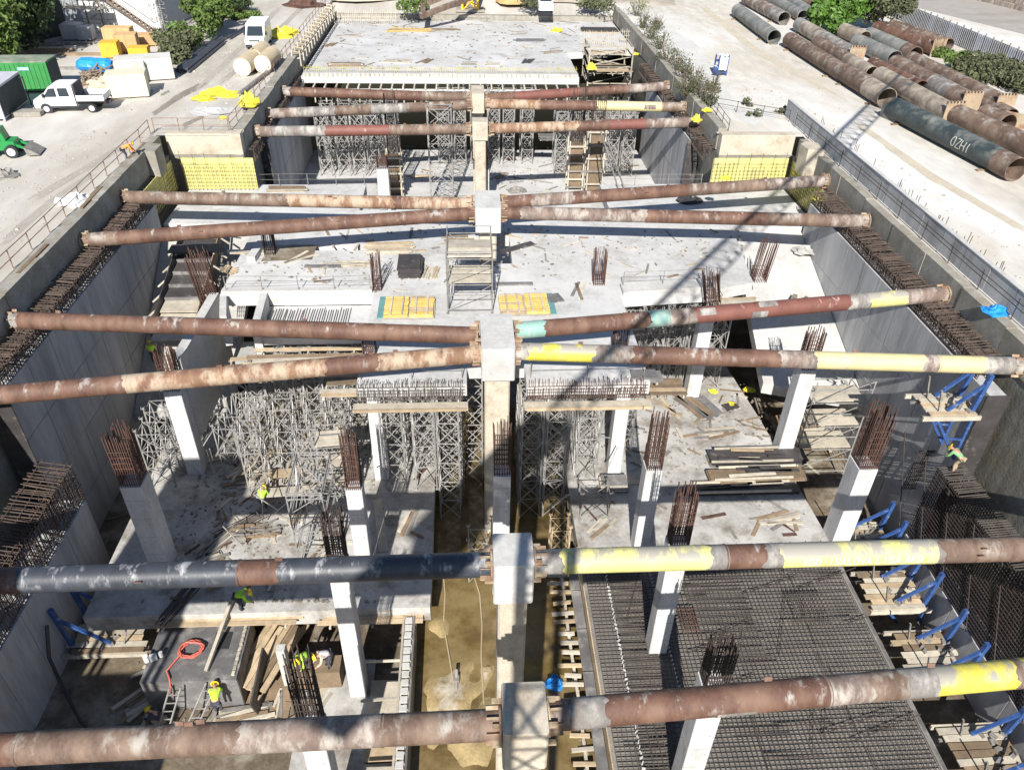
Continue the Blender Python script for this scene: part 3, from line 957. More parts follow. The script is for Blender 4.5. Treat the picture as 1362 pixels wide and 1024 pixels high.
column('white column beside the dark void with a wide spread of bars, lit on its front', -16.4, 35.5, ZA, -5.4, .95, -2.7)
column('column in the shade of the low wall, only a strip of its top lit', -16.15, 28.2, ZA - 1, -5.6, 1.0, -2.3, 1.2, 9, .1)
column('white column by the ladder scaffold behind the black strut', -5.75, 28.2, ZA, -6.3, .8, -2.8)
column('white column in the lower bay whose bars pass above the black strut', -5.65, 22.3, ZL, -5.1, .8, -2.0, None, 8, .05, rustd)
column('near column with workers tying its dark bars above the bottom strut', -5.75, 15.4, ZL, -5.8, .85, -1.55, None, 8, .05, rustd)
column('white column at the corner of the black board stack', 9.1, 28.4, ZA, -5.6, .85, -2.15)
column('white column rising from the grid of bars under the yellow strut', 8.7, 22.1, ZA, -4.3, .85, -1.05)
column('near white column on the bar grid cut by the bottom brown strut', 8.45, 15.5, ZA, -4.3, .9, -1.75, None, 9, .08, rustd)
column('broad column with a loose crown of bars beside the dark void', 20.2, 28.7, ZA - 1, -6.0, 1.0, -2.15, 1.2, 10, .14)
column('bright white column under the cream half of a strut', 19.75, 36.2, ZA, -5.1, .95, -2.5)
column('white column carrying the edge of the upper slab among shoring', 8.65, 34.6, ZA, -4.82, .8, None)
column('pale column among the shoring beside the muddy channel', -5.3, 34.6, ZA, -4.82, .8, None)
column('short bar topped column standing in the water before the cream pier', 1.5, 27.9, ZL, -5.3, .85, -2.3, None, 7)
column('far white column between brown bars and timber column form', -7.65, 69.2, ZN, -5.2, 1.05, -3.9, None, 7, .04)
column('far white column in front of the slim centre pier', 1.6, 69.0, ZN, -5.2, 1.0, -3.4, None, 7, .04)
column('tall shaft of the upper slab seen under the red strut', 15.35, 42.2, ZA, -4.82, .9, None)


def starters(label, x, y, z, h, w_, wy=None, n=7, lean=(0, 0), mt=rust):
    mb = MB()
    cage(mb, x, y, z, h, w_, wy or w_, n, .1, ties=3, lean=lean)
    return single(mb, 'starter_bars', mt, label, 'rebar', 'column starter bars on the upper slab', (x, y, z))


starters('bundle of column starter bars beside the plywood stair forms', -16.2, 43.6, ZB - .8, 3.7, 1.1, 1.0, 8, (-.5, .3))
starters('narrow sheaf of starter bars between laid boards and the black formwork box', -5.8, 44.1, ZB, 2.6, .5, .8, 6)
starters('sheaf of starter bars alone near the crane shadow', 8.55, 44.5, ZB, 2.6, .7, .7, 7)
starters('thick bundle of starter bars at the corner of the slab by the ramp', 19.4, 44.9, ZB, 3.0, .8, .9, 8, (.25, 0))
starters('starter bars at the slab edge above the red strut', 15.7, 42.5, ZB - .3, 2.3, .9, .7, 8, (-.5, 0))
starters('dark starter bars behind the brown strut near the plywood stair forms', -13.6, 49.2, ZB, 1.7, .7, .5, 6, (0, 0), rustd)
starters('brown starter bars rising under the teal jointed strut', 8.55, 36.3, ZB, 1.9, .75, .7, 7)
starters('brown starter bars behind the orange cream strut beside the cream pier', -5.6, 36.6, ZB, 1.6, .7, .7, 7)

# ================================================================== SHORING AND SCAFFOLDS
def shoring(label, x, y, z0, h, group, wx=1.2, wy=1.2, mt=None, rl=.042, rb=.026, lev=1.35, head=True):
    mt = mt or galv
    r = thing('shoring_tower', label, 'scaffold', (x, y, z0), U(-.05, .05), group)
    a, b = wx / 2, wy / 2
    legm = MB().tube((0, 0, 0), (0, 0, h - .25), rl, 5)
    legm.box((0, 0, .01), (.18, .18, .02))
    if head:
        legm.tube((0, 0, h - .3), (0, 0, h - .04), .028, 5).box((0, 0, h - .03), (.2, .16, .02)).box((-.09, 0, h + .03), (.02, .14, .12)).box((.09, 0, h + .03), (.02, .14, .12))
    l0 = legm.build('leg', mt, r)
    l0.location = (-a, -b, 0)
    for sx, sy in ((1, -1), (1, 1), (-1, 1)):
        inst(l0, r, (sx * a, sy * b, 0))
    mb = MB()
    n = max(1, int(h / lev))
    for k in range(n):
        z, z2 = .2 + k * (h - .5) / n, .2 + (k + 1) * (h - .5) / n
        for (p, q) in (((-a, -b), (a, -b)), ((-a, b), (a, b)), ((-a, -b), (-a, b)), ((a, -b), (a, b))):
            mb.tube((*p, z), (*q, z2), rb, 4, False)
            mb.tube((*q, z), (*p, z2), rb, 4, False)
            mb.tube((*p, z2), (*q, z2), rb, 4, False)
    mb.build('cross_braces', mt, r)
    return r


def field(proto, spots, labels, group):
    for i, (x, y) in enumerate(spots):
        o = proto if i == 0 else copy_tree(proto)
        o.location = (x + U(-.15, .15), y + U(-.15, .15), proto.location[2])
        o.rotation_euler = (0, 0, U(-.08, .08))
        o['label'] = labels(i, x, y) if callable(labels) else labels


ORD = ['first', 'second', 'third', 'fourth', 'fifth', 'sixth', 'seventh']
ROW = ['front', 'second', 'third', 'back']


def grid_lab(txt, ref, nx):
    return lambda i, x, y: '%s, %s from %s, %s row' % (txt, ORD[i % nx], ref, ROW[i // nx])


G1 = 'shoring under the front of the upper slab'
sp = [(-4.5 + 1.75 * i, 34.0 + 1.9 * j) for j in range(3) for i in range(2)]
field(shoring('x', 0, 0, ZA, -ZA + ZB - .85, G1), sp, grid_lab('shoring tower beside the muddy channel', 'the pale column', 2), G1)
sp = [(-1.1, 33.95), (-1.1, 35.9), (.05, 37.4), (3.6, 33.95), (3.6, 35.9), (5.05, 33.95), (5.05, 35.9), (3.6, 37.8), (-1.1, 37.8), (5.05, 37.8)]
field(shoring('x', 0, 0, ZW - .1, -ZW + ZB - .75, G1, rb=.03), sp, lambda i, x, y: ['tall shoring tower in the water at the front, just left of the cream pier', 'tall shoring tower in the water behind the front one, left of the cream pier', 'tall shoring tower in the water tucked behind the cream pier', 'tall shoring tower in the water at the front, touching the narrow water strip', 'tall shoring tower in the water second row, by the narrow strip', 'tall shoring tower at the front against the lower slab edge', 'tall shoring tower second row against the lower slab edge', 'tall shoring tower third row by the narrow strip', 'tall shoring tower third row left of the cream pier', 'tall shoring tower third row against the lower slab edge'][i], G1)
sp = [(6.7, 34.1), (6.7, 36), (7.2, 38.2), (9.4, 36.6), (9.3, 39.2)]
field(shoring('x', 0, 0, ZA, -ZA + ZB - .85, G1), sp, lambda i, x, y: ['shoring tower at the front on the slab by the white edge column', 'shoring tower second row on the slab before the white edge column', 'shoring tower behind the white edge column', 'shoring tower just past the white edge column', 'rear shoring tower past the white edge column'][i], G1)
G2 = 'shoring under the parapet side of the upper slab'
sp = [(10.9 + 1.5 * i, 43.6 + 1.7 * j) for j in range(2) for i in range(5)]
field(shoring('x', 0, 0, ZA, -ZA + ZB - .85, G2), sp, grid_lab('shoring tower in the dark opening', 'the crane shadow', 5), G2)
G3 = 'shoring under the lowered slab bay'
sp = [(-12.2 + 1.55 * i, 40.0 + 1.8 * j) for j in range(2) for i in range(4)]
field(shoring('x', 0, 0, ZA, -ZA - 5.4, G3), sp, grid_lab('shoring tower under the lowered bay', 'the sloping wall', 4), G3)
G4 = 'free standing shoring on the lower slab'
spots4 = [(-12.2, 33.6, 5.0), (-10.7, 35.3, 5.2), (-12.4, 36.3, 5.4), (-9.2, 33.2, 4.6), (-7.6, 36.2, 5.4), (-14.0, 35.2, 4.0), (-9.1, 36.4, 5.6), (-11.0, 38.2, 5.6), (-13.6, 38.2, 5.6), (-7.4, 33.4, 4.2)]
lab4 = ['open topped shoring tower over scattered props on the lower slab', 'leaning prop tower in front of the orange cream strut', 'shoring tower between two plywood sheets on the lower slab', 'short shoring tower behind the cluttered plank pile',
        'shoring tower at the bars of the ladder scaffold column', 'low shoring tower beside the white column with wide bars', 'shoring tower right behind a plywood sheet', 'shoring tower under the weathered edge planks',
        'shoring tower beneath the shaded deck edge', 'short shoring tower near the column behind the black strut']
for (x, y, h), lb in zip(spots4, lab4):
    shoring(lb, x, y, ZA, h, G4, 1.1, 1.1)
G5 = 'shoring in the narrow part of the pit'
sp = [(-14.6 + 1.7 * i, 80.5 + 2.0 * j) for j in range(3) for i in range(5)]
field(shoring('x', 0, 0, ZN, 6.6, G5, rl=.05, rb=.035), sp, grid_lab('white shoring tower before the far deck', 'the dark wall', 5), G5)
sp = [(10.2 + 1.75 * i, 80.0 + 2.1 * j) for j in range(3) for i in range(5)]
field(shoring('x', 0, 0, ZN, 6.8, G5, rl=.05, rb=.035), sp, grid_lab('white shoring tower before the far deck', 'the timber column forms', 5), G5)
sp = [(-2.4 + 1.8 * i, 84.0 + 2.0 * j) for j in range(2) for i in range(6)]
field(shoring('x', 0, 0, ZN, 7.6, G5, rl=.05, rb=.035), sp, grid_lab('shaded tower under the far deck', 'the van side', 6), G5)
shoring('rusty scaffold tower crossing the far brown struts', -2.4, 72.4, ZN, 9.6, None, 2.2, 1.4, galv, .05, .035, 1.6)
G6 = 'props in the dark void beside the column with wide bars'
for i, (x, y, h) in enumerate([(-17.9, 34.6, 4.2), (-18.0, 36.4, 4.4), (-17.6, 38.0, 5.0)]):
    shoring(['sunlit shoring tower with fork heads in front of the dark void', 'sunlit shoring tower close behind the fork headed one in the void', 'shoring tower carrying the small lit form in the void'][i], x, y, ZA, h, G6, 1.3, 1.1, galv)
shoring('short prop frame on the lower slab before the white edge column', 6.9, 31.0, ZA, 2.0, None, 1.6, 1.0, galv_d)
shoring('prop tower in the water just before the short bar topped column', .3, 28.9, ZW - .2, 3.6, None, 1.0, 1.0, galv)
shoring('prop tower in the narrow water strip next to the lower slab', 4.9, 29.8, ZW - .2, 3.4, None, 1.0, 1.0, wood)


def stair_tower(label, x, y, z0, h, wx, wy, rz=0, mt=galv_d, lev=2.0, name='scaffold_tower', deck=True, r0=.04):
    r = thing(name, label, 'scaffold', (x, y, z0), rz)
    a, b = wx / 2, wy / 2
    l0 = MB().tube((0, 0, 0), (0, 0, h), r0, 5).box((0, 0, .01), (.2, .2, .02)).build('standard', mt, r)
    l0.location = (-a, -b, 0)
    for sx, sy in ((1, -1), (1, 1), (-1, 1)):
        inst(l0, r, (sx * a, sy * b, 0))
    n = int(h / lev)
    mb, md = MB(), MB()
    for k in range(n + 1):
        z = .25 + k * lev
        if z > h:
            break
        for zz in (z, min(h, z + 1.0)):
            mb.tube((-a, -b, zz), (a, -b, zz), r0 * .75, 4, False).tube((-a, b, zz), (a, b, zz), r0 * .75, 4, False)
            mb.tube((-a, -b, zz), (-a, b, zz), r0 * .75, 4, False).tube((a, -b, zz), (a, b, zz), r0 * .75, 4, False)
        if z + lev <= h + .3:
            mb.tube((-a, -b, z), (a, -b, min(h, z + lev)), r0 * .6, 4, False)
            mb.tube((a, b, z), (-a, b, min(h, z + lev)), r0 * .6, 4, False)
            mb.tube((-a, -b, z), (-a, b, min(h, z + lev)), r0 * .6, 4, False)
        if deck and k:
            for q in range(2):
                bx('deck_board', (wx - .1, wy * .3, .05), wood_p, (0, -b + wy * (.2 + .33 * q), z + .06), (0, 0, 0), r)
    mb.build('ledgers', mt, r)
    # one inclined ladder per lift
    for k in range(n):
        z = .25 + k * lev
        lad = MB()
        s = 1 if k % 2 else -1
        for e in (-.2, .2):
            lad.tube((s * (a - .4), b * .55 + e, z), (-s * (a - .5), b * .55 + e, z + lev), .025, 4, False)
        for q in range(6):
            t = (q + .5) / 6
            lad.beam((s * (a - .4) + (-s * (2 * a - .9)) * t, b * .55 - .2, z + lev * t), (s * (a - .4) + (-s * (2 * a - .9)) * t, b * .55 + .2, z + lev * t), .16, .03)
        lad.build('ladder', mt, r)
    return r


stair_tower('scaffold stair tower with board decks in front of the white headed pier',   .1, 42.6, ZB, 4.1, 2.7, 3.6, 0, galv_d, 1.7)
stair_tower('ladder scaffold with many rungs on the lower slab beside two bar topped columns', -8.1, 29.0, ZA, 5.4, 1.7, 3.0, 0, galv, 1.25, deck=False)
stair_tower('second ladder scaffold behind the many runged one among the shoring', -7.6, 32.6, ZA, 5.6, 1.6, 2.0, .1, galv, 1.5)
stair_tower('aluminium stair scaffold against the grey wall behind the crown barred column', 22.6, 37.6, -13.8, 7.4, 3.6, 2.6, 0, galv, 1.85, r0=.045)

# ================================================================== BRACKET PLATFORMS
def bracket_platform(label, x, y, z, side, ly=2.8, lx=3.9, off=.5, post=True, up=3.0):
    """timber deck on blue climbing brackets; side +1 points away from the wall along +x"""
    r = thing('bracket_platform', label, 'platform', (x, y, z), 0, 'blue bracket platforms on the pit walls')
    s = side
    n = int(ly / .36)
    for k in range(n):
        if random.random() < .12:
            continue
        l_ = lx * U(.84, 1.02)
        bx('deck_plank', (round(l_, 1), .31, .055), random.choice([wood_p, wood_p, wood, wood_d]), (s * (off + lx / 2 + U(-.15, .15)), -ly / 2 + .18 + k * .36, .16 + U(0, .03)), (0, U(-.012, .012), U(-.03, .03)), r)
    for e in (-1, 1):
        bx('edge_beam', (round(lx + .3, 2), .12, .24), wood_p, (s * (off + lx / 2), e * ly / 2, 0.0), (0, 0, 0), r)
    for e in (-.32, .32):
        yy = e * ly
        mb = MB().beam((s * .12, yy, up), (s * .35, yy, -.3), .2, .22, up=(0, 1, 0))
        mb.build('strongback', blue, r)
        MB().beam((s * .2, yy, up * .75), (s * (off + lx * .55), yy,   .25), .13, .15, up=(0, 1, 0)).build('push_strut', blue, r)
        MB().beam((s * (off + lx * .72), yy, -.12), (s * .12, yy, -2.9), .13, .13, up=(0, 1, 0)).build('raker', blue, r)
        MB().beam((s * .1, yy, -.2), (s * .1, yy, -3.0), .14, .14, up=(0, 1, 0)).build('wall_post', blue, r)
        MB().beam((s * .05, yy, -.15), (s * (off + lx), yy, -.15), .1, .12, up=(0, 1, 0)).build('bracket_arm', galv_d, r)
        MB().beam((s * .12, yy, -1.7), (s * (off + lx * .38), yy, -1.55), .08, .1, up=(0, 1, 0)).build('bracket_tie', blue, r)
        MB().beam((s * (off + lx * .7), yy, .1), (s * (off + lx * .82), yy, 1.5), .07, .1, up=(0, 1, 0)).build('guard_post', galv_d, r)
    mb = MB()
    for k in range(16):
        a, b = s * (off + U(.1, lx * .6)), U(-.4, .4) * ly
        mb.box((a, b, .22 + U(0, .1)), (U(.1, .35), U(.06, .2), U(.05, .16)), U(0, 3))
    mb.build('loose_fittings', galv_d, r)['kind'] = 'stuff'
    return r


bracket_platform('timber bracket platform hanging in front of the shaded low wall, with blue frames', -20.5, 25.8, -13.9, 1, 2.9, 3.9, .1)
bracket_platform('timber bracket platform high on the grey wall under the cream yellow strut', 25.5, 29.9, -3.4, -1, 1.9, 2.7, .1, up=2.4)
bracket_platform('bracket platform just past the yellow strut beside the wall cage', 24.4, 26.1, -13.1, -1, 2.6, 3.0, .3, up=2.4)
bracket_platform('bracket platform between the two yellow ended struts beside the wall cage', 24.4, 22.0, -13.1, -1, 3.0, 2.9, .3, up=2.4)
bracket_platform('nearest bracket platform at the bottom corner beyond the bright yellow strut', 24.4, 16.9, -13.1, -1, 3.0, 3.1, .2, up=2.4)
bracket_platform('bracket platform in shadow behind the crown barred column', 24.4, 29.9, -13.1, -1, 2.4, 3.0, .4, up=2.2)

# ================================================================== BAR GRID
r = BARGRID = thing('bar_grid', 'wide grid of reinforcing bars laid for the next slab', 'rebar', (12.6, 17, ZA - .16))
mb = MB()
xa, xb, ya, yb = 5.9, 19.45, 7, 28.2
x = xa
zt = ZA
while x < xb:
    mb.tube((x, ya, zt + .03), (x + U(-.03, .03), yb + U(-.2, .25), zt + .03 + U(-.01, .01)), .021, 4, False)
    x += .215
mb.build('long_bars', rebar_g, r, base=r.location)['kind'] = 'stuff'
mb = MB()
y = ya
while y < yb:
    mb.tube((xa, y, zt), (xb, y + U(-.04, .04), zt + U(-.01, .01)), .02, 4, False)
    y += .215
y = ya
while y < 28:
    mb.tube((7.0 + U(-.1, .1), y, zt + .06), (8.75 + U(-.1, .1), y + U(-.06, .06), zt + .06), .026, 4, False)
    if y > 21 or y < 14:
        mb.tube((11.0 + U(-.3, .3), y, zt + .06), (14.0 + U(-.3, .3), y + U(-.05, .05), zt + .06), .018, 4, False)
    y += .14
mb.build('cross_bars', rebar_g, r, base=r.location)['kind'] = 'stuff'
mb = MB()
# spacer chairs line
for k in range(90):
    yy = ya + k * .23
    mb.box((6.95, yy, zt + .1), (.14, .05, .12), U(0, 3))
    mb.box((9.3, yy, zt + .08), (.1, .05, .1), U(0, 3))
mb.build('spacers', conc_l, r, base=r.location)['kind'] = 'stuff'
# small block-out frame in the grid
c = at(1075, 815, ZA)
mb = MB()
for k in range(9):
    mb.tube((c.x - .9 + k * .22, c.y - .8, ZA), (c.x - .9 + k * .22, c.y - .8, ZA + .55), .022, 4, False)
    mb.tube((c.x - .9 + k * .22, c.y + .8, ZA), (c.x - .9 + k * .22, c.y + .8, ZA + .55), .022, 4, False)
    mb.tube((c.x - .9 + k * .22, c.y - .8, ZA + .55), (c.x - .9 + k * .22, c.y + .8, ZA + .55), .022, 4, False)
for k in range(8):
    mb.tube((c.x - .9, c.y - .8 + k * .22, ZA + .57), (c.x + .9, c.y - .8 + k * .22, ZA + .57), .022, 4, False)
single(mb, 'pocket_cage', rebar_g, 'small square cage of bars standing on the bar grid in shadow', 'rebar', base=(c.x, c.y, ZA))
c = at(916, 828, ZA)
mb = MB()
for k in range(7):
    mb.tube((c.x - .4 + k * .13, c.y - .7, ZA + .1), (c.x - .4 + k * .13, c.y + .7, ZA + .35), .022, 4, False)
for k in range(6):
    mb.tube((c.x - .4, c.y - .6 + k * .24, ZA + .3), (c.x + .4, c.y - .6 + k * .24, ZA + .3), .022, 4, False)
single(mb, 'pocket_cage', rust, 'small rusty bar cage on the grid next to a white column', 'rebar', base=(c.x, c.y, ZA))

# loose extra bars and laps thrown on the grid
mb = MB()
for k in range(70):
    x, y, a, l_ = U(6.5, 19), U(9, 27.5), random.choice([0, 0, 1.57, 1.57, .3, 1.2]) + U(-.05, .05), U(1, 4)
    mb.tube((x - l_ / 2 * math.cos(a), y - l_ / 2 * math.sin(a), ZA + .09), (x + l_ / 2 * math.cos(a), y + l_ / 2 * math.sin(a), ZA + .1), .024, 4)
mb.build('loose_bars', rustd, BARGRID, base=BARGRID.location)['kind'] = 'stuff'

# edge form of the bar grid slab: board, brackets, walers
r = thing('edge_form', 'timber edge form with row of short walers between the bar grid and the water', 'formwork', (5.4, 18, ZA - 1))
for k in range(9):
    y0 = 7 + k * 2.38
    bx('form_board', (.05, 2.34, .7), wood, (5.68 - 5.4, y0 + 1.19 - 18, .75), (0, 0, 0), r)
    bx('edge_panel', (.5, 2.3, .05), ply_g, (5.36 - 5.4, y0 + 1.19 - 18, .42 + U(-.02, .02)), (0, 0, 0), r)
for k in range(34):
    y0 = 8 + k * .6 + U(-.1, .1)
    bx('waler', (round(U(.7, 1.25), 1), .16, .12), random.choice([wood_p, wood]), (4.62 - 5.4 + U(-.15, .2), y0 - 18, .25 + U(-.08, .08)), (0, U(-.05, .05), U(-.1, .1)), r)
for k in range(5):
    bx('runner', (.14, 4.2, .14), wood_p, (4.75 - 5.4, 9 + k * 4.25 - 18, .12), (0, 0, U(-.02, .02)), r)
for k in range(14):
    y0 = 8.5 + k * 1.5
    MB().tube((4.85 - 5.4, y0 - 18, -2.4), (4.85 - 5.4, y0 - 18, .1), .045, 5).build('prop', galv, r)

# notched white form wall beside the channel, with cross braces over the trench
r = thing('channel_form', 'long notched form wall along the muddy channel beyond the lower bay', 'formwork', (-3.1, 17, -14.6))
bx('form_face', (.09, 17.4, 2.6), ply_g, (.16, -1, 1.3), (0, 0, 0), r)
for k in range(40):
    bx('notch_block', (.34, .3, .12), conc_l, (-.1, -9.4 + k * .43, 2.66), (0, 0, U(-.06, .06)), r)
    if k % 3 == 0:
        bx('upright', (.12, .12, 2.5), wood_p, (-.06, -9.4 + k * .43, 1.25), (0, 0, 0), r)
bx('top_rail', (.1, 17.3, .08), wood_p, (-.36, -1, 2.62), (0, 0, 0), r)
for k in range(7):
    yy = -7.2 + k * 2.1
    for q in range(2):
        bx('cross_brace', (1.75, .09, .09), galv if q else wood_p, (-1.2, yy + q * .35 + U(-.1, .1), 2.35 - q * .5), (0, U(-.05, .05), U(-.08, .08)), r)
# trench floor lit ply sheets
r = thing('trench_boards', 'plywood sheets lining the narrow trench beside the notched form wall', 'boards', (-4.3, 17, -14.55))
for k in range(7):
    bx('sheet', (1.5, 2.0, .04), random.choice([wood_p, ply_g, wood]), (0, -8 + k * 2.1, .3 + U(0, .05)), (0, 0, U(-.03, .03)), r)

# ================================================================== EDGE FORMS, DECKS, BOARDS
def comb(label, x0, x1, y, z, n, lean=.25, h=.7, mt=rebar_g):
    r = thing('edge_bars', label, 'rebar', ((x0 + x1) / 2, y, z), group='edge bars of the upper slab')
    mb = MB()
    for k in range(n):
        x = x0 + (x1 - x0) * (k + U(-.2, .2)) / n
        mb.tube((x, y, z - .95), (x + U(-.04, .04), y - U(0, lean), z - .1), .022, 4, False)
        mb.tube((x, y, z - .1), (x + U(-.05, .05), y + U(.1, .35), z + h * U(.5, 1) - .3), .022, 4, False)
    for k in range(5):
        mb.tube((x0, y - .1, z - .8 + k * .2), (x1, y - .1, z - .8 + k * .2), .02, 4, False)
    mb.build('bars', mt, r, base=r.location)['kind'] = 'stuff'
    bx('form_plank', (round(x1 - x0 + .4, 1), .7, .06), wood_p, (0, -.5, -1.0), (0, 0, 0), r)
    bx('form_plank', (round(x1 - x0 + .2, 1), .12, .16), wood, (0, -.85, -.95), (0, 0, 0), r)
    return r


comb('grey fringe of edge bars on the slab between the pale column and the cream pier', -6.0, -.3, 33.25, ZB, 60)
comb('fringe of edge bars on the slab between the cream pier and the white edge column', 3.1, 9.6, 33.15, ZB, 60, mt=rust)

mb = MB()
for k in range(34):
    x = -12.4 + k * .15
    mb.tube((x, 39.8 + U(-.1, .1), ZB - .8), (x + U(-.04, .04), 42.9 + U(-.2, .2), ZB - .78), .022, 4, False)
    mb.tube((x, 39.8, ZB - .8), (x, 39.75, ZB - .2 + U(-.2, .2)), .02, 4, False)
single(mb, 'laid_bars', rebar_g, 'parallel bars laid on the lowered slab bay by the small dark opening', 'rebar', 'laid bars on the slabs', (-10, 41, ZB - .85))


def board_deck(label, cx, cy, z, lx, ly, n, rz=0.0, mts=(wood_p, wood, wood_d), joists=True, gaps=.1, group=None, th=.05):
    """planks along local x laid side by side along y, on two or three joists"""
    r = thing('board_deck', label, 'boards', (cx, cy, z), rz, group)
    for k in range(n):
        if random.random() < gaps:
            continue
        bx('plank', (round(lx * U(.86, 1.04), 1), round(ly / n * .9, 2), th), random.choice(mts), (U(-.12, .12), -ly / 2 + (k + .5) * ly / n, .14 + U(0, .03)), (0, 0, U(-.02, .02)), r)
    if joists:
        for k in range(3):
            bx('joist', (.1, round(ly + .2, 2), .12), wood_p, (-lx * .4 + k * lx * .4, 0, .05), (0, 0, 0), r)
    return r


GF = 'timber decks and edge forms'
board_deck('long weathered board deck between the brown and orange cream struts', -9.6, 38.5, ZB - 1.6, 6.8, 1.9, 5, .02, group=GF)
board_deck('broken boards over the dark gap next to the sloping shaded wall', -12.6, 37.8, ZB - 1.7, 3.2, 1.9, 5, .12, gaps=.25, group=GF)
board_deck('small boards at the outer corner of the slab by the grey edge fringe', -6.9, 34.8, ZB - 1.1, 2.4, 2.2, 6, .0, gaps=.2, group=GF)
board_deck('boards at the slab corner before the white edge column', 10.9, 34.3, ZB - 1.2, 2.2, 1.6, 5, 0, gaps=.15, group=GF)
board_deck('stack like boards under the teal joint of the red strut', 10.4, 41.3, ZB - 1.4, 1.6, 2.0, 7, 0, group=GF)
board_deck('narrow planks at the slab corner by the thick starter bundle', 17.6, 43.2, ZB - .9, 2.6, 1.0, 4, .05, group=GF)
board_deck('pinkish ply sheets laid on the lower slab among the shoring', -10.1, 33.4, ZA + .6, 4.2, 2.4, 3, .06, (wood, wood_p), group=GF)
board_deck('planks at the front edge of the lower slab above the dark opening', -12.2, 24.9, ZA - .55, 7.4, 1.1, 4, 0, (wood, wood_p, wood), gaps=0, group=GF)
board_deck('planks at the front edge of the lower slab beside the lit column', -5.0, 24.6, ZA - .7, 5.2, .6, 2, 0, (wood_p, wood), gaps=0, group=GF)
board_deck('tilted old boards in the void beside the stair scaffold', 21.8, 39.6, -12.2, 3.4, 2.6, 6, .15, (wood_d, wood_p), gaps=.25, group=GF)
board_deck('boards of the stair platform beside the far deck', 16.6, 92.0, ZF - .5, 5.2, 4.5, 9, 0, (wood_p, wood), gaps=.3, group=GF)
board_deck('boards of the upper stair platform beside the far deck', 16.6, 97.4, ZF + .1, 5.2, 3.4, 7, 0, (wood_p, wood), gaps=.35, group=GF)

# joist ends and posts below the edge of the far deck
r = thing('deck_edge_form', 'row of timber joists and posts under the front edge of the far deck', 'formwork', (-2.4, 86, ZF - 1.2))
for k in range(26):
    bx('joist_end', (.16, 1.4, .2), wood_p, (-14.8 + k * 1.18, -.1, .38), (0, 0, 0), r)
    bx('post', (.14, .14, 1.5), wood_p, (-14.8 + k * 1.18, -.3, -.5), (0, 0, 0), r)
for k in range(6):
    bx('edge_runner', (4.9, .16, .2), conc_l, (-12.3 + k * 4.94, -.6, .15), (0, 0, 0), r)
# row of bars along the deck upstand
mb = MB()
for k in range(150):
    x = -17.1 + k * .196
    mb.tube((x, 86.9, ZF + .4), (x + U(-.03, .03), 86.9, ZF + 1.0 + U(-.1, .1)), .022, 4, False)
mb.tube((-17.1, 86.9, ZF + .8), (12.2, 86.9, ZF + .8), .02, 4, False)
single(mb, 'edge_bars', M('yellow_bars', (.45, .40, .12), var=.3, bump=0), 'yellowish row of short bars along the front edge of the far deck', 'rebar', base=(-2.4, 86.9, ZF + .5))

# timber brackets along the van side of the far deck
r = thing('bracket_row', 'row of timber guard brackets along the van side of the far deck', 'formwork', (-17.9, 99, -.2))
for k in range(15):
    yy = -11.5 + k * 1.9
    bx('bracket_post', (.12, .12, 1.6), wood_p, (.5, yy, .2), (0, 0, 0), r)
    bx('bracket_post', (.12, .12, 1.6), wood_p, (-.35, yy, .2), (0, 0, 0), r)
    bx('bracket_arm', (1.0, .1, .12), wood, (.1, yy, .85), (0, .2, 0), r)
    bx('bracket_arm', (1.0, .1, .12), wood_p, (.1, yy + .12, .1), (0, -.3, 0), r)
for k in range(4):
    bx('bracket_rail', (.08, 6.8, .14), wood_p, (.55, -8.2 + k * 7, .6), (0, 0, 0), r)

# ribs on the deck upstand
r = thing('upstand_ribs', 'row of pale timber cleats along the upstand of the far deck', 'formwork', (-2.4, 86.6, ZF))
for k in range(60):
    bx('cleat', (.16, .08, .34), wood_p, (-14.6 + k * .49, 0.02, .12), (0, 0, 0), r)

# ================================================================== SLAB FURNITURE
def plank_pile(label, px, py, z, L, n, lay, rz, mts=(wood, wood_p), w_=.2, th=.05, jitter=.12, group=None):
    c = at(px, py, z)
    r = thing('plank_pile', label, 'planks', c, rz, group)
    for q in range(lay):
        for k in range(n):
            bx('plank', (round(L * U(.8, 1.05), 1), w_, th), random.choice(mts), (U(-jitter, jitter) * 2, (k - (n - 1) / 2) * w_ * 1.12 + U(-.02, .02), th / 2 + q * th * 1.05),
               (0, 0, U(-jitter, jitter)), r)
    return r


GP = 'plank piles lying on the slabs'
plank_pile('neat stack of pale planks near the scaffold tower behind a black formwork box', 517, 331, ZB, 3.4, 7, 3, .02, (wood_p, wood), jitter=.03, group=GP)
plank_pile('loose sheaf of thin boards beside a grey strip on the slab', 462, 352, ZB, 2.6, 5, 2, .1, (wood, wood_p), .12, .04, .25, GP)
plank_pile('upright looking bunch of short boards next to the black formwork box', 573, 364, ZB, 1.7, 6, 2, 1.45, (wood_p, wood), .14, .05, .08, GP)
plank_pile('short orange boards leaning near the starter bars by the stair forms', 305, 360, ZB, 1.3, 3, 2, -.7, (wood,), .22, .05, .15, GP)
plank_pile('stack of boards in shadow by the far white column', 382, 253, ZB, 3.2, 4, 3, .02, (wood_p, wood_d), .22, .06, .06, GP)
plank_pile('spread of yellowish boards on the far deck', 545, 41, ZF, 6, 6, 2, .12, (wood, yel_h), .3, .07, .25, GP)
plank_pile('faint board stack near the front of the far deck', 528, 82, ZF, 3.6, 5, 1, -.05, (wood_p,), .3, .06, .12, GP)
plank_pile('framed boards on the near van side corner of the far deck', 460, 87, ZF, 4.0, 4, 2, .02, (wood_d, wood_p), .3, .08, .03, GP)
plank_pile('small crossed boards in the middle of the far deck', 566, 82, ZF, 2.2, 4, 1, 1.2, (wood_d,), .25, .06, .2, GP)
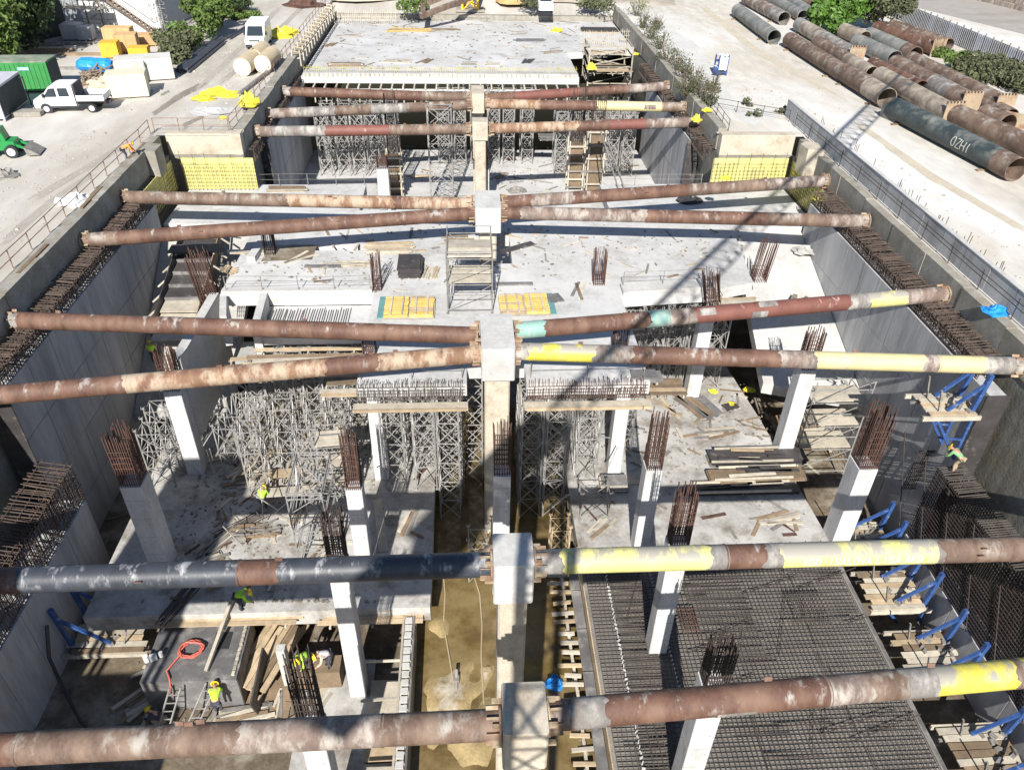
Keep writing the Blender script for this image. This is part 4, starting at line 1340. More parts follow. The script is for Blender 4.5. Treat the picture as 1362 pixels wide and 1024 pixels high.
plank_pile('grey slatted pallet boards near the middle of the far deck', 624, 85, ZF, 1.8, 6, 1, 0, (galv_d, wood_p), .2, .06, .04, GP)
plank_pile('dark sheets on the bush side of the far deck', 705, 54, ZF, 4.2, 3, 1, .05, (ply_g,), .5, .06, .06, GP)
plank_pile('pale pallet boards beside the slatted ones on the far deck', 655, 86, ZF, 1.8, 6, 1, 0, (wood_p,), .2, .06, .04, GP)
plank_pile('dark narrow sheets near the stair platform of the far deck', 702, 82, ZF, 2.2, 3, 1, 1.3, (ply,), .35, .05, .1, GP)
plank_pile('fan of dark brown boards on the lower slab behind the crown barred column', 922, 540, ZA, 3.2, 4, 2, -1.1, (wood_d, ply_g), .26, .06, .12, GP)
plank_pile('grey brown sheets lying beside the fan of dark boards', 938, 541, ZA, 2.6, 2, 2, -1.2, (ply_g,), .6, .04, .06, GP)
plank_pile('thin pinkish boards near the edge bars corner on the lower slab', 890, 543, ZA, 3.0, 2, 1, -1.05, (wood,), .2, .04, .2, GP)
plank_pile('bundle of tall planks leaning in the lower bay beside the lit form box', 356, 872, -13.6, 4.4, 6, 2, 1.25, (wood_d, wood), .3, .08, .08, GP)
plank_pile('pale planks propped at the corner of the lit form box', 243, 850, -12.8, 3.6, 4, 2, 1.0, (wood_p, wood), .16, .08, .08, GP)
plank_pile('scattered short offcuts in a heap on the sunlit part of the lower slab', 340, 708, ZA, .9, 9, 4, .15, (wood_d, galv_d), .1, .06, .5, GP)
plank_pile('sheaf of grey poles lying on the lit slab by the shade edge', 292, 722, ZA, 2.8, 7, 2, 1.0, (galv_d, wood_p), .09, .06, .12, GP)
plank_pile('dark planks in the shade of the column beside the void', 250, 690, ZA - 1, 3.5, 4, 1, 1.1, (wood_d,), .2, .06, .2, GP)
plank_pile('mess of splayed boards among the prop towers on the lower slab', 375, 545, ZA + 1.2, 2.8, 6, 3, .9, (wood, wood_p, wood_d), .16, .06, .5, GP)
plank_pile('second mess of boards between two plywood sheets', 345, 610, ZA + .8, 2.4, 7, 2, .9, (wood_p, wood), .12, .05, .6, GP)
plank_pile('tangle of boards left of the ladder scaffold foot', 383, 630, ZA + .2, 2.2, 6, 2, 1.2, (wood_p, wood_d), .12, .05, .6, GP)

# big black stacks of formwork beams and sheets on the lower slab
def panel_stack(label, px, py, z, L, W, lay, rz, mts, group=None):
    c = at(px, py, z)
    r = thing('panel_stack', label, 'panels', c, rz, group)
    for k in range(lay):
        bx('panel', (round(L * U(.9, 1), 1), W, .09), random.choice(mts), (U(-.15, .15), U(-.08, .08), .06 + k * .115), (0, 0, U(-.02, .02)), r)
    for k in range(3):
        bx('bearer', (.1, round(W + .16, 2), .07), wood_p, (-L * .38 + k * L * .38, 0, .02), (0, 0, 0), r)
    if L > 5.5:
        for s in (-1, 1):
            bx('edge_beam', (round(L * .8, 1), .1, .12), wood_p, (U(-.5, .5), s * (W / 2 + .07), .1 + lay * .1), (0, 0, U(-.01, .01)), r)
        for k in range(5):
            bx('top_board', (round(U(1.2, 3.0), 1), .22, .05), random.choice([wood_p, wood_d, ply, wood]), (U(-L * .3, L * .3), U(-W / 2, W / 2), .1 + lay * .118), (0, 0, U(-.08, .08)), r)
    return r


panel_stack('wide stack of dirty black panels behind the bar topped column', 1005, 612, ZA, 6.4, 1.1, 4, 0, (ply, ply_g))
panel_stack('lower stack of brown edged panels in front of the wide black stack', 1005, 636, ZA, 6.0, .9, 4, .01, (ply_g, wood_d))
panel_stack('black beams in a low dark stack along the shaded strip of slab', 985, 652, ZA, 7.2, .7, 2, 0, (ply,))
panel_stack('small pile of pale form panels on the lower slab by the water strip', 815, 648, ZA, 1.6, .9, 5, .0, (ply_g, wood_p))
panel_stack('thin grey sheets lying under the pale form panel pile', 822, 640, ZA, 2.4, .8, 1, .1, (wood_p,))
r = panel_stack('black formwork box with tangled bars on the upper slab', 545, 360, ZB, 1.55, 2.3, 6, 0, (ply,))
panel_stack('blue grey plastic stack at the end of the edge bars', 858, 505, ZA + 7.2, 1.5, .8, 4, 0, (ply_g,))
panel_stack('long dark board lying askew before the scaffold tower', 690, 330, ZB, 3.0, .55, 1, .55, (ply,))
panel_stack('grey strip of form panels flat on the slab by the loose sheaf of boards', 430, 355, ZB, 2.5, .35, 1, .0, (ply_g,))
panel_stack('faint grey board flat on the slab between scaffold tower and crane shadow', 687, 379, ZB, 2.4, .35, 1, .0, (ply_g,))
panel_stack('dark frame leaning flat near the yellow beam table', 739, 398, ZB, 1.0, 1.0, 1, .3, (ply_g,))
panel_stack('dark sheets beside the rags on the lower slab behind the crown barred column', 973, 541, ZA, 1.0, .7, 1, .4, (ply,))
panel_stack('grey stacked boxes on the narrow floor below the orange cream strut', 727, 185, ZN, 2.0, 1.2, 4, 0, (ply_g,))


def beam_table(label, px, py, rz, side):
    """yellow beam slab tables stacked on a teal edged sheet"""
    c = at(px, py, ZB)
    r = thing('formwork_table', label, 'formwork', c, rz, 'yellow beam tables on the upper slab')
    bx('teal_sheet', (.95, 2.6, .06), teal, (side * 1.45, .25, .04), (0, 0, 0), r)
    bx('base_sheet', (3.1, 2.4, .05), wood_p, (0, 0, .1), (0, 0, 0), r)
    for q in (-.78, .78):
        for k in range(9):
            bx('yellow_beam', (1.42, .13, .18), yel_h if (side < 0) == (q < 0) or random.random() < .6 else wood, (q + U(-.04, .04), -1.08 + k * .27, .22), (0, 0, U(-.02, .02)), r)
    for q in (-1.1, -.4, .4, 1.1):
        bx('runner', (.1, 2.3, .06), wood_p, (q, 0, .34), (0, 0, 0), r)
    return r


beam_table('yellow beam table beside a teal sheet on the road side of the scaffold tower', 545, 412, 0, -1)
beam_table('yellow beam table with a teal sheet on the crane shadow side', 697, 408, .03, 1)

# concrete upstands and openings by the plywood stair
def upstand(label, pts, w_, z0, z1):
    r = thing('upstand_wall', label, 'wall', (pts[0][0], pts[0][1], z0), group='low concrete walls on the slab')
    mb = MB()
    for (a, b) in zip(pts[:-1], pts[1:]):
        mb.beam((a[0], a[1], (z0 + z1) / 2), (b[0], b[1], (z0 + z1) / 2), w_, z1 - z0)
    mb.build('wall', conc_l, r, base=r.location)
    return r


upstand('sloping low concrete wall running under the plain brown strut beside the void', [(-15.9, 43.4), (-16.1, 35.9)], .55, -9.3, ZB + .15)
upstand('short concrete wall beside the small dark opening', [(-12.85, 43.35), (-12.55, 39.4)], .45, -6.4, ZB + .12)
upstand('concrete kerb between the starter bars and the small dark opening', [(-15.3, 43.1), (-14.7, 40.6)], .4, -6, ZB + .1)
upstand('short slanting kerb by the earth filled pocket in the slab', [(-14.6, 47.9), (-14.4, 50.4)], .55, ZB - .6, ZB + .4)
single(MB().box2((-14.6, 40.6, -7.4), (-12.9, 42.9, -7.2)), 'opening_floor', conc, 'shaded floor of the small dark opening in the slab', 'slab')
struct(MB().prism([(-14.0, 48.0), (-10.6, 48.2), (-10.6, 50.4), (-13.8, 50.5)], ZB - .2, ZB + .012), 'earth_pocket', earth)

# plywood stair form running up beside the shaded wall
r = thing('stair_form', 'plywood form of a stair with glossy black steps between two braced side boards', 'formwork', (-18.6, 45, -7))
for k in range(9):
    t = k / 8
    y, z = 43.0 + t * 9.4, -6.6 + t * 2.75
    bx('form_step', (2.5, 1.25, .1), ply if k > 2 else wood_p, (-.3, y - 45, z + 7), (0.12, 0, 0), r)
    if k > 2:
        bx('riser', (2.5, .05, .34), ply_g, (-.3, y - 45 - .6, z + 6.85), (0, 0, 0), r)
for s_ in (-1, 1):
    MB().beam((s_ * 1.35 - .3, -2.2, .55), (s_ * 1.35 - .3, 7.2, 3.35), .06, .75).build('side_board', ply if s_ < 0 else wood_d, r)
    for k in range(7):
        y, z = -1.8 + k * 1.35, .6 + k * .39
        bx('side_brace', (.75, .1, .1), wood_p, (s_ * 1.75 - .3, y, z), (0, s_ * .7, U(-.1, .1)), r)
panel_stack('black panels at the foot of the plywood stair form', 233, 412, -6.6, 3.0, 1.7, 2, .03, (ply,))
panel_stack('dark blue grey sheets at the top of the plywood stair form', 262, 333, ZB + .1, 3.3, 1.2, 2, .05, (ply_g, ply))
plank_pile('single pale beam lying across the slab edge behind the starter bars', 335, 336, ZB, 3.4, 2, 1, -.02, (wood_p,), .25, .1, .02, GP)

# lit form box in the lower bay
r = thing('form_box', 'dusty form box with a square hatch and a coil of red hose on its lid', 'formwork', (-13.3, 23.3, ZL))
cA = r.location
bx('lid', (4.4, 3.4, .1), ply_g, (0, .1, 2.2), (0, 0, 0), r)
for (dx, dy, sx, sy) in ((0, -1.55, 4.4, .08), (0, 1.75, 4.4, .08), (-2.18, .1, .08, 3.3), (2.18, .1, .08, 3.3)):
    bx('side_panel', (sx, sy, 2.1), ply_g, (dx, dy, 1.1), (0, 0, 0), r)
bx('hatch', (.8, .95, .05), black, (1.05, .55, 2.262), (0, 0, 0), r)
for k in range(12):
    bx('cleat', (.2, .14, .1), wood_p, (-2.0 + k * .36, 1.62, 2.3), (0, 0, U(-.3, .3)), r)
    bx('cleat', (.14, .2, .1), wood_p, (2.02, -1.3 + k * .26, 2.3), (0, 0, U(-.3, .3)), r)
MB().beam((.75, -1.2, 2.4), (1.45, 2.4, 3.6), .16, .16).build('brace_beam', wood_p, r)
mb = MB()
cc = Vector((-13.6, 23.3, -12.3))
pts = []
for k in range(70):
    a = k * .33
    rr = .5 + .08 * math.sin(k * .9) + .05 * math.sin(k * .37)
    pts.append(cc + Vector((rr * math.cos(a) + .05 * math.sin(k), rr * math.sin(a) * .9, .05 + .0022 * k)))
pts += [cc + Vector((-.6, -.7, .1)), cc + Vector((-.8, -1.1, .06)), cc + Vector((-.55, -1.5, .06)), cc + Vector((-.5, -1.9, -.7))]
mb.path(pts, .035, 5)
single(mb, 'hose_coil', hose_r, 'coil of red hose on the lid of the dusty form box', 'hose', base=tuple(cc))
mb = MB()
mb.box((-15.2, 22.9, -12.15), (.3, .22, .3), .4).tube((-15.5, 22.8, -12.28), (-15.5, 22.8, -11.9), .12, 8)
mb.tube((-14.9, 23.05, -12.28), (-14.9, 23.05, -12.0), .1, 8)
single(mb, 'tool_kit', white_d, 'white bucket and tools on the outer edge of the form box lid', 'tools')
# steep black sheet leaning next to the box, white post
single(MB().beam((-10.35, 21.0, -13.9), (-10.2, 23.6, -13.2), .08, 1.9), 'form_sheet', ply, 'black sheet standing on edge beside the form box and a worker', 'panel')
single(MB().box2((-9.35, 22.6, -14.4), (-8.95, 23.0, -11.6)), 'short_post', conc_l, 'short white post beside the leaning tall planks', 'post')
single(MB().box2((-8.4, 14, -14.58), (-5.0, 24, -14.45)), 'blinding_patch', conc_a, 'dusty concrete blinding around the lit column in the lower bay', 'slab')
single(MB().box2((-12.2, 20.2, -14.58), (-8.9, 24.2, -14.5)), 'floor_boards', wood_d, 'olive brown form boards on the floor under the leaning planks', 'boards')
for k, (x0, y0, x1, y1) in enumerate([(-13.4, 20.0, -12.2, 21.6), (-14.6, 20.1, -13.8, 21.4)]):
    mb = MB()
    for e in (-.25, .25):
        mb.beam((x0 + e, y0, -14.5), (x1 + e, y1, -12.4), .06)
    for q in range(6):
        t = (q + .6) / 6.5
        mb.beam((x0 - .25 + (x1 - x0) * t, y0 + (y1 - y0) * t, -14.5 + 2.1 * t), (x0 + .25 + (x1 - x0) * t, y0 + (y1 - y0) * t, -14.5 + 2.1 * t), .04)
    single(mb, 'ladder', galv, ['aluminium ladder under the worker at the form box', 'ladder at the dark corner beside a worker in yellow boots'][k], 'ladder')
# plywood sheets between the shoring on the lower slab
for k, (px, py, lx, ly, rz, lb) in enumerate([(385, 520, 2.2, 2.6, .2, 'pale plywood sheet between two prop towers'), (430, 545, 2.4, 3.2, .0, 'large pale plywood sheet right of the prop towers'),
                                              (412, 610, 2.0, 2.0, .1, 'pale sheet at the head of the ladder scaffold'), (352, 575, 2.0, 2.4, .3, 'sheet half covered by splayed boards'),
                                              (505, 690, .5, 4.0, .18, 'narrow sunlit strip of sheet near the column in crane shade')]):
    c = at(px, py, ZA + .5)
    single(MB().box((c.x, c.y, ZA + .08), (lx, ly, .05), rz), 'plywood_sheet', wood_p, lb, 'panel', 'plywood sheets on the lower slab')

# loose single boards scattered by eye on every level
GS = 'loose offcuts scattered over the slabs'
def scatter(n, poly, z, mts, lab, lr=(.5, 1.8)):
    P = [at(p[0], p[1], z) for p in poly]
    for k in range(n):
        a, b = random.random(), random.random()
        p = P[0].lerp(P[1], a).lerp(P[3].lerp(P[2], a), b)
        L_ = round(U(*lr), 1)
        mt = random.choice(mts)
        rz = U(0, 3.14)
        o = bx('offcut', (L_, round(U(.08, .22), 2), .05), mt, (p.x, p.y, z + .03), (0, 0, rz))
        c = 'grey' if mt in (galv_d, ply_g) else 'brown' if mt in (wood_d, rust) else 'pale'
        s = 'long' if L_ > (lr[0] + lr[1]) / 2 else 'short'
        d = 'crosswise' if rz < .5 or rz > 2.64 else 'lengthwise' if 1.07 < rz < 2.07 else 'slanting'
        tag(o, '%s %s %s lying %s %s' % (s, c, lab[0], d, lab[1]), 'board', GS)


scatter(26, [(505, 195), (760, 195), (765, 255), (505, 255)], ZN, (wood_p, wood_d, galv_d), ('offcut', 'on the littered floor of the narrow part'))
scatter(20, [(430, 300), (780, 300), (800, 380), (400, 380)], ZB, (wood_p, wood, ply_g), ('offcut', 'on the upper slab'))
scatter(24, [(880, 510), (1010, 510), (1020, 585), (900, 590)], ZA, (wood_p, wood_d, galv_d), ('offcut', 'on the lower slab beside the fan of boards'))
scatter(14, [(780, 665), (1060, 668), (1080, 712), (790, 715)], ZA, (wood_d, galv_d, rust), ('stick', 'on the pale strip of slab before the bar grid'))
scatter(22, [(280, 660), (440, 640), (450, 730), (270, 740)], ZA, (wood_d, wood_p), ('offcut', 'on the sunlit part of the lower slab'))
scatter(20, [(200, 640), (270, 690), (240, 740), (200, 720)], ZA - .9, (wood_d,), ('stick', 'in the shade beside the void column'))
scatter(26, [(430, 28), (820, 26), (790, 48), (420, 50)], ZF, (wood_p, wood_d, galv_d), ('board', 'at the back of the far deck'), (1.0, 3.5))
scatter(20, [(430, 55), (770, 55), (770, 90), (410, 90)], ZF, (wood_p, galv_d), ('board', 'on the open middle of the far deck'), (.6, 2.4))
scatter(14, [(700, 300), (960, 312), (950, 375), (720, 375)], ZB, (wood_p, galv_d), ('offcut', 'near the crane shadow on the upper slab'))
scatter(30, [(300, 520), (470, 520), (440, 640), (290, 640)], ZA + .05, (wood, wood_p, wood_d), ('board', 'among the prop towers on the lower slab'), (.8, 2.4))
for (x, y, z, n) in ((-12, 36, ZA, 40), (-9, 31, ZA, 22), (7, 33, ZA, 16)):
    mb = MB()
    for k in range(n):
        p = Vector((x + U(-3.5, 3.5), y + U(-2.5, 2.5), z + U(.1, 2.2)))
        a = U(0, 6.28)
        l_ = U(1, 2.4)
        e = p + Vector((math.cos(a) * l_ * .5, math.sin(a) * l_ * .5, U(.2, 2.2)))
        mb.tube(p, e, .035, 4, True)
    o = mb.build('leaning_props', galv)
    o['kind'] = 'stuff'
    tag(o, {40: 'jumble of leaning props and tubes among the shoring on the lower slab', 22: 'jumble of leaning tubes around the ladder scaffold', 16: 'jumble of tubes beside the white edge column'}[n], 'props')

# rags and tarps
def rag(label, px, py, z, s, mt=yel_t, cat='tarp', flat=.45, seed=0):
    c = at(px, py, z)
    rr = random.Random(seed + px)
    mb = MB()
    nu, nv = 12, 6
    for j in range(nv + 1):
        for i in range(nu):
            a = i / nu * 2 * math.pi
            b = j / nv * math.pi / 2
            k = s * (.75 + .5 * rr.random())
            mb.v.append((c.x + k * math.cos(a) * math.cos(b), c.y + k * math.sin(a) * math.cos(b) * .8, z + .01 + k * math.sin(b) * flat * (.5 + .8 * rr.random())))
    for j in range(nv):
        for i in range(nu):
            a, b = j * nu + i, j * nu + (i + 1) % nu
            mb.f.append((a, b, b + nu, a + nu))
    return single(mb, 'tarp', mt, label, cat, 'crumpled tarps and rags', (c.x, c.y, z))


rag('crumpled yellow tarp beside the white van', 372, 49, 0, 1.9)
rag('second lobe of yellow tarp by the white van near the rail', 383, 45, 0, 1.3)
rag('flat yellow tarp beside the wheel track on the dusty road', 288, 124, 0, 1.3, flat=.3)
rag('long yellow tarp at the guard rail end of the dusty road', 306, 127, 0, 1.1, flat=.3)
rag('small yellow tarp to the road side of the flat ones', 271, 132, 0, 1.0, flat=.3)
rag('yellow tarp hung on the guard rail bend', 332, 140, 0.4, .9, flat=1.0)
rag('tiny yellow rag on the ground by the guard rail', 298, 158, 0, .4)
rag('yellow rag on top of the brown strut near the bar mesh', 965, 238, -.5, .4)
rag('yellow rag on the head of the grey wall under two struts', 1090, 266, -1.8, .45)
rag('yellow rag on the end of the red middled strut', 926, 161, -.4, .5, flat=.9)
rag('yellow rag on the capping beam beside the bushes', 940, 148, .4, .5)
rag('yellow rags at the stair platform of the far deck', 787, 92, ZF, .6, flat=.9)
rag('yellow rag near the back of the far deck', 741, 42, ZF, .8)
rag('yellow rag on the brown bars of the bush side wall', 845, 73, -1, .5)
rag('blue rag bundle on the parapet top', 1322, 415, .1, .7, blue_t)
rag('blue rag by a pump hose in the narrow water strip', 737, 910, ZW, .45, blue_t, flat=1.0)
rag('blue white sack in the front of the plank stack', 480, 322, ZB, .4, grey_m)
rag('pale yellow rag beside the dark sheets on the lower slab', 948, 521, ZA, .35)
rag('second yellow rag near the edge of the lower slab', 996, 519, ZA, .4)
rag('third yellow rag on a board of the lower slab', 972, 538, ZA, .35)
rag('wrapped white roll on the guard rail side of the road', 100, 270, 0, 1.1, white_d, flat=.5)
rag('rusty tangle of bars on the road beyond the van', 405, 8, 0, 2.6, rust, 'scrap', .25)
rag('grey rubble spill on the dusty road corner', 285, 148, 0, 1.8, conc_l, 'rubble', .12)
rag('dark scrap pile at the road edge of the picture', 4, 235, 0, 1.0, galv_d, 'scrap', .4)
rag('red brown weed clump on the narrow floor', 680, 212, ZN, .6, rust, 'scrap', .3)
rag('black bundle hung on the slab side near the parapet end', 917, 268, ZB, 1.0, blackp, 'scrap', .5)
rag('grey cement pile on the narrow floor', 687, 254, ZN, 1.0, galv_d, 'rubble', .3)
rag('rubble heap on the ramp by the grey wall', 1070, 334, -5.1, .9, conc, 'rubble', .3)

# timber column forms and props in the narrow part
def column_form(label, px, py, z0, z1, w_, group='timber column forms'):
    c = at(px, py, z0)
    r = thing('column_form', label, 'formwork', c, 0, group)
    h = z1 - z0
    bx('form_core', (w_ * .8, w_ * .8, h - .3), wood_d, (0, 0, h / 2), (0, 0, 0), r)
    for sx, sy in ((-1, -1), (1, -1), (1, 1), (-1, 1)):
        bx('post', (.14, .14, round(h + .4, 1)), wood_p, (sx * w_ / 2, sy * w_ / 2, h / 2 + .1), (0, 0, 0), r)
    for k in range(6):
        zz = .4 + k * (h - .6) / 5
        bx('clamp', (w_ + .5, .12, .16), wood_p if k % 2 else galv_d, (0, -w_ / 2 - .12, zz), (0, 0, 0), r)
        bx('clamp', (.12, w_ + .5, .16), wood_p, (w_ / 2 + .12, 0, zz), (0, 0, 0), r)
    mb = MB()
    cage(mb, 0, 0, h, max(1.5, .3 - z1), w_ * .75, w_ * .75, 7, .04, .03, 4)
    mb.build('rebar_cage', rustd, r)['kind'] = 'stuff'
    MB().beam((w_ * .7, -w_ / 2, .2), (w_ * 2.2, -w_ * 2.5, -0.0), .1).build('foot_brace', galv_d, r)
    return r


column_form('timber column form with tall bars next to the far white column', 527, 262, ZN, -5.6, 1.3)
column_form('dark timber column form with yellow clamps behind the pale one', 763, 250, ZN, -5.2, 1.5)
column_form('tall pale timber column form before the sunlit far wall', 787, 262, ZN, -3.0, 1.5)
mb = MB()
for k in range(10):
    p = at(772, 200 + k * 3, ZN) + Vector((0, 0, 3.5))
    mb.beam(p + Vector((U(-.8, .8), 0, U(-.6, .6))), p + Vector((U(-.8, .8), .2, U(.6, 1.6))), .12)
o = single(mb, 'clamp_bundle', yel_h, 'yellow clamps hung between the two timber column forms', 'formwork')
for k, (px, py) in enumerate([(631, 200), (640, 196), (632, 222)]):
    c = at(px, py, ZN)
    single(MB().beam(c, c + Vector((.2, .5, 5.5)), .22), 'timber_prop', wood_p, ['long timber prop against the slim centre pier', 'second timber prop hugging the slim centre pier', 'short lower prop at the foot of the slim centre pier'][k], 'prop')
for (px, py, L_, rz, lb) in ((545, 205, 5, -.5, 'thin pole lying on the littered floor near the timber column form'), (595, 262, 4, .05, 'pole lying near the orange cream strut'),
                             (735, 218, 4, .6, 'pole pointing to the timber forms on the littered floor'), (705, 240, 5, -.4, 'pole crossing the litter beside the cement pile')):
    c = at(px, py, ZN)
    o = MB().tube((-L_ / 2, 0, .06), (L_ / 2, 0, .06), .06, 6).build('pole', galv_d)
    o.location = c
    o.rotation_euler = (0, 0, rz)
    tag(o, lb, 'pole')
# long braces leaning from slab to narrow floor, bars across openings
mb = MB()
mb.beam(at(822, 252, ZB) + Vector((0, 0, .1)), at(797, 215, ZB) + Vector((0, .5, 2.5)), .1)
mb.beam(at(830, 252, ZB) + Vector((0, 0, .1)), at(801, 212, ZB) + Vector((0, .5, 2.5)), .1)
single(mb, 'raking_props', galv_d, 'pair of grey raking props leaning over the slab edge beside the timber forms', 'prop')

# safety post lines with sagging wires on the slabs
def wire_line(label, pts, z, h=1.0, step=2.2, mt=galv_d):
    r = thing('wire_fence', label, 'fence', (pts[0][0], pts[0][1], z), group='wire guard lines')
    mb = MB()
    posts = []
    for a, b in zip(pts[:-1], pts[1:]):
        a, b = Vector((*a, z)), Vector((*b, z))
        n = max(1, int((b - a).length / step))
        for k in range(n):
            posts.append(a.lerp(b, k / n))
    posts.append(Vector((*pts[-1], z)))
    for p in posts:
        MB().tube(p, p + Vector((0, 0, h)), .03, 5).build('post', mt, r, base=r.location)
    for zz in (h * .5, h * .95):
        mb.path([p + Vector((0, 0, zz + U(-.05, .05))) for p in posts], .014, 4)
    mb.build('wire', mt, r, base=r.location)
    return r


wire_line('thin wire guard across the slab behind the brown strut pair', [(-22.2, 61.7), (-8.4, 61.7)], ZB)
wire_line('thin wire guard along the slab edge by the sunlit wall foot', [(11.3, 61.7), (19.8, 61.7)], ZB)
wire_line('thin wire guard along the slab edge above the lowered bay', [(-15.2, 43.6), (-6.2, 43.6)], ZB + .2)
wire_line('thin wire guard on the edge bars before the crane shaded pier', [(-5.8, 33.9), (-.4, 33.9)], ZB)
wire_line('thin wire guard on the slab edge right of the cream pier', [(3.3, 33.9), (9.5, 33.9)], ZB)
wire_line('thin wire guard above the dark opening with shoring', [(10, 43.6), (15.3, 44.0)], ZB + .28)
# hoses in the channel
for k, (pp, lb) in enumerate([([(588, 745), (592, 790), (590, 830), (597, 870), (603, 905), (608, 918)], 'pale hose lying in the muddy water along the form wall side'),
                              ([(625, 748), (638, 790), (641, 830), (640, 870), (644, 945)], 'pale hose in the muddy water beside the pier')]):
    mb = MB()
    mb.path([at(a, b, ZW + .06) for a, b in pp], .04, 6)
    single(mb, 'hose', hose_w, lb, 'hose')
mb = MB()
c = at(607, 910, ZW)
mb.tube(c + Vector((0, -.4, .05)), c + Vector((0, .5, .5)), .1, 8).box(c + Vector((0, .1, .2)), (.3, .3, .4))
single(mb, 'pump', galv_d, 'small rusty pump standing at the end of the pale hose in the mud', 'pump')
single(MB().path([Vector((-20.35, 24.2, -11.2)), Vector((-20.35, 23.4, -12.6)), Vector((-19.8, 22.6, -14.2)), Vector((-18.6, 21.2, -14.4)), Vector((-16.8, 19.6, -14.45))], .09, 6), 'cable', blackp, 'thick black cable drooping down the shaded low wall', 'cable')

# litter on the floor of the lower bay and in the side voids
scatter(26, [(190, 880), (330, 900), (440, 960), (180, 990)], ZL + .08, (wood_d, galv_d, wood_p), ('board', 'on the floor of the lower bay'), (.6, 2.2))
scatter(16, [(1030, 520), (1130, 520), (1150, 640), (1060, 640)], ZL + .05, (wood_d, wood_p), ('board', 'in the dark void by the stair scaffold'), (.8, 2.6))
scatter(14, [(120, 690), (200, 640), (230, 760), (150, 780)], ZL + .05, (wood_d, galv_d), ('board', 'in the dark void beside the shaded wall'), (.8, 2.6))
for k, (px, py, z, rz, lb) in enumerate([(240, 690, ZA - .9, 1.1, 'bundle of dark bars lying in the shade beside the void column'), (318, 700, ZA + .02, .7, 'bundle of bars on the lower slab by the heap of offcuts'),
                                         (240, 800, ZA + .02, 1.2, 'bars hanging over the front edge of the lower slab')]):
    c = at(px, py, z)
    mb = MB()
    for q in range(9):
        a = rz + U(-.06, .06)
        l_ = U(2.2, 3.2)
        o_ = Vector((-math.sin(rz), math.cos(rz), 0)) * (q - 4) * .09
        mb.tube(c + o_ - Vector((math.cos(a), math.sin(a), 0)) * l_ / 2 + Vector((0, 0, .05)), c + o_ + Vector((math.cos(a), math.sin(a), 0)) * l_ / 2 + Vector((0, 0, .05)), .025, 4)
    o = single(mb, 'bar_bundle', rustd, lb, 'rebar', 'bar bundles on the lower slab', tuple(c))
    o['kind'] = 'stuff'

GP2 = 'timber and panels left on the slabs'
CL = [
 ('small stack of short planks near the back edge of the upper slab', 610, 318, ZB, 1.8, 4, 2, .1), ('three planks side by side close to the sheaf of starter bars by the crane shadow', 770, 388, ZB, 2.2, 3, 1, 1.4),
 ('pale boards fanned out near the loose sheaf on the slab', 440, 300, ZB, 2.0, 5, 1, .3), ('planks dropped across the slab beside the earth pocket', 395, 345, ZB, 2.4, 3, 1, .8),
 ('crossed planks on the ramp below the grey wall', 1060, 400, -6.2, 1.8, 4, 1, 1.0), ('pile of weathered planks at the back of the lower slab beside the ladder scaffold', 330, 640, ZA, 2.4, 5, 2, .2),
 ('pile of short boards on the sunlit slab near the shaded column', 285, 745, ZA, 1.4, 5, 2, .4), ('planks by the foot of the column behind the black strut', 430, 735, ZA, 1.6, 4, 2, 1.2),
 ('planks dropped between the two ladder scaffolds', 400, 680, ZA, 1.8, 4, 2, 1.3), ('weathered planks near the muddy channel on the lower slab', 540, 700, ZA, 2.2, 3, 1, 1.2),
 ('rough boards on the slab just behind the black board stack', 960, 575, ZA, 2.6, 4, 1, .15), ('boards on the pale slab strip before the bar grid', 1040, 690, ZA, 2.4, 4, 1, .1),
 ('boards by the foot of the bar topped column on the pale strip', 800, 700, ZA, 1.5, 4, 1, .9), ('planks lying in the lower bay beside the notched form wall', 420, 930, ZL + .1, 2.2, 5, 1, 1.3),
 ('heap of rough planks in the corner of the lower bay', 190, 930, ZL + .1, 2.2, 5, 3, .8), ('planks across the lower bay floor by the bottom strut', 330, 950, ZL + .1, 2.6, 4, 2, .1),
 ('pale planks near the road side of the far deck', 440, 60, ZF, 2.6, 4, 1, 1.2), ('boards left on the far deck near the bush side', 735, 70, ZF, 3.0, 4, 1, .4),
 ('grey boards at the back of the far deck by the pale wall bars', 590, 40, ZF, 4.0, 4, 2, .05), ('boards on the narrow floor by the sunlit wall', 835, 222, ZN, 2.4, 4, 1, .3),
 ('planks on the narrow floor beside the cement pile', 665, 235, ZN, 2.4, 4, 1, 1.0), ('planks on the narrow floor near the far white column', 560, 235, ZN, 2.6, 4, 1, .2)]
for lb, px, py, z, L_, n, lay, rz in CL:
    plank_pile(lb, px, py, z, L_, n, lay, rz, random.choice([(wood_p, wood_d), (wood_p, wood), (wood_d, galv_d, wood_p)]), .2, .06, .22, GP2)
scatter(44, [(290, 560), (560, 560), (560, 800), (200, 800)], ZA + .02, (wood_d, wood_p, galv_d, rust), ('stick', 'on the open lower slab'), (.3, 1.3))
scatter(24, [(780, 520), (1000, 510), (1050, 600), (790, 640)], ZA + .02, (wood_d, wood_p, galv_d), ('stick', 'on the lower slab before the black stack'), (.3, 1.2))
scatter(30, [(300, 305), (980, 305), (990, 385), (290, 390)], ZB + .005, (wood_d, wood_p, galv_d), ('stick', 'on the wide upper slab'), (.3, 1.2))
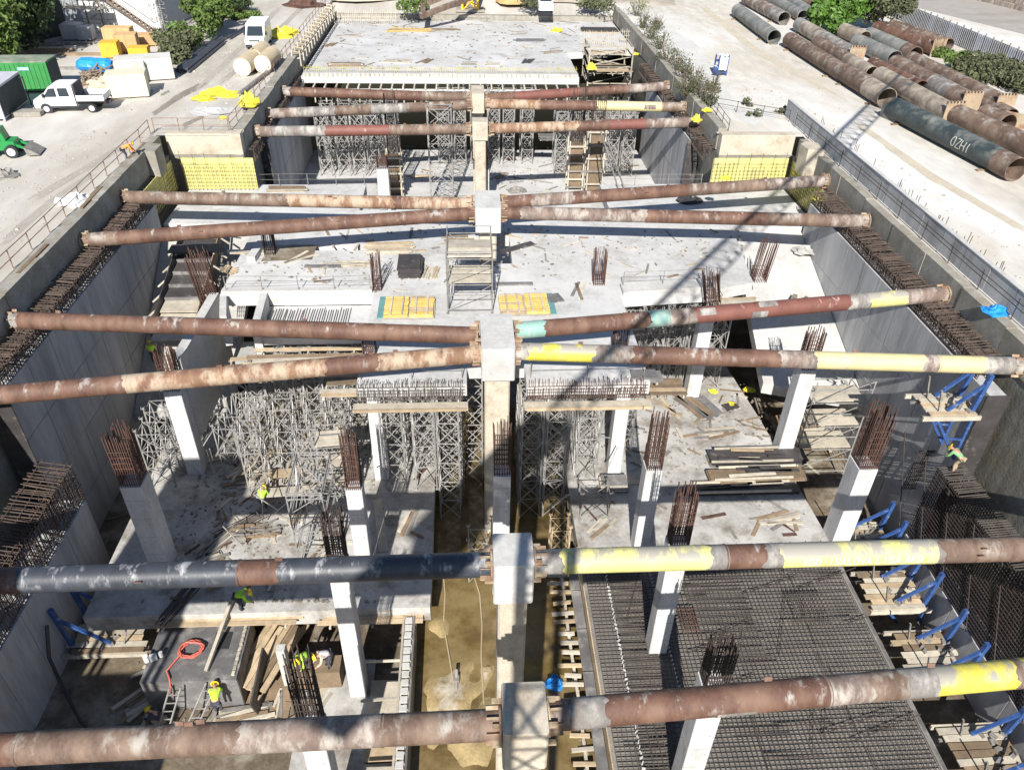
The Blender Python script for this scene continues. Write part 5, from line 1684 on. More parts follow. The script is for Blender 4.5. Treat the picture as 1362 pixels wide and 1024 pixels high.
# fine rubble and dust crumbs swept over the slabs
mb = MB()
for (n, poly, z) in ((700, [(300, 560), (560, 560), (565, 800), (190, 800)], ZA), (350, [(780, 520), (1010, 510), (1080, 715), (780, 715)], ZA), (420, [(300, 300), (980, 300), (1000, 385), (290, 390)], ZB),
                     (400, [(505, 192), (765, 192), (770, 260), (500, 260)], ZN), (400, [(430, 28), (820, 28), (780, 92), (410, 92)], ZF), (500, [(190, 860), (470, 850), (480, 1000), (150, 1000)], ZL)):
    P = [at(a, b, z) for a, b in poly]
    cl = [(random.random(), random.random()) for _ in range(9)]
    for k in range(n):
        c = random.choice(cl)
        a, b = min(1, max(0, random.gauss(c[0], .13))), min(1, max(0, random.gauss(c[1], .13)))
        p = P[0].lerp(P[1], a).lerp(P[3].lerp(P[2], a), b)
        s = U(.03, .13) * (1.5 if z == ZF else 1)
        mb.box((p.x, p.y, z + s * .3), (s * U(.8, 2.2), s, s * .6), U(0, 3))
o = mb.build('rubble_crumbs', M('crumbs', (.24, .21, .175), var=.5, scale=.8))
o['kind'] = 'stuff'
tag(o, 'crumbs of rubble and wood scattered over the slabs', 'rubble')

# ================================================================== PARAPET, RAILS
r = thing('parapet_wall', 'long grey panelled parapet between the pit edge and the dusty yard', 'wall', (28.35, 40, 0))
yy = 4.0
while yy < 65.3:
    l_ = 2.45
    bx('wall_panel', (.24, l_ - .03, 1.42), conc_w, (U(-.01, .01), yy + l_ / 2 - 40, .7), (0, U(-.012, .012), 0), r)
    yy += l_
for k in range(26):
    bx('coping', (.3, 2.42, .06), conc_l, (0, 5.2 + k * 2.45 - 40, 1.45), (0, 0, 0), r)


def rail(label, pts, h=1.1, step=2.3, mt=None, rr=.035, rails=(.55, 1.08), lean=.0):
    mt = mt or M('rail_rust', (.24, .15, .11), var=.3, scale=3, bump=0)
    r = thing('guard_rail', label, 'railing', tuple(pts[0]), group='guard rails round the pit')
    posts = []
    for a, b in zip(pts[:-1], pts[1:]):
        a, b = Vector(a), Vector(b)
        n = max(1, round((b - a).length / step))
        for k in range(n):
            posts.append(a.lerp(b, k / n))
    posts.append(Vector(pts[-1]))
    tops = []
    for p in posts:
        q = p + Vector((U(-.06, .06), U(-.06, .06), h))
        MB().tube(p, q, rr, 6).build('post', mt, r, base=r.location)
        tops.append((p, q))
    for f in rails:
        for (a, b), (c, d) in zip(tops[:-1], tops[1:]):
            MB().tube(a.lerp(b, f / h), c.lerp(d, f / h + U(-.02, .02)), rr * .8, 5).build('rail', mt, r, base=r.location)
    return r


rail('rusty guard rail along the dusty road above the shaded wall', [(-24.9, 14, 0), (-24.9, 62.4, 0)])
rail('guard rail across the shoulder above the yellow mesh on the truck side', [(-24.7, 62.8, 0), (-18.9, 62.8, 0)])
rail('guard rail running back past the yellow tarps and the white van', [(-18.9, 63.4, 0), (-19.0, 118, 0)])
rail('bent dark rail on the inner face of the grey parapet', [(27.95, 20, .05), (27.95, 64.5, .05)], 1.25, 3.1, rustd, .03, (.75, 1.0))
rail('old rail between the parapet end and the bushes', [(21.9, 63.4, 0), (22.2, 70, 0), (28, 66, 0)], 1.0, 2.4, rustd, .03, (.5, .95))
rail('fence line behind the far deck', [(-18, 125, 0), (22, 125.5, 0)], 1.6, 3.0, galv_d, .05, (.7, 1.5))
wl = [Vector((-24.2, 18 + k * 4.4, .1)) for k in range(10)]
for k, p in enumerate(wl):
    if k % 2:
        o = bx('loose_board', (.22, 3.6, .06), wood_d, p + Vector((U(-.1, .2), 0, .18)), (0, 0, U(-.05, .05)))
        tag(o, 'grey board along the foot of the rusty guard rail, %s from the bent worker' % ['', 'fifth', '', 'fourth', '', 'third', '', 'second', '', 'first'][k], 'board', 'boards along the guard rail')
mb = MB()
for k in range(70):
    y = U(33, 63)
    x = 28.75 + abs(random.gauss(0, .45))
    mb.tube((x, y, -.02), (x + U(-.15, .15), y + U(-.15, .15), U(.6, 1.7)), .02, 4, False)
o = single(mb, 'bar_stubs', rustd, 'scattered thin bars sticking up behind the grey parapet', 'rebar', base=(29, 48, 0))
o['kind'] = 'stuff'
# steel waling block seats where struts meet the beams
# yellow pile heads: big rounded blocks at the shoulder
single(MB().prism([(26.4, 57.4), (27.6, 57.2), (27.7, 59.0), (26.9, 59.3), (26.3, 58.8)], -1.6, .5), 'concrete_block', conc_p, 'cream concrete block at the head of the parapet side struts', 'block')
single(MB().prism([(-24.0, 57.5), (-22.9, 57.3), (-22.9, 58.9), (-23.9, 59.2)], -1.6, .35), 'concrete_block', conc_cap, 'weathered concrete block beside the bent worker at the rail', 'block')

# ================================================================== STEEL PIPE YARD
def ypipe(label, a, b, mts, R=.82, hollow=True, plate=None, plate0=None):
    A, B = at(a[0], a[1], R), at(b[0], b[1], R)
    d = B - A
    L = d.length
    r = thing('steel_pipe', label, 'pipe', A, math.atan2(d.y, d.x), 'steel pipes stored in the yard')
    n = 32
    x0 = 0
    for (f, mt) in mts:
        x1 = L * f
        mb = MB()
        V, F = [], []
        for rr in (R, R - .05):
            for xx in (x0, x1):
                for k in range(n):
                    t = 2 * math.pi * k / n
                    V.append((xx, rr * math.cos(t), rr * math.sin(t)))
        for k in range(n):
            q = (k + 1) % n
            F += [(k, q, n + q, n + k), (2 * n + k, 3 * n + k, 3 * n + q, 2 * n + q), (k, 2 * n + k, 2 * n + q, q), (n + k, n + q, 3 * n + q, 3 * n + k)]
        mb.add(V, F)
        mb.build('pipe_barrel', mt, r, True)
        x0 = x1 + .01
    for where, pl in ((L, plate), (0, plate0)):
        if pl:
            mb = MB().box((where, 0, .05), (.08, 1.75, 1.8))
            o = mb.build('end_plate', plate_c, r)
            for k in range(6):
                bx('tooth', (.3, .14, .28), flange, (where - (.1 if where else -.1), -.75 + k * .3, .98), (0, 0, 0), r)
    for e in (.12 * L, .85 * L):
        bx('chock', (.3, 2.4, .12), wood_d, (e, 0, -R + .05), (0, 0, 0), r)
    return r


ypipe('farthest front pipe, dark grey green with an open end', (981, 14), (1030, 50), [(1, P_GG)])
ypipe('brown pipe with a grey end band behind the farthest dark one', (993, -2), (1043, 25), [(.72, P_GB), (1, P_GR)])
ypipe('grey green pipe by the bright green tree', (1020, -4), (1068, 22), [(1, P_GG)], .75)
ypipe('pipe with a brown flanged mouth right beside the bright green tree', (1040, -6), (1081, 21), [(1, P_GG)], .8)
ypipe('brown pipe end showing behind the bright green tree', (1052, -5), (1084, 8), [(1, P_BD)], .9)
ypipe('long grey brown pipe closed by a cream plate', (1063, 33), (1139, 76), [(.12, P_GG), (.45, P_MU), (1, P_GR)], plate=True)
ypipe('long brown pipe lying in front of the cream plated one', (1050, 53), (1124, 99), [(.3, P_BD), (1, P_BD)])
ypipe('short brown pipe with an open end at the bend of the row', (1124, 97), (1180, 131), [(.6, P_BD), (1, P_MU)], .9)
ypipe('grey pipe with a wide open dark mouth', (1140, 56), (1190, 79), [(1, P_GG)], .86)
ypipe('brown grey pipe with a red rimmed mouth', (1156, 46), (1218, 73), [(.8, P_GG), (1, P_BD)])
ypipe('rear brown pipe ending in a red toothed plate', (1166, 38), (1248, 65), [(1, P_BR)], .86, plate=True)
ypipe('small flanged pipe stub behind the grey open pipe', (1122, 41), (1150, 52), [(1, P_MU)], .86)
ypipe('muddy pipe running under the toothed plates', (1170, 100), (1268, 153), [(1, P_MU)], plate=True)
ypipe('thick brown pipe with a pale grey band near its cream plate', (1190, 86), (1291, 139), [(.55, P_BD), (.80, P_GR), (1, P_BD)], .95, plate=True)
ypipe('long rear brown pipe closed by a cream plate at the picture edge', (1212, 81), (1336, 142), [(1, P_BD)], .9, plate=True)
dg = ypipe('dark green pipe with white painted letters in front of the yard', (1190, 144), (1352, 226), [(.88, P_DG), (1, P_BD)], .88)
letters('0ZHI', 9.0, .7, -.25, .88, .055, dg, letter_w, gap=.8)
ypipe('dusty brown pipe behind the dark green one at the picture edge', (1262, 148), (1380, 200), [(1, P_BD)], .85)
ypipe('brown pipe piece with an open mouth between two cream plates', (1308, 152), (1340, 166), [(1, P_BD)], .85)
ypipe('rusty pipe wedged between the long front pipe and the cream plated one', (1086, 56), (1160, 98), [(.6, P_BD), (1, P_MU)], .7)
ypipe('dark rusty pipe between the grey open pipe and the muddy one', (1160, 86), (1225, 118), [(1, P_BR)], .75)
ypipe('slim rusty pipe beside the grey banded pipe', (1262, 112), (1345, 155), [(1, P_BD)], .65)
ypipe('far rusty pipe lying along the fence before the red toothed plate', (1186, 34), (1262, 60), [(1, P_BD)], .7)
for k, (px, py, rz, lb) in enumerate([(1183, 150, .3, 'loose blue grey plate leaning at the end of the dark green pipe'), (1350, 160, .8, 'loose cream plate at the picture edge among the pipes')]):
    c = at(px, py, .6)
    single(MB().box(c, (.1, 1.9, 1.2), rz), 'steel_plate', ply_g if k == 0 else flange, lb, 'plate')
for k in range(12):
    c = at(1278 + k * 1.0, 88 + k * 3.0, .2)
    o = bx('sleeper', (1.6, .3, .25), wood_d, (c.x + 8, c.y + 2, .13), (0, 0, .2))
    tag(o, 'dark timber sleeper beyond the rear pipe, %s of the row from the red toothed plate' % ['first', 'second', 'third', 'fourth', 'fifth', 'sixth', 'seventh', 'eighth', 'ninth', 'tenth', 'eleventh', 'last'][k], 'sleeper', 'timber sleepers by the fence')

# fence at the far side of the yard
r = None
A, B = at(1180, 20, 0), at(1380, 108, 0)
r = thing('site_fence', 'grey corrugated fence with a blue stretch beyond the pipes', 'fence', A)
d = B - A
n = 22
ang = math.atan2(d.y, d.x)
for k in range(n):
    c = A + d * ((k + .5) / n) - A
    o = bx('fence_panel', (round(d.length / n - .1, 2), .06, 2.0), [galv_d, grey_m, lilac, ply_g][(k * 7) % 4] if k > 6 else ply_g, (c.x, c.y, 1.05), (0, 0, ang + U(-.03, .03)), r)
    for q in range(4):
        t = (k + (q + .5) / 4) / n
        cc = d * t
        bx('rib', (.07, .05, 1.96), grey_m, (cc.x + math.sin(ang) * .07, cc.y - math.cos(ang) * .07, 1.05), (0, 0, ang), r)
    cp = d * (k / n)
    bx('fence_post', (.12, .12, 2.3), galv_d, (cp.x, cp.y, 1.15), (0, 0, ang), r)
# stone wall at the far corner
A, B = at(1290, -2, 0), at(1420, 30, 0)
r = thing('stone_wall', 'low stone block wall beyond the worn road', 'wall', A)
d = B - A
ang = math.atan2(d.y, d.x)
for q in range(6):
    for k in range(34):
        c = d * ((k + .5 * (q % 2) + .25) / 34)
        bx('stone', (round(d.length / 34 - .06, 1), .8, .7), brickm, (c.x + U(-.05, .05) - q * .25 * math.sin(ang) , c.y + q * .25 * math.cos(ang), .36 + q * .74), (0, 0, ang + U(-.03, .03)), r)
bx('wall_core', (round(d.length, 1), .4, 4.3), earth, (d.x / 2 - .9 * math.sin(ang), d.y / 2 + .9 * math.cos(ang), 2.15), (0, 0, ang), r)

# blue stand in the yard
c = at(957, 100, 0)
r = thing('blue_stand', 'upright blue and white steel stand alone in the pale yard', 'stand', c, .2)
for sx in (-.5, .5):
    for sy in (-.4, .4):
        bx('stand_leg', (.12, .12, 2.0), blue, (sx, sy, 1.0), (0, 0, 0), r)
for k in range(4):
    bx('shelf', (1.15, .9, .08), white_d if k % 2 else blue, (0, 0, .3 + k * .55), (0, 0, 0), r)
bx('panel', (1.0, .06, 1.2), white_d, (0, -.43, 1.2), (0, 0, 0), r)
MB().beam((-.5, -.3, .2), (-1.1, -.9, .9), .2, .3).build('tray', blue, r)

# ================================================================== VEHICLES
def side_prism(mb, prof, y0, y1, inset=0.0):
    n = len(prof)
    V = [(p[0], y0, p[1]) for p in prof] + [(p[0], y1, p[1]) for p in prof]
    F = [tuple(range(n)), tuple(range(2 * n - 1, n - 1, -1))] + [(k, n + k, n + (k + 1) % n, (k + 1) % n) for k in range(n)]
    return mb.add(V, F)


def wheel(r, x, y, R=.36, w_=.24):
    t = MB().tube((0, -w_ / 2, 0), (0, w_ / 2, 0), R, 24).build('wheel', black, r, True)
    t.location = (x, y, R)
    s = 1 if y > 0 else -1
    rim = MB().tube((0, s * (w_ / 2 - .02), 0), (0, s * (w_ / 2 + .012), 0), R * .62, 16).build('rim', white_d, t, True)
    MB().tube((0, s * (w_ / 2), 0), (0, s * (w_ / 2 + .03), 0), R * .22, 10).build('hub', grey_m, t, True)
    return t


# double cab tipper
fw, rw = at(64, 151, 0), at(124, 150, 0)
d = (fw - rw)
hd = math.atan2(d.y, d.x)
wb = d.length
cen = (fw + rw) / 2
nrm = Vector((-math.sin(hd), math.cos(hd), 0))
side = -1 if nrm.y > 0 else 1      # near side is towards -Y
cen = cen - nrm * (side * .95)
r = thing('pickup_truck', 'white double cab flatbed truck parked on the dusty road', 'truck', (cen.x, cen.y, 0), hd)
fx = wb / 2
prof = [(fx + .85, .42), (fx + .88, .8), (fx + .78, 1.12), (fx + .1, 1.32), (fx - .62, 2.12), (fx - .95, 2.22), (fx - 2.35, 2.22), (fx - 2.45, 2.1), (fx - 2.45, .45)]
mb = side_prism(MB(), prof, -.98, .98)
mb.build('cab', white, r)
# windows as inset panes on both sides
for s in (-1, 1):
    mb = side_prism(MB(), [(fx - .05, 1.32), (fx - .62, 2.0), (fx - 1.1, 2.02), (fx - 1.1, 1.32)], s * .975, s * .995)
    mb.build('front_window', glass, r)
    side_prism(MB(), [(fx - 1.28, 1.34), (fx - 1.28, 2.02), (fx - 2.05, 2.02), (fx - 2.12, 1.34)], s * .975, s * .995).build('rear_window', glass, r)
    bx('door_handle', (.18, .03, .04), blackp, (fx - .95, s * .995, 1.15), (0, 0, 0), r)
    bx('door_handle', (.18, .03, .04), blackp, (fx - 2.1, s * .995, 1.15), (0, 0, 0), r)
    bx('door_seam', (.02, .012, 1.45), grey_m, (fx - 1.18, s * .984, 1.25), (0, 0, 0), r)
    bx('sill_trim', (2.3, .03, .14), blackp, (fx - 1.35, s * .99, .52), (0, 0, 0), r)
    bx('mirror', (.12, .2, .3), blackp, (fx - .1, s * 1.1, 1.45), (0, 0, 0), r)
    bx('headlight', (.14, .3, .2), M('lamp_glass', (.7, .72, .75), rough=.1, var=.02, bump=0), (fx + .8, s * .72, .92), (0, .2, 0), r)
    MB().tube((fx - .02, s * .93, .36), (fx - .02, s * .99, .36), .46, 20).build('wheel_arch', blackp, r)
mb = MB().add([(fx + .07, -.85, 1.36), (fx + .07, .85, 1.36), (fx - .59, .8, 2.1), (fx - .59, -.8, 2.1), (fx + .13, -.85, 1.36), (fx + .13, .85, 1.36), (fx - .53, .8, 2.1), (fx - .53, -.8, 2.1)],
              [(4, 5, 6, 7), (0, 3, 2, 1), (0, 1, 5, 4), (2, 3, 7, 6), (1, 2, 6, 5), (3, 0, 4, 7)])
mb.build('windscreen', glass, r)
bx('bumper', (.22, 1.9, .34), blackp, (fx + .82, 0, .48), (0, 0, 0), r)
bx('grille', (.08, 1.2, .22), blackp, (fx + .85, 0, .92), (0, 0, 0), r)
bed0, bed1 = -fx - 1.15, fx - 2.6
bm = (bed0 + bed1) / 2
bl = bed1 - bed0
bx('headboard', (.1, 2.0, 1.55), M('dark_mesh', (.06, .06, .07), var=.1, bump=0), (bed1 + .02, 0, 1.5), (0, 0, 0), r)
bx('bed_floor', (round(bl, 2), 2.05, .1), M('bed_floor_grey', (.11, .105, .10), var=.3), (bm, 0, .95), (0, 0, 0), r)
for s in (-1, 1):
    bx('dropside', (round(bl, 2), .06, .44), white, (bm, s * 1.03, 1.2), (0, 0, 0), r)
bx('tailgate', (.06, 2.1, .44), white_d, (bed0, 0, 1.2), (0, 0, 0), r)
bx('chassis', (round(bl + 1, 1), .8, .25), blackp, (bm + .2, 0, .7), (0, 0, 0), r)
for s in (-1, 1):
    bx('tail_lamp', (.05, .25, .12), P_RD, (bed0 - .03, s * .85, .85), (0, 0, 0), r)
    wheel(r, fx, s * .86)
    wheel(r, -fx, s * .84, .36, .36)

# white van facing the camera
c = at(339, 68, 0)
r = thing('white_van', 'white van facing along the road beside yellow tarps', 'van', (c.x, c.y + 2.6, 0), -math.pi / 2 + .04)
prof = [(2.6, .4), (2.64, .85), (2.4, 1.15), (1.75, 1.35), (1.05, 2.2), (.7, 2.45), (-2.6, 2.5), (-2.75, 2.3), (-2.75, .4)]
side_prism(MB(), prof, -1.0, 1.0).build('body', white, r)
mb = MB().add([(1.80, -.86, 1.38), (1.80, .86, 1.38), (1.10, .78, 2.2), (1.10, -.78, 2.2), (1.86, -.86, 1.38), (1.86, .86, 1.38), (1.16, .78, 2.2), (1.16, -.78, 2.2)],
              [(4, 5, 6, 7), (0, 3, 2, 1), (0, 1, 5, 4), (2, 3, 7, 6), (1, 2, 6, 5), (3, 0, 4, 7)])
mb.build('windscreen', glass, r)
for s in (-1, 1):
    side_prism(MB(), [(1.6, 1.42), (1.05, 2.1), (.45, 2.1), (.45, 1.42)], s * .995, s * 1.015).build('side_window', glass, r)
    bx('mirror', (.12, .22, .34), blackp, (1.45, s * 1.15, 1.55), (0, 0, 0), r)
    bx('headlight', (.2, .34, .22), MATS['lamp_glass'], (2.5, s * .72, .95), (0, .3, 0), r)
    wheel(r, 1.7, s * .88)
    wheel(r, -1.7, s * .88)
    bx('door_seam', (.02, .012, 1.6), grey_m, (.3, s * 1.004, 1.3), (0, 0, 0), r)
bx('bumper', (.2, 1.95, .3), blackp, (2.6, 0, .5), (0, 0, 0), r)
bx('grille', (.1, 1.1, .16), blackp, (2.55, 0, .98), (0, .2, 0), r)
bx('number_plate', (.03, .5, .11), white_d, (2.71, 0, .55), (0, 0, 0), r)
# distant white van behind the far deck
c = at(724, 14, 0)
r = thing('white_van', 'distant white van standing beyond the far deck', 'van', (c.x, c.y, 0), -math.pi / 2)
side_prism(MB(), [(2.6, .4), (2.6, .9), (1.8, 1.3), (1.0, 2.3), (-2.7, 2.4), (-2.75, .4)], -.95, .95).build('body', white, r)
side_prism(MB(), [(1.8, 1.4), (1.15, 2.2), (1.0, 2.2), (1.65, 1.4)], -.8, .8).build('windscreen', glass, r)
for s in (-1, 1):
    wheel(r, 1.7, s * .85)
    wheel(r, -1.7, s * .85)

# green loader cut by the picture edge
c = at(8, 206, 0)
r = thing('green_loader', 'small green wheeled loader cut by the picture edge', 'machine', (c.x, c.y, 0), .15)
side_prism(MB(), [(-1.6, .5), (-1.6, 1.2), (-.5, 1.35), (-.3, 1.2), (1.0, 1.1), (1.1, .5)], -.6, .6).build('chassis', green_m, r)
side_prism(MB(), [(-.5, 1.2), (-.4, 2.0), (.3, 2.0), (.5, 1.2)], -.5, .5).build('cab', green_m, r)
for x in (-.9, .75):
    for s in (-1, 1):
        wheel(r, x, s * .75, .45, .35)
side_prism(MB(), [(1.7, .1), (1.6, .7), (2.0, .5), (2.5, .12)], -.8, .8).build('bucket', galv_d, r)
for s in (-1, 1):
    MB().beam((.2, s * .45, 1.2), (1.8, s * .45, .45), .12, .16).build('boom', green_m, r)

# ================================================================== CONTAINERS, CRATES
def container(label, corner_px, L, W, H, rz, mt, roof, name='shipping_container', ribs=True, open_end=False):
    c = at(*corner_px, 0)
    r = thing(name, label, 'container', (c.x, c.y, 0), rz)
    # local: x from 0 to -L (corner is near end), y 0..W
    bx('body', (L, W, H - .2), mt, (-L / 2, W / 2, H / 2 + .1), (0, 0, 0), r)
    bx('roof', (L + .04, W + .04, .1), roof, (-L / 2, W / 2, H + .05), (0, 0, 0), r)
    if ribs:
        n = int(L / .42)
        for k in range(n):
            bx('rib', (.2, .07, H - .45), mt, (-.35 - k * (L - .5) / n, -.02, H / 2 + .1), (0, 0, 0), r)
    for x in (-.06, -L + .06):
        bx('corner_post', (.14, .14, H), mt, (x, .03, H / 2 + .05), (0, 0, 0), r)
    bx('door', (.05, W - .3, H - .4), M('dark_door', (.04, .05, .05), var=.2, bump=0), (.02, W / 2, H / 2 + .1), (0, 0, 0), r)  # flat dark panel stands in for the shade inside the container's open end
    return r


ct = container('dark green ribbed container with a dark open end', (73, 124), 7.0, 2.5, 2.6, .06, green_c, M('faded_green_roof', (.17, .22, .16), var=.2, scale=1, splat=(.3, .28, .22), sscale=1, sth=.55))
bx('side_sticker', (.9, .012, .25), M('pale_blue_print', (.35, .55, .7), var=.05, bump=0), (-2.0, -.065, 2.1), (0, 0, 0), ct)
container('pale grey cabin cut by the picture edge', (8, 162), 3.2, 5.4, 2.5, .1, lilac, lilac, 'site_cabin', False)
for k in range(2):
    c = at(24, 150, 0)
single(MB().tube(at(30, 140, 0), at(30, 140, 0) + Vector((0, 0, 2.2)), .06, 6).tube(at(42, 140, 0), at(42, 140, 0) + Vector((0, 0, 2.3)), .06, 6).tube(at(30, 140, 0) + Vector((0, 0, 2.2)), at(42, 140, 0) + Vector((0, 0, 2.3)), .06, 6),
       'hoist_stand', blackp, 'thin dark frame standing between the grey cabin and the truck', 'frame')
single(MB().box(at(38, 150, .2), (2.2, 1.2, .35), .1), 'pallet', conc_cap, 'low dusty pallet in front of the truck nose', 'pallet')


def crate(label, px, py, lx, ly, h, rz, mt, slats=True, group='boxes and crates by the road', name='crate', z=0):
    c = at(px, py, z)
    r = thing(name, label, 'crate', c, rz, group)
    bx('box', (lx, ly, h), mt, (0, 0, h / 2 + .12), (0, 0, 0), r)
    if slats:
        for s in (-1, 1):
            for k in range(3):
                bx('batten', (.12, .04, h), mt, (-lx * .45 + k * lx * .45, s * (ly / 2 + .02), h / 2 + .12), (0, 0, 0), r)
    for k in range(3):
        bx('skid', (.12, ly, .12), wood_d, (-lx * .4 + k * lx * .4, 0, .06), (0, 0, 0), r)
    return r


crate('cream board box standing askew at the road edge before the rubble', 174, 127, 3.3, 2.2, 1.9, .25, cream)
crate('long dusty white box behind the cream board box', 196, 105, 5.0, 2.3, 1.9, .32, M('dusty_board', (.55, .54, .50), var=.1, scale=.7, splat=(.42, .40, .36), sscale=.8, sth=.55))
crate('shorter dusty white box beside the long one', 178, 108, 2.6, 2.2, 1.8, .3, MATS['dusty_board'])
crate('tall tan carton crate in the middle of the yellow box group', 172, 69, 2.2, 1.8, 1.7, .2, tan)
crate('flat tan carton crate behind the tall one', 160, 54, 3.0, 1.6, 1.3, .05, tan)
crate('tan carton crate on the building side end of the group', 193, 61, 2.6, 1.4, 1.1, .35, tan)
yb = M('yellow_crate', (.62, .38, .04), var=.1, scale=1.5, bump=.05)
crate('yellow orange crate at the front of the carton group', 150, 76, 1.7, 1.7, 1.4, .15, yb, False)
crate('low yellow orange crate apart from the others', 187, 76, 1.9, 1.5, .9, .15, yb, False)
crate('grey blue crate pair by the scaffolded building corner', 99, 52, 1.8, 2.0, 1.5, .1, grey_m, False)
crate('grey blue crate next to the pair at the building', 117, 53, 1.6, 1.6, 1.3, .1, grey_m, False)
# blue wrapped bundle
A, B = at(104, 86, .7), at(150, 87, .7)
mb = MB()
n = 14
for k in range(9):
    t = k / 8
    p = A.lerp(B, t)
    for q in range(n):
        a = 2 * math.pi * q / n
        rr = (.85 if 0 < k < 8 else .55) * U(.92, 1.06)
        mb.v.append((p.x, p.y + rr * 1.1 * math.cos(a), max(.02, p.z + .75 * rr * math.sin(a))))
for k in range(8):
    for q in range(n):
        mb.f.append((k * n + q, k * n + (q + 1) % n, (k + 1) * n + (q + 1) % n, (k + 1) * n + q))
mb.f += [tuple(range(n - 1, -1, -1)), tuple(range(8 * n, 9 * n))]
single(mb, 'wrapped_bundle', blue_t, 'bright blue tarp wrapped around a long bundle', 'tarp')
# cream rolls by the van
for k, (px, py, px2, py2, lb) in enumerate([(322, 90, 339, 76, 'cream insulation roll lying nearest the road middle'), (349, 86, 363, 73, 'cream insulation roll nearest the guard rail'), (338, 78, 351, 66, 'dusty cream roll behind the front two rolls')]):
    A, B = at(px, py, .85), at(px2, py2, .85)
    rr_ = thing('insulation_roll', lb, 'roll', (A.x, A.y, 0), 0, 'cream rolls by the white van')
    MB().tube(A, B, .85, 24).build('roll', M('roll_paper', (.52, .42, .28), var=.15, scale=1.5), rr_, True, (A.x, A.y, 0))
    dd = (A - B).normalized()
    MB().tube(A + dd * .01, A + dd * .03, .8, 24).build('roll_end', M('roll_end', (.75, .68, .55), var=.05, scale=3), rr_, True, (A.x, A.y, 0))
# dark tube bundle along the bushes
A, B = at(237, 96, .15), at(287, 56, .15)
r = thing('tube_bundle', 'bundle of dark plastic tubes along the bushes', 'tubes', A)
for k in range(9):
    off = Vector((.32 * (k % 5) - .3 + .16 * (k // 5), 0, .26 * (k // 5)))
    MB().tube(A + off + Vector((0, U(-.8, .8), 0)), B + off + Vector((0, U(-1.2, 1.2), 0)), .14, 8).build('tube', M('dark_tube', (.06, .065, .08), var=.2, rough=.5), r, base=tuple(A))
A, B = at(300, 52, .1), at(333, 32, .1)
single(MB().tube(A, B, .12, 8).tube(A + Vector((.5, 0, 0)), B + Vector((.6, 0, 0)), .12, 8), 'tubes', M('dark_tube', (.06, .065, .08)), 'two dark tubes further up the road edge', 'tubes')
A, B = at(318, 126, .15), at(362, 92, .15)
single(MB().tube(A, B, .22, 8), 'kerb_pipe', galv_d, 'grey pipe lying along the rail beside the cream rolls', 'pipe')
# debris of old timbers
mb = MB()
for k in range(90):
    c = at(U(112, 168), U(88, 122), 0)
    a = U(0, 3.14)
    l_ = U(.6, 1.8)
    z0 = U(.05, .8) * (1 - abs(c.y - 84) / 25)
    mb.beam((c.x - l_ / 2 * math.cos(a), c.y - l_ / 2 * math.sin(a), max(.05, z0)), (c.x + l_ / 2 * math.cos(a), c.y + l_ / 2 * math.sin(a), max(.05, z0 + U(-.3, .5))), U(.08, .22), .08)
o = single(mb, 'timber_debris', wood_d, 'heap of broken old timbers between the truck bed and the blue bundle', 'debris', base=(at(140, 110, 0)))
o['kind'] = 'stuff'
rag('sandy spoil heap behind the truck bed', 150, 118, 0, 2.4, M('sand', (.50, .43, .32), var=.15, scale=1), 'sand', .35)
for k, (px, py, L_, rz) in enumerate([(40, 62, 7, .1), (60, 68, 6, .05), (75, 60, 8, .12), (110, 74, 5, .0), (95, 93, 6, .1), (52, 72, 5, .3)]):
    c = at(px, py, 0)
    o = bx('old_beam', (L_, .3, .25), wood_d if k % 2 else galv_d, (c.x, c.y, .13), (0, 0, rz))
    tag(o, ['grey beam by the tree', 'brown beam before the dark netting', 'grey beam farthest toward the building', 'brown beam beside the blue bundle', 'grey beam behind the container roof', 'short brown beam askew by the tree'][k], 'beam', 'old beams by the building')

# ================================================================== BUILDING AND SCAFFOLD AT THE CORNER
cF = at(217, 43, 0)
cR = at(250, 20, 0)
cL = at(60, 38, 0)
rzb = math.atan2((cF - cL).y, (cF - cL).x)
Lf = (cF - cL).length
r = thing('white_building', 'white walled building with an outside steel stair', 'building', (cF.x, cF.y, 0), rzb)
wm = M('white_render', (.70, .70, .69), var=.06, scale=.4, splat=(.55, .54, .52), sscale=.3, sth=.62)
Dp = 16.0
bx('wall', (9.2, .3, 9), wm, (-4.6, .15, 4.5), (0, 0, 0), r)
bx('wall', (Lf - 9.2, .3, 9), M('grey_sheet_wall', (.27, .29, .31), var=.15, scale=.6), (-9.2 - (Lf - 9.2) / 2, .6, 4.5), (0, 0, 0), r)
bx('wall', (.3, Dp, 9), M('grey_blue_render', (.40, .41, .44), var=.08, scale=.5), (-.15, Dp / 2 + .3, 4.5), (0, 0, 0), r)
bx('wall', (Lf, .3, 9), wm, (-Lf / 2, Dp + .5, 4.5), (0, 0, 0), r)
bx('roof', (Lf + .4, Dp + .6, .2), conc, (-Lf / 2, Dp / 2 + .3, 9.1), (0, 0, 0), r)
for k in range(4):
    wf = bx('window', (.06, 1.0, 1.0), white_d, (.02, 2.2 + k * 2.1, 5.2), (0, 0, 0), r)
    bx('pane', (.04, .8, .8), glass, (.03, 0, 0), (0, 0, 0), wf)
for k in range(5):
    bx('sheet_joint', (.06, .06, 8.8), galv_d, (-10.5 - k * 2.2, .42, 4.4), (0, 0, 0), r)
for zz in (2.5, 5.5):
    bx('floor_beam', (Lf - 9.2, .1, .25), galv_d, (-9.2 - (Lf - 9.2) / 2, .42, zz), (0, 0, 0), r)
st = thing('steel_stair', 'brown steel stair against the white wall', 'stair', (cF.x, cF.y, 0), rzb)
p0, p1 = Vector((-.6, -.8, .1)), Vector((-6.2, -.8, 4.1))
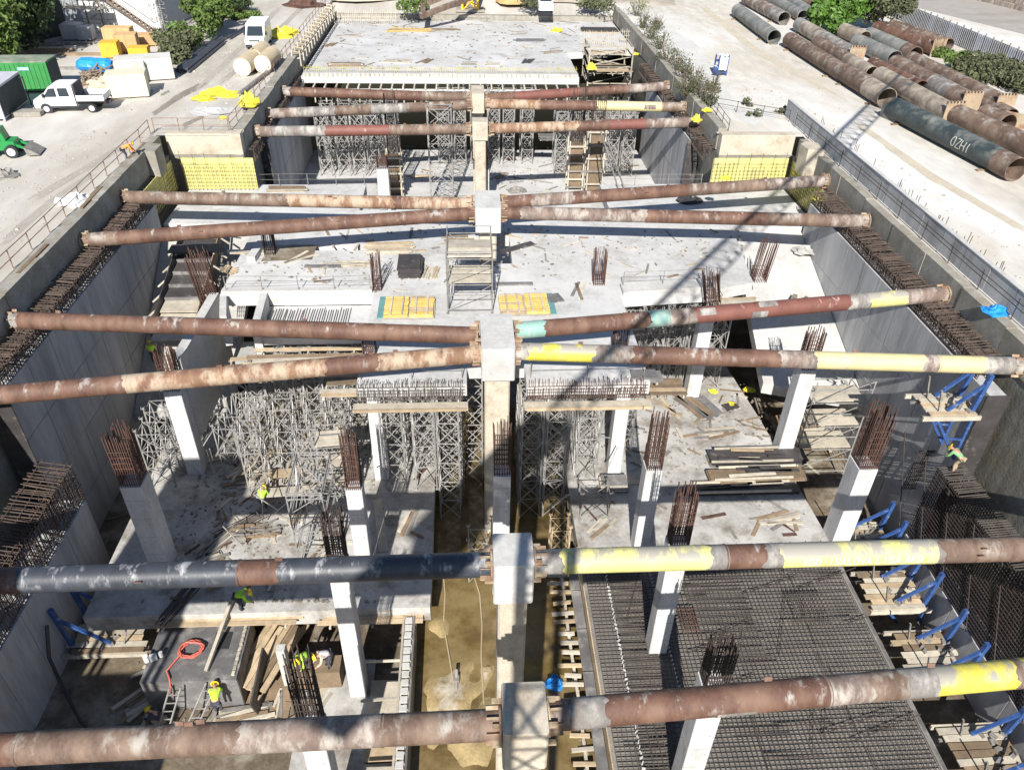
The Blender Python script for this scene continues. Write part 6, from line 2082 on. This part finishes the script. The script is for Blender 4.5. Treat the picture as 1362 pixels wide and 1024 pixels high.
for s in (-.45, .45):
    MB().beam(p0 + Vector((0, s, 0)), p1 + Vector((0, s, 0)), .06, .24).build('stringer', P_BD, st)
    MB().tube(p0 + Vector((0, s, 1.0)), p1 + Vector((0, s, 1.0)), .035, 5).build('hand_rail', P_BD, st)
for k in range(14):
    t = (k + .5) / 14
    q = p0.lerp(p1, t)
    bx('tread', (.3, .9, .04), galv_d, q, (0, 0, 0), st)
bx('landing', (2.0, 1.2, .1), P_BD, (-7.2, -.7, 4.1), (0, 0, 0), st)
for x in (-6.3, -8.0):
    bx('stair_post', (.12, .12, 4.1), P_BD, (x, -1.2, 2.05), (0, 0, 0), st)
tw = stair_tower('grey lattice tower at the corner of the white building', cF.x + .4, cF.y - 1.2, 0, 8.5, 1.3, 1.3, rzb, galv, 1.4, deck=False)
stair_tower('scaffold bay with plank decks against the grey end of the building', at(125, 44, 0).x, at(125, 44, 0).y, 0, 6.2, 4.4, 2.2, rzb, galv_d, 2.4)
A, B = at(-60, 78, 0), at(92, 46, 0)
single(MB().beam(A + Vector((0, 0, 2.2)), B + Vector((0, 0, 2.2)), .2, 4.4), 'netting_fence', dark_net, 'dark netted hoarding in the shade of the leafy tree', 'fence')

# ================================================================== PLANTS
def plant(label, px, py, H, R, n, mt, name='tree', cat='tree', ls=.28, lobes=7, trunk=True, group=None, seed=1, low=.15, sparse=False):
    c = at(px, py, 0)
    g = np.random.default_rng(seed)
    r = thing(name, label, cat, c, U(0, 6), group)
    if trunk:
        mb = MB().tube((0, 0, -.1), (.1 * R, 0, H * .5), .045 * H * .5 + .03, 8, True, .03 * H * .4 + .02)
        for k in range(6):
            a = k * 1.05
            mb.tube((.05 * R, 0, H * (.25 + .04 * k)), (R * .6 * math.cos(a), R * .6 * math.sin(a), H * (.55 + .06 * k)), .018 * H * .4 + .012, 5, True, .01)
        mb.build('trunk', bark, r)
    cs = np.stack([g.uniform(-.65, .65, lobes) * R, g.uniform(-.65, .65, lobes) * R, H * g.uniform(low + .15, .85, lobes)], 1)
    rs = R * g.uniform(.35, .62, lobes)
    idx = g.integers(0, lobes, n)
    dirs = g.normal(size=(n, 3))
    dirs /= np.linalg.norm(dirs, axis=1)[:, None]
    rad = g.uniform(.35, 1.08, n) ** .6
    P = cs[idx] + dirs * (rs[idx] * rad)[:, None] * np.array([1, 1, min(1.3, .9 * H / (2 * R) + .35)])
    P[:, 2] = np.clip(P[:, 2], .05, H * 1.1)
    nv = dirs + g.normal(size=(n, 3)) * .7
    nv /= np.linalg.norm(nv, axis=1)[:, None]
    t1 = np.cross(nv, g.normal(size=(n, 3)))
    t1 /= np.linalg.norm(t1, axis=1)[:, None]
    t2 = np.cross(nv, t1)
    s = ls * g.uniform(.6, 1.3, n)[:, None]
    V = np.stack([P - t1 * s, P - t2 * s * .55 + nv * s * .15, P + t1 * s, P + t2 * s * .55 + nv * s * .15], 1).reshape(-1, 3)
    me = bpy.data.meshes.new('crown')
    me.from_pydata(V.tolist(), [], (np.arange(n * 4).reshape(-1, 4)).tolist())
    me.materials.append(mt)
    me.update()
    o = bpy.data.objects.new('crown' if trunk else 'foliage', me)
    COL.objects.link(o)
    o.parent = r
    return r


plant('big leafy tree at the top corner beside the dark netting', 18, 70, 9.5, 5.2, 6500, leaf_d, seed=2, ls=.34, lobes=10)
plant('bright leafy branchy tree in front at the picture corner', -8, 95, 7.5, 4.0, 4500, leaf, seed=3, ls=.32, lobes=9)
plant('young bright tree between the white building and the road', 270, 54, 4.6, 1.9, 2400, leaf, seed=4, ls=.24, lobes=9)
plant('second slim tree behind the young bright one', 290, 40, 3.6, 1.7, 1600, leaf, seed=5, ls=.24)
for k, (px, py, H, R, m_, lb) in enumerate([(232, 84, 2.0, 1.8, leaf_g, 'bush at the head of the dark tubes'), (240, 72, 2.2, 1.8, leaf_g, 'bush behind the first at the tubes'), (252, 66, 2.6, 1.9, leaf, 'bush at the foot of the young tree'),
                                             (225, 66, 1.8, 1.6, leaf_g, 'low bush toward the carton crates'), (300, 22, 2.6, 2.6, leaf_d, 'dark shrub mass behind the slim tree'), (318, 14, 2.0, 2.4, leaf_d, 'dark shrub near the top of the road'),
                                             (270, 14, 3.5, 3.0, leaf_d, 'dark bush against the building flank'), (318, 24, .7, 2.0, leaf, 'grassy tuft along the road edge')]):
    plant(lb, px, py, H, R, 1500, m_, 'bush', 'bush', .2, 7, False, 'bushes by the building and road', 20 + k)
plant('bright green broad leaved tree behind the pipes', 1112, 42, 5.5, 3.6, 5200, M('vivid_leaves', (.07, .145, .018), var=.55, scale=1.3, rough=.6, bump=0), seed=8, ls=.36, lobes=10)
plant('grey green shrub beside the bright tree', 1172, 40, 4.6, 3.3, 4200, leaf_g, 'shrub', 'bush', .24, 9, True, None, 9)
plant('second bright crown at the top behind the pipes', 1100, 14, 5.0, 3.4, 3600, MATS['vivid_leaves'], seed=10, ls=.36)
for k, (px, py, R) in enumerate([(1270, 92, 1.6), (1305, 100, 2.4), (1335, 112, 2.4), (1362, 122, 2.4), (1290, 108, 1.8), (1245, 76, 1.2)]):
    plant(['grassy bush at the fence gap', 'dark dense bush along the fence middle', 'dark dense bush toward the picture edge', 'dark bush cut by the picture edge', 'bush in front of the dense ones by the sleepers', 'small grass clump at the red toothed plate'][k],
          px, py, 1.9 if k < 5 else .9, R, 1800, leaf if k in (0, 5) else leaf_g, 'bush', 'bush', .2, 7, False, 'bushes along the fence', 40 + k)
bb = [(848, 22, 1.6), (855, 38, 1.1), (866, 52, 1.2), (878, 66, 1.2), (886, 84, 1.1), (900, 94, 1.2), (908, 108, 1.1), (922, 118, 1.2), (930, 132, 1.3), (912, 128, .9), (940, 140, .8), (872, 40, .8), (946, 122, .8)]
for k, (px, py, R) in enumerate(bb):
    plant('straggly pale bush, number of the row past the capping beam' if False else ['yellow green bush at the far end of the bush row', 'thin bush second from the far end of the row', 'thin bush third from the far end of the row', 'straggly bush abreast of the stair platform',
          'straggly bush just past the stair platform', 'open bush in the middle of the row', 'bush opposite the farthest strut end', 'bush opposite the cream banded strut end', 'wide bush at the near end of the row', 'small dry bush behind the capping beam bend',
          'small tuft before the parapet end', 'stray tuft on the chalky ground near the far bushes', 'stray tuft on the chalky ground near the blue stand'][k],
          px, py, R * 1.35, R * 1.15, 330, leaf_g if k else leaf, 'bush', 'bush', .11, 12, False, 'straggly bushes beside the narrow pit', 60 + k, .0)
for k, (px, py) in enumerate([(994, 140), (1040, 150), (1000, 155)]):
    plant(['dry tuft in the yard before the pipes', 'dry tuft by the parapet end', 'dry tuft between yard and parapet end'][k], px, py, .6, .7, 160, leaf_g, 'tuft', 'plant', .12, 4, False, 'dry tufts in the yard', 80 + k, 0)

# ================================================================== BEYOND THE FAR DECK
c = Vector((.9, 119.8, -.8))
r = thing('crane_mast', 'yellow lattice crane mast standing beyond the far deck', 'crane', c)
for sx in (-1, 1):
    for sy in (-1, 1):
        bx('mast_leg', (.3, .3, 14), crane_y, (sx * 1.1, sy * 1.1, 7), (0, 0, 0), r)
mb = MB()
for k in range(7):
    z = .2 + 2 * k
    for (a, b) in (((-1.1, -1.1), (1.1, -1.1)), ((1.1, -1.1), (1.1, 1.1)), ((1.1, 1.1), (-1.1, 1.1)), ((-1.1, 1.1), (-1.1, -1.1))):
        mb.beam((*a, z), (*b, z), .16).beam((*a, z), (*b, z + 2), .14).beam((*b, z), (*a, z + 2), .14)
mb.build('lattice', crane_y, r)
bx('base_block', (4.0, 3.0, .3), conc_cap, (0, 0, .15), (0, 0, 0), r)
for k, (px0, py0, px1, py1, lb) in enumerate([(560, 22, 640, 8, 'rusty raking beam beside the yellow mast'), (563, 20, 563, 4, 'dark beam post beside the yellow mast'), (560, 8, 610, 4, 'upper raking beam beside the yellow mast')]):
    A, B = at(px0, py0, .3), at(px1, py1, .3)
    single(MB().beam(A, B + Vector((0, 0, 1.5)), .6), 'raking_beam', P_BD, lb, 'beam')
def twigs(r, H, R, n, seed):
    g = random.Random(seed)
    mb = MB()
    for k in range(n):
        a, t = g.uniform(0, 6.28), g.uniform(.2, 1)
        q = Vector((R * t * math.cos(a), R * t * math.sin(a), H * g.uniform(.5, 1.15)))
        p0 = Vector((q.x * .25, q.y * .25, 0))
        mb.tube(p0, q, .025, 4, False, .01)
        mb.tube(p0.lerp(q, .5), q + Vector((g.uniform(-.4, .4), g.uniform(-.4, .4), -.1)), .015, 4, False, .008)
    mb.build('stems', bark, r)['kind'] = 'stuff'


for o in [o for o in COL.objects if o.get('group') in ('straggly bushes beside the narrow pit', 'bushes along the fence', 'bushes by the building and road')]:
    twigs(o, 1.9, 1.2, 22, hash(o.name) % 1000 if False else len(o.name) + int(abs(o.location.x) * 7))


def heap(label, px, py, R, H, mt, seed, cat='earth'):
    g = random.Random(seed)
    c = at(px, py, 0)
    c.y = max(c.y, 119.5 + R * .95)
    n, m_ = 26, 8
    mb = MB()
    for j in range(m_ + 1):
        for i in range(n):
            a = 2 * math.pi * i / n
            t = 1 - j / m_
            k = R * t * (1 + .2 * math.sin(3 * a + seed) + .1 * g.random())
            mb.v.append((c.x + k * math.cos(a), c.y + k * .7 * math.sin(a), -.05 + H * (1 - t * t) * (1 + .15 * math.sin(5 * a + j) * (1 if 0 < j < m_ else 0))))
    for j in range(m_):
        for i in range(n):
            a, b = j * n + i, j * n + (i + 1) % n
            mb.f.append((a, b, b + n, a + n))
    return single(mb, 'earth_heap', mt, label, cat, 'earth heaps beyond the far deck', (c.x, c.y, 0), True)


sand = MATS['sand']
heap('ochre earth heap beside the yellow mast', 697, 12, 4.5, 2.4, M('ochre_earth', (.42, .28, .12), var=.3, scale=.6, bump=.5), 1)
heap('pale spoil heap behind the far deck toward the van', 500, 10, 8, 1.6, sand, 2)
heap('brown spoil heap near the road end', 440, 8, 6, 1.2, earth, 3)
heap('grey brown spoil heap behind the far deck toward the bushes', 770, 12, 8, 1.5, M('grey_earth', (.33, .29, .24), var=.2, scale=.6, bump=.4), 4)
heap('grey spoil heap at the end of the bush row', 880, 14, 4, .6, MATS['grey_earth'], 5)
plant('low green weeds beside the mast beams', 545, 14, 1.6, 2.2, 900, leaf, 'bush', 'bush', .22, 7, False, 'weeds beyond the far deck', 91)
plant('low dull weeds behind the far deck on the bush side', 800, 12, 1.2, 3.0, 900, leaf_g, 'bush', 'bush', .22, 7, False, 'weeds beyond the far deck', 92)
plant('grey dead shrub beyond the far deck by the distant van', 706, 12, 3.0, 1.6, 900, leaf_g, 'bush', 'bush', .2, 7, False, 'weeds beyond the far deck', 93)
panel_stack('grey stack of sheets at the back edge of the far deck', 634, 26, ZF, 4.0, 1.4, 5, 0, (ply_g,))
panel_stack('tan and dark boards on the back of the far deck by the stair platform', 798, 42, ZF, 5.0, 2.0, 3, 0, (wood, ply))
# rebar wall stubs on the far deck
for k, (px, py, L_, lb) in enumerate([(475, 32, 11, 'pale fence of wall bars at the back of the far deck'), (845, 58, 4, 'wall bars at the bush side of the far deck'), (795, 62, 4.5, 'wall bars beside the stair platform of the far deck')]):
    c = at(px, py, ZF)
    mb = MB()
    for q in range(int(L_ / .25)):
        mb.tube((c.x - L_ / 2 + q * .25, c.y, ZF), (c.x - L_ / 2 + q * .25 + U(-.05, .05), c.y, ZF + 1.7 + U(-.2, .2)), .035, 4, False)
    for z in (.4, .9, 1.4):
        mb.tube((c.x - L_ / 2, c.y, ZF + z), (c.x + L_ / 2, c.y, ZF + z), .03, 4, False)
    single(mb, 'wall_bars', wood_p, lb, 'rebar', 'wall bars on the far deck', (c.x, c.y, ZF))
stair_tower('pale timber stair frame beside the far deck', 16.8, 95.0, -4.0, 4.2, 5.0, 4.5, 0, wood_p, 1.0, deck=False, r0=.09)

# stones and clods lying about on both yards
for nm, lab, polys, mt_ in (('yard_stones', 'stones and clods strewn over the pale yard', [[(900, 60), (1010, 100), (1362, 330), (1362, 400), (1060, 150)], [(850, 10), (960, 10), (1060, 140), (960, 140)], [(930, 5), (970, 5), (1180, 160), (1100, 150)]], MATS['grey_earth']),
                            ('road_stones', 'stones and clods strewn over the dusty road', [[(0, 240), (120, 170), (200, 180), (0, 360)], [(200, 170), (330, 80), (390, 70), (330, 170)], [(120, 160), (260, 90), (330, 50), (300, 120)]], M('clods', (.34, .31, .265), var=.3, scale=1))):
    mb = MB()
    for poly in polys:
        P = [at(a, b, 0) for a, b in poly]
        for k in range(260):
            a, b = random.random(), random.random()
            p_ = P[0].lerp(P[1], a).lerp(P[3].lerp(P[2], a), b)
            s = U(.02, .07) * (2.0 if random.random() < .08 else 1)
            q = [(-1, -1), (1, -.7), (.8, 1), (-.9, .8)]
            ca, sa = math.cos(k), math.sin(k)
            V = [(p_.x + s * (x * ca - y * sa), p_.y + s * (x * sa + y * ca), -.01) for x, y in q] + [(p_.x + s * .5 * (x * ca - y * sa), p_.y + s * .5 * (x * sa + y * ca), s * .9) for x, y in q]
            mb.hexa(V)
    o = mb.build(nm, mt_)
    o['kind'] = 'stuff'
    tag(o, lab, 'stones')

# ================================================================== PEOPLE
POSE = {
    'stand': dict(pel=(0, 0, .95), ch=(0, .03, 1.33), nk=(0, .04, 1.5), hd=(0, .08, 1.66), sh=(.2, .02, 1.43), el=(.28, .1, 1.16), ha=(.22, .34, 1.05), kn=(.1, .05, .5), ft=(.11, 0, .07)),
    'bend': dict(pel=(0, -.15, .93), ch=(0, .22, 1.12), nk=(0, .36, 1.17), hd=(0, .5, 1.17), sh=(.2, .3, 1.14), el=(.25, .4, .86), ha=(.17, .58, .68), kn=(.11, .02, .5), ft=(.12, -.05, .07)),
    'crouch': dict(pel=(0, -.2, .42), ch=(0, .08, .78), nk=(0, .18, .93), hd=(0, .28, 1.05), sh=(.2, .12, .87), el=(.27, .32, .66), ha=(.15, .52, .6), kn=(.16, .22, .52), ft=(.13, -.08, .07)),
}


def skinobj(name, pts, edges, rad, mt, parent, root=0, sub=1):
    me = bpy.data.meshes.new(name)
    me.from_pydata(pts, edges, [])
    me.materials.append(mt)
    o = bpy.data.objects.new(name, me)
    COL.objects.link(o)
    o.parent = parent
    md = o.modifiers.new('skin', 'SKIN')
    md.use_smooth_shade = True
    sk = me.skin_vertices[0].data if me.skin_vertices else None
    if sk is None:
        return o
    for i, rr in enumerate(rad):
        sk[i].radius = (rr, rr) if not isinstance(rr, tuple) else rr
        sk[i].use_root = (i == root)
    s = o.modifiers.new('sub', 'SUBSURF')
    s.levels = sub
    s.render_levels = sub
    return o


def add_skin_layer(me):
    # skin vertex layer needs to exist before radii are written
    import bmesh
    bm = bmesh.new()
    bm.from_mesh(me)
    bm.verts.layers.skin.verify()
    bm.to_mesh(me)
    bm.free()


def person(label, loc, rz, pose, top, legs, vest=None, scale=1.0, boots=black):
    p = POSE[pose]
    r = thing('person', label, 'person', loc, rz, None)
    r.scale = (scale,) * 3
    mir = lambda v, s: (v[0] * s, v[1], v[2])
    V, E_, Rd = [], [], []

    def add(v, rr, link=None):
        V.append(v)
        Rd.append(rr)
        if link is not None:
            E_.append((link, len(V) - 1))
        return len(V) - 1
    b = add(p['pel'], (.145, .11))
    ch = add(p['ch'], (.17, .12), b)
    nk = add(p['nk'], .06, ch)
    hd = add(p['hd'], (.082, .1), nk)
    u = (Vector(p['hd']) - Vector(p['nk'])).normalized()
    add(tuple(Vector(p['hd']) + u * .1), (.06, .075), hd)
    H = Vector(p['hd'])
    for s in (-1, 1):
        sh = add(mir(p['sh'], s), .07, ch)
        el = add(mir(p['el'], s), .048, sh)
        ha = add(mir(p['ha'], s), .034, el)
        e, h = Vector(mir(p['el'], s)), Vector(mir(p['ha'], s))
        f = (h - e).normalized()
        sd = Vector((1, 0, 0))
        pm = add(tuple(h + f * .07), (.042, .02), ha)
        add(tuple(h + f * .07 - sd * s * .055 + f * .02), .012, pm)
        for q in range(4):
            k1 = h + f * (.11) + sd * (q - 1.5) * .02
            a = add(tuple(k1), .011, pm)
            add(tuple(k1 + f * (.035 + .01 * (q in (1, 2))) + Vector((0, 0, -.03))), .009, a)
        hip = add((s * .1, p['pel'][1], p['pel'][2] - .08), .09, b)
        kn = add(mir(p['kn'], s), .062, hip)
        ft = add(mir(p['ft'], s), .045, kn)
        add((s * p['ft'][0], p['ft'][1] + .17, .045), .04, ft)

    def mk(name, idx_pts, mt, grow):
        me_pts = [V[i] for i in idx_pts]
        mp = {i: k for k, i in enumerate(idx_pts)}
        ed = [(mp[a], mp[c]) for a, c in E_ if a in mp and c in mp]
        rad = [tuple(x + grow for x in Rd[i]) if isinstance(Rd[i], tuple) else Rd[i] + grow for i in idx_pts]
        me = bpy.data.meshes.new(name)
        me.from_pydata(me_pts, ed, [])
        add_skin_layer(me)
        me.materials.append(mt)
        o = bpy.data.objects.new(name, me)
        COL.objects.link(o)
        o.parent = r
        md = o.modifiers.new('skin', 'SKIN')
        md.use_smooth_shade = True
        sk = me.skin_vertices[0].data
        for i, rr in enumerate(rad):
            sk[i].radius = rr if isinstance(rr, tuple) else (rr, rr)
            sk[i].use_root = i == 0
        o.modifiers.new('sub', 'SUBSURF').render_levels = 1
        return o
    n = len(V)
    per = (n - 5) // 2
    body = mk('body', list(range(n)), skin, 0)
    L0 = 5
    arms, lg, feet = [], [], []
    for s in range(2):
        o0 = L0 + s * per
        arms += [o0, o0 + 1, o0 + 2]
        lg += [o0 + per - 4, o0 + per - 3, o0 + per - 2]
        feet += [(o0 + per - 2, o0 + per - 1)]
    mk('jacket', [1, 0] + arms, top, .018)
    mk('trousers', [0] + lg, legs, .016)
    for a, c in feet:
        mk('boot', [a, c], boots, .02)
    if vest:
        mk('vest', [0, 1] + [L0, L0 + per], vest, .034)
    # helmet, turned with the head
    q = u.to_track_quat('Z', 'Y').to_matrix().to_4x4()
    mb = MB()
    nn, mm = 14, 5
    for j in range(mm + 1):
        for i in range(nn):
            a, b_ = 2 * math.pi * i / nn, j / mm * math.pi / 2
            k = .135 * math.cos(b_) if j < mm else .001
            mb.v.append(tuple(H + q @ Vector((k * math.cos(a), k * 1.15 * math.sin(a), .045 + .125 * math.sin(b_)))))
    for j in range(mm):
        for i in range(nn):
            a, c = j * nn + i, j * nn + (i + 1) % nn
            mb.f.append((a, c, c + nn, a + nn))
    o0 = len(mb.v)
    for k in (.13, .175):
        for i in range(nn):
            a = 2 * math.pi * i / nn
            mb.v.append(tuple(H + q @ Vector((k * math.cos(a), k * 1.18 * math.sin(a) + (.03 if k > .15 else 0), .045))))
    for i in range(nn):
        mb.f.append((o0 + i, o0 + (i + 1) % nn, o0 + nn + (i + 1) % nn, o0 + nn + i))
    mb.build('helmet', helm, r, True)
    fw_ = (q @ Vector((0, 1, 0))).normalized()
    MB().tube(tuple(H + fw_ * .09), tuple(H + fw_ * .135 - u * .02), .018, 6, True, .012).build('nose', skin, body)
    for s in (-1, 1):
        MB().box(tuple(H + fw_ * .094 + Vector((s * .035, 0, 0)) + u * .025), (.02, .02, .014)).build('eye', black, body)
        MB().box(tuple(H + Vector((s * .095, 0, 0))), (.02, .04, .06)).build('ear', skin, body)
    MB().box(tuple(H + fw_ * .095 - u * .055), (.05, .012, .012)).build('mouth', P_RD, body)
    return r


person('worker in an orange top bent over the guard rail by the dusty road', at(170, 215, 0), -1.2, 'bend', orange, denim, None, 1.05)
person('worker in a faded green shirt and yellow helmet climbing on the black wall cage', (25.1, 28.6, -6.6), .6, 'bend', greenv, khaki, None, 1.02)
person('worker in a bright vest bending on the slab behind the black strut', at(322, 809, ZA), -1.6, 'bend', hivis, denim, hivis, 1.05)
person('worker in a bright vest standing on a ladder at the form box', (-11.9, 20.9, -13.55), .2, 'bend', hivis, denim, hivis, 1.05)
person('worker in dark clothes with yellow boots crouching by the dark ladder', at(213, 962, -14.4), 1.4, 'crouch', denim, khaki, None, 1.05, yel_t)
person('worker in a bright vest tying the tall dark column bars', at(410, 888, -13.2), 2.6, 'bend', hivis, denim, hivis, 1.05)
person('worker in a pale vest standing beside the one tying bars', at(437, 886, -13.2), 2.2, 'bend', wood_p, denim, white_d, 1.05)
person('distant worker in a bright vest half hidden among prop towers', at(352, 676, ZA), 0, 'bend', hivis, denim, hivis, .95)
person('distant worker in a bright vest behind the wide bar bundle', at(206, 482, -10.0), .3, 'stand', hivis, denim, hivis, .95)
single(MB().box2((at(385, 888, -13.2).x, at(410, 895, -13.2).y, -14.5), (at(452, 888, -13.2).x, at(410, 872, -13.2).y, -13.22)), 'work_deck', wood_d, 'small work deck under the two workers at the dark bars', 'boards')

# ================================================================== THE CRANE THE PICTURE WAS TAKEN FROM
mc = Vector((-.75, -6.4, 0))
jd = Vector((.598, .801, 0))
jn = Vector((-jd.y, jd.x, 0))
HJ = 23.0
r = thing('tower_crane', 'tower crane behind the viewpoint whose shadow crosses the pit', 'crane', (mc.x, mc.y, ZL))
b0 = tuple(r.location)
mb = MB()
for sx in (-1, 1):
    for sy in (-1, 1):
        mb.beam(mc + Vector((sx * .85, sy * .85, ZL)), mc + Vector((sx * .85, sy * .85, HJ)), .2)
for k in range(20):
    z = ZL + k * 1.88
    c4 = [mc + Vector((a * .85, b * .85, 0)) for a, b in ((-1, -1), (1, -1), (1, 1), (-1, 1))]
    for i in range(4):
        a, b = c4[i], c4[(i + 1) % 4]
        mb.beam(a + Vector((0, 0, z)), b + Vector((0, 0, z)), .08).beam(a + Vector((0, 0, z)), b + Vector((0, 0, z + 1.88)), .09)
mb.build('mast', crane_y, r, base=b0)
mb = MB()
base = mc + Vector((0, 0, HJ))
LJ = 66.0
for s in (-1, 1):
    mb.beam(base + jn * s * .8, base + jd * LJ + jn * s * .8, .11)
mb.beam(base + Vector((0, 0, 1.7)), base + jd * LJ + Vector((0, 0, 1.4)), .11)
for k in range(44):
    t0, t1, tm = k * 1.5, (k + 1) * 1.5, (k + .5) * 1.5
    for s in (-1, 1):
        top = base + jd * tm + Vector((0, 0, 1.6))
        mb.beam(base + jd * t0 + jn * s * .8, top, .05).beam(base + jd * t1 + jn * s * .8, top, .05)
    mb.beam(base + jd * t0 - jn * .8, base + jd * t0 + jn * .8, .07).beam(base + jd * t0 - jn * .8, base + jd * t1 + jn * .8, .06)
mb.build('jib', crane_y, r, base=b0)
mb = MB()
for s in (-1, 1):
    mb.beam(base + jn * s * 1.2, base - jd * 13.5 + jn * s * 1.2, .3, .4)
for k in range(12):
    mb.beam(base - jd * (k * 1.1 + .4) - jn * 1.2, base - jd * (k * 1.1 + .4) + jn * 1.2, 1.0, .06)
mb.build('counter_jib', crane_y, r, base=b0)
mb = MB()
for k in range(4):
    mb.beam(base - jd * (9.5 + k * 1.05) - jn * 1.1 + Vector((0, 0, -.6)), base - jd * (9.5 + k * 1.05) + jn * 1.1 + Vector((0, 0, -.6)), .95, 2.4)
mb.build('counterweight', conc, r, base=b0)
# invented cabins on a gantry, out of view, added to shade the left slab
r = thing('cabin_gantry', 'unseen grey cabins on a gantry, added to shade the left slab and column', 'cabins', (-19.8, 2.6, 0))
for k in range(3):
    c_ = bx('cabin', (4.6, 3.3, 2.5), lilac, (0, 0, 6.4 + k * 2.56), (0, 0, 0), r)
    for e in range(3):
        bx('window', (.06, .9, 1.0) if e == 2 else (1.1, .06, 1.0), glass, ((2.32, 0, .2) if e == 2 else (-1.1 + e * 2.2, -1.67, .2)), (0, 0, 0), c_)
for x in (-2.1, 2.1):
    for y in (-1.5, 1.5):
        bx('gantry_leg', (.25, .25, 5.1), blue, (x, y, 2.55), (0, 0, 0), r)
struct(MB().box2((-30, -4, -.35), (-16.8, 4.3, -.02)), 'temporary_deck', galv_d)  # unseen deck added under the shade-casting cabins
bpy.context.view_layer.update()
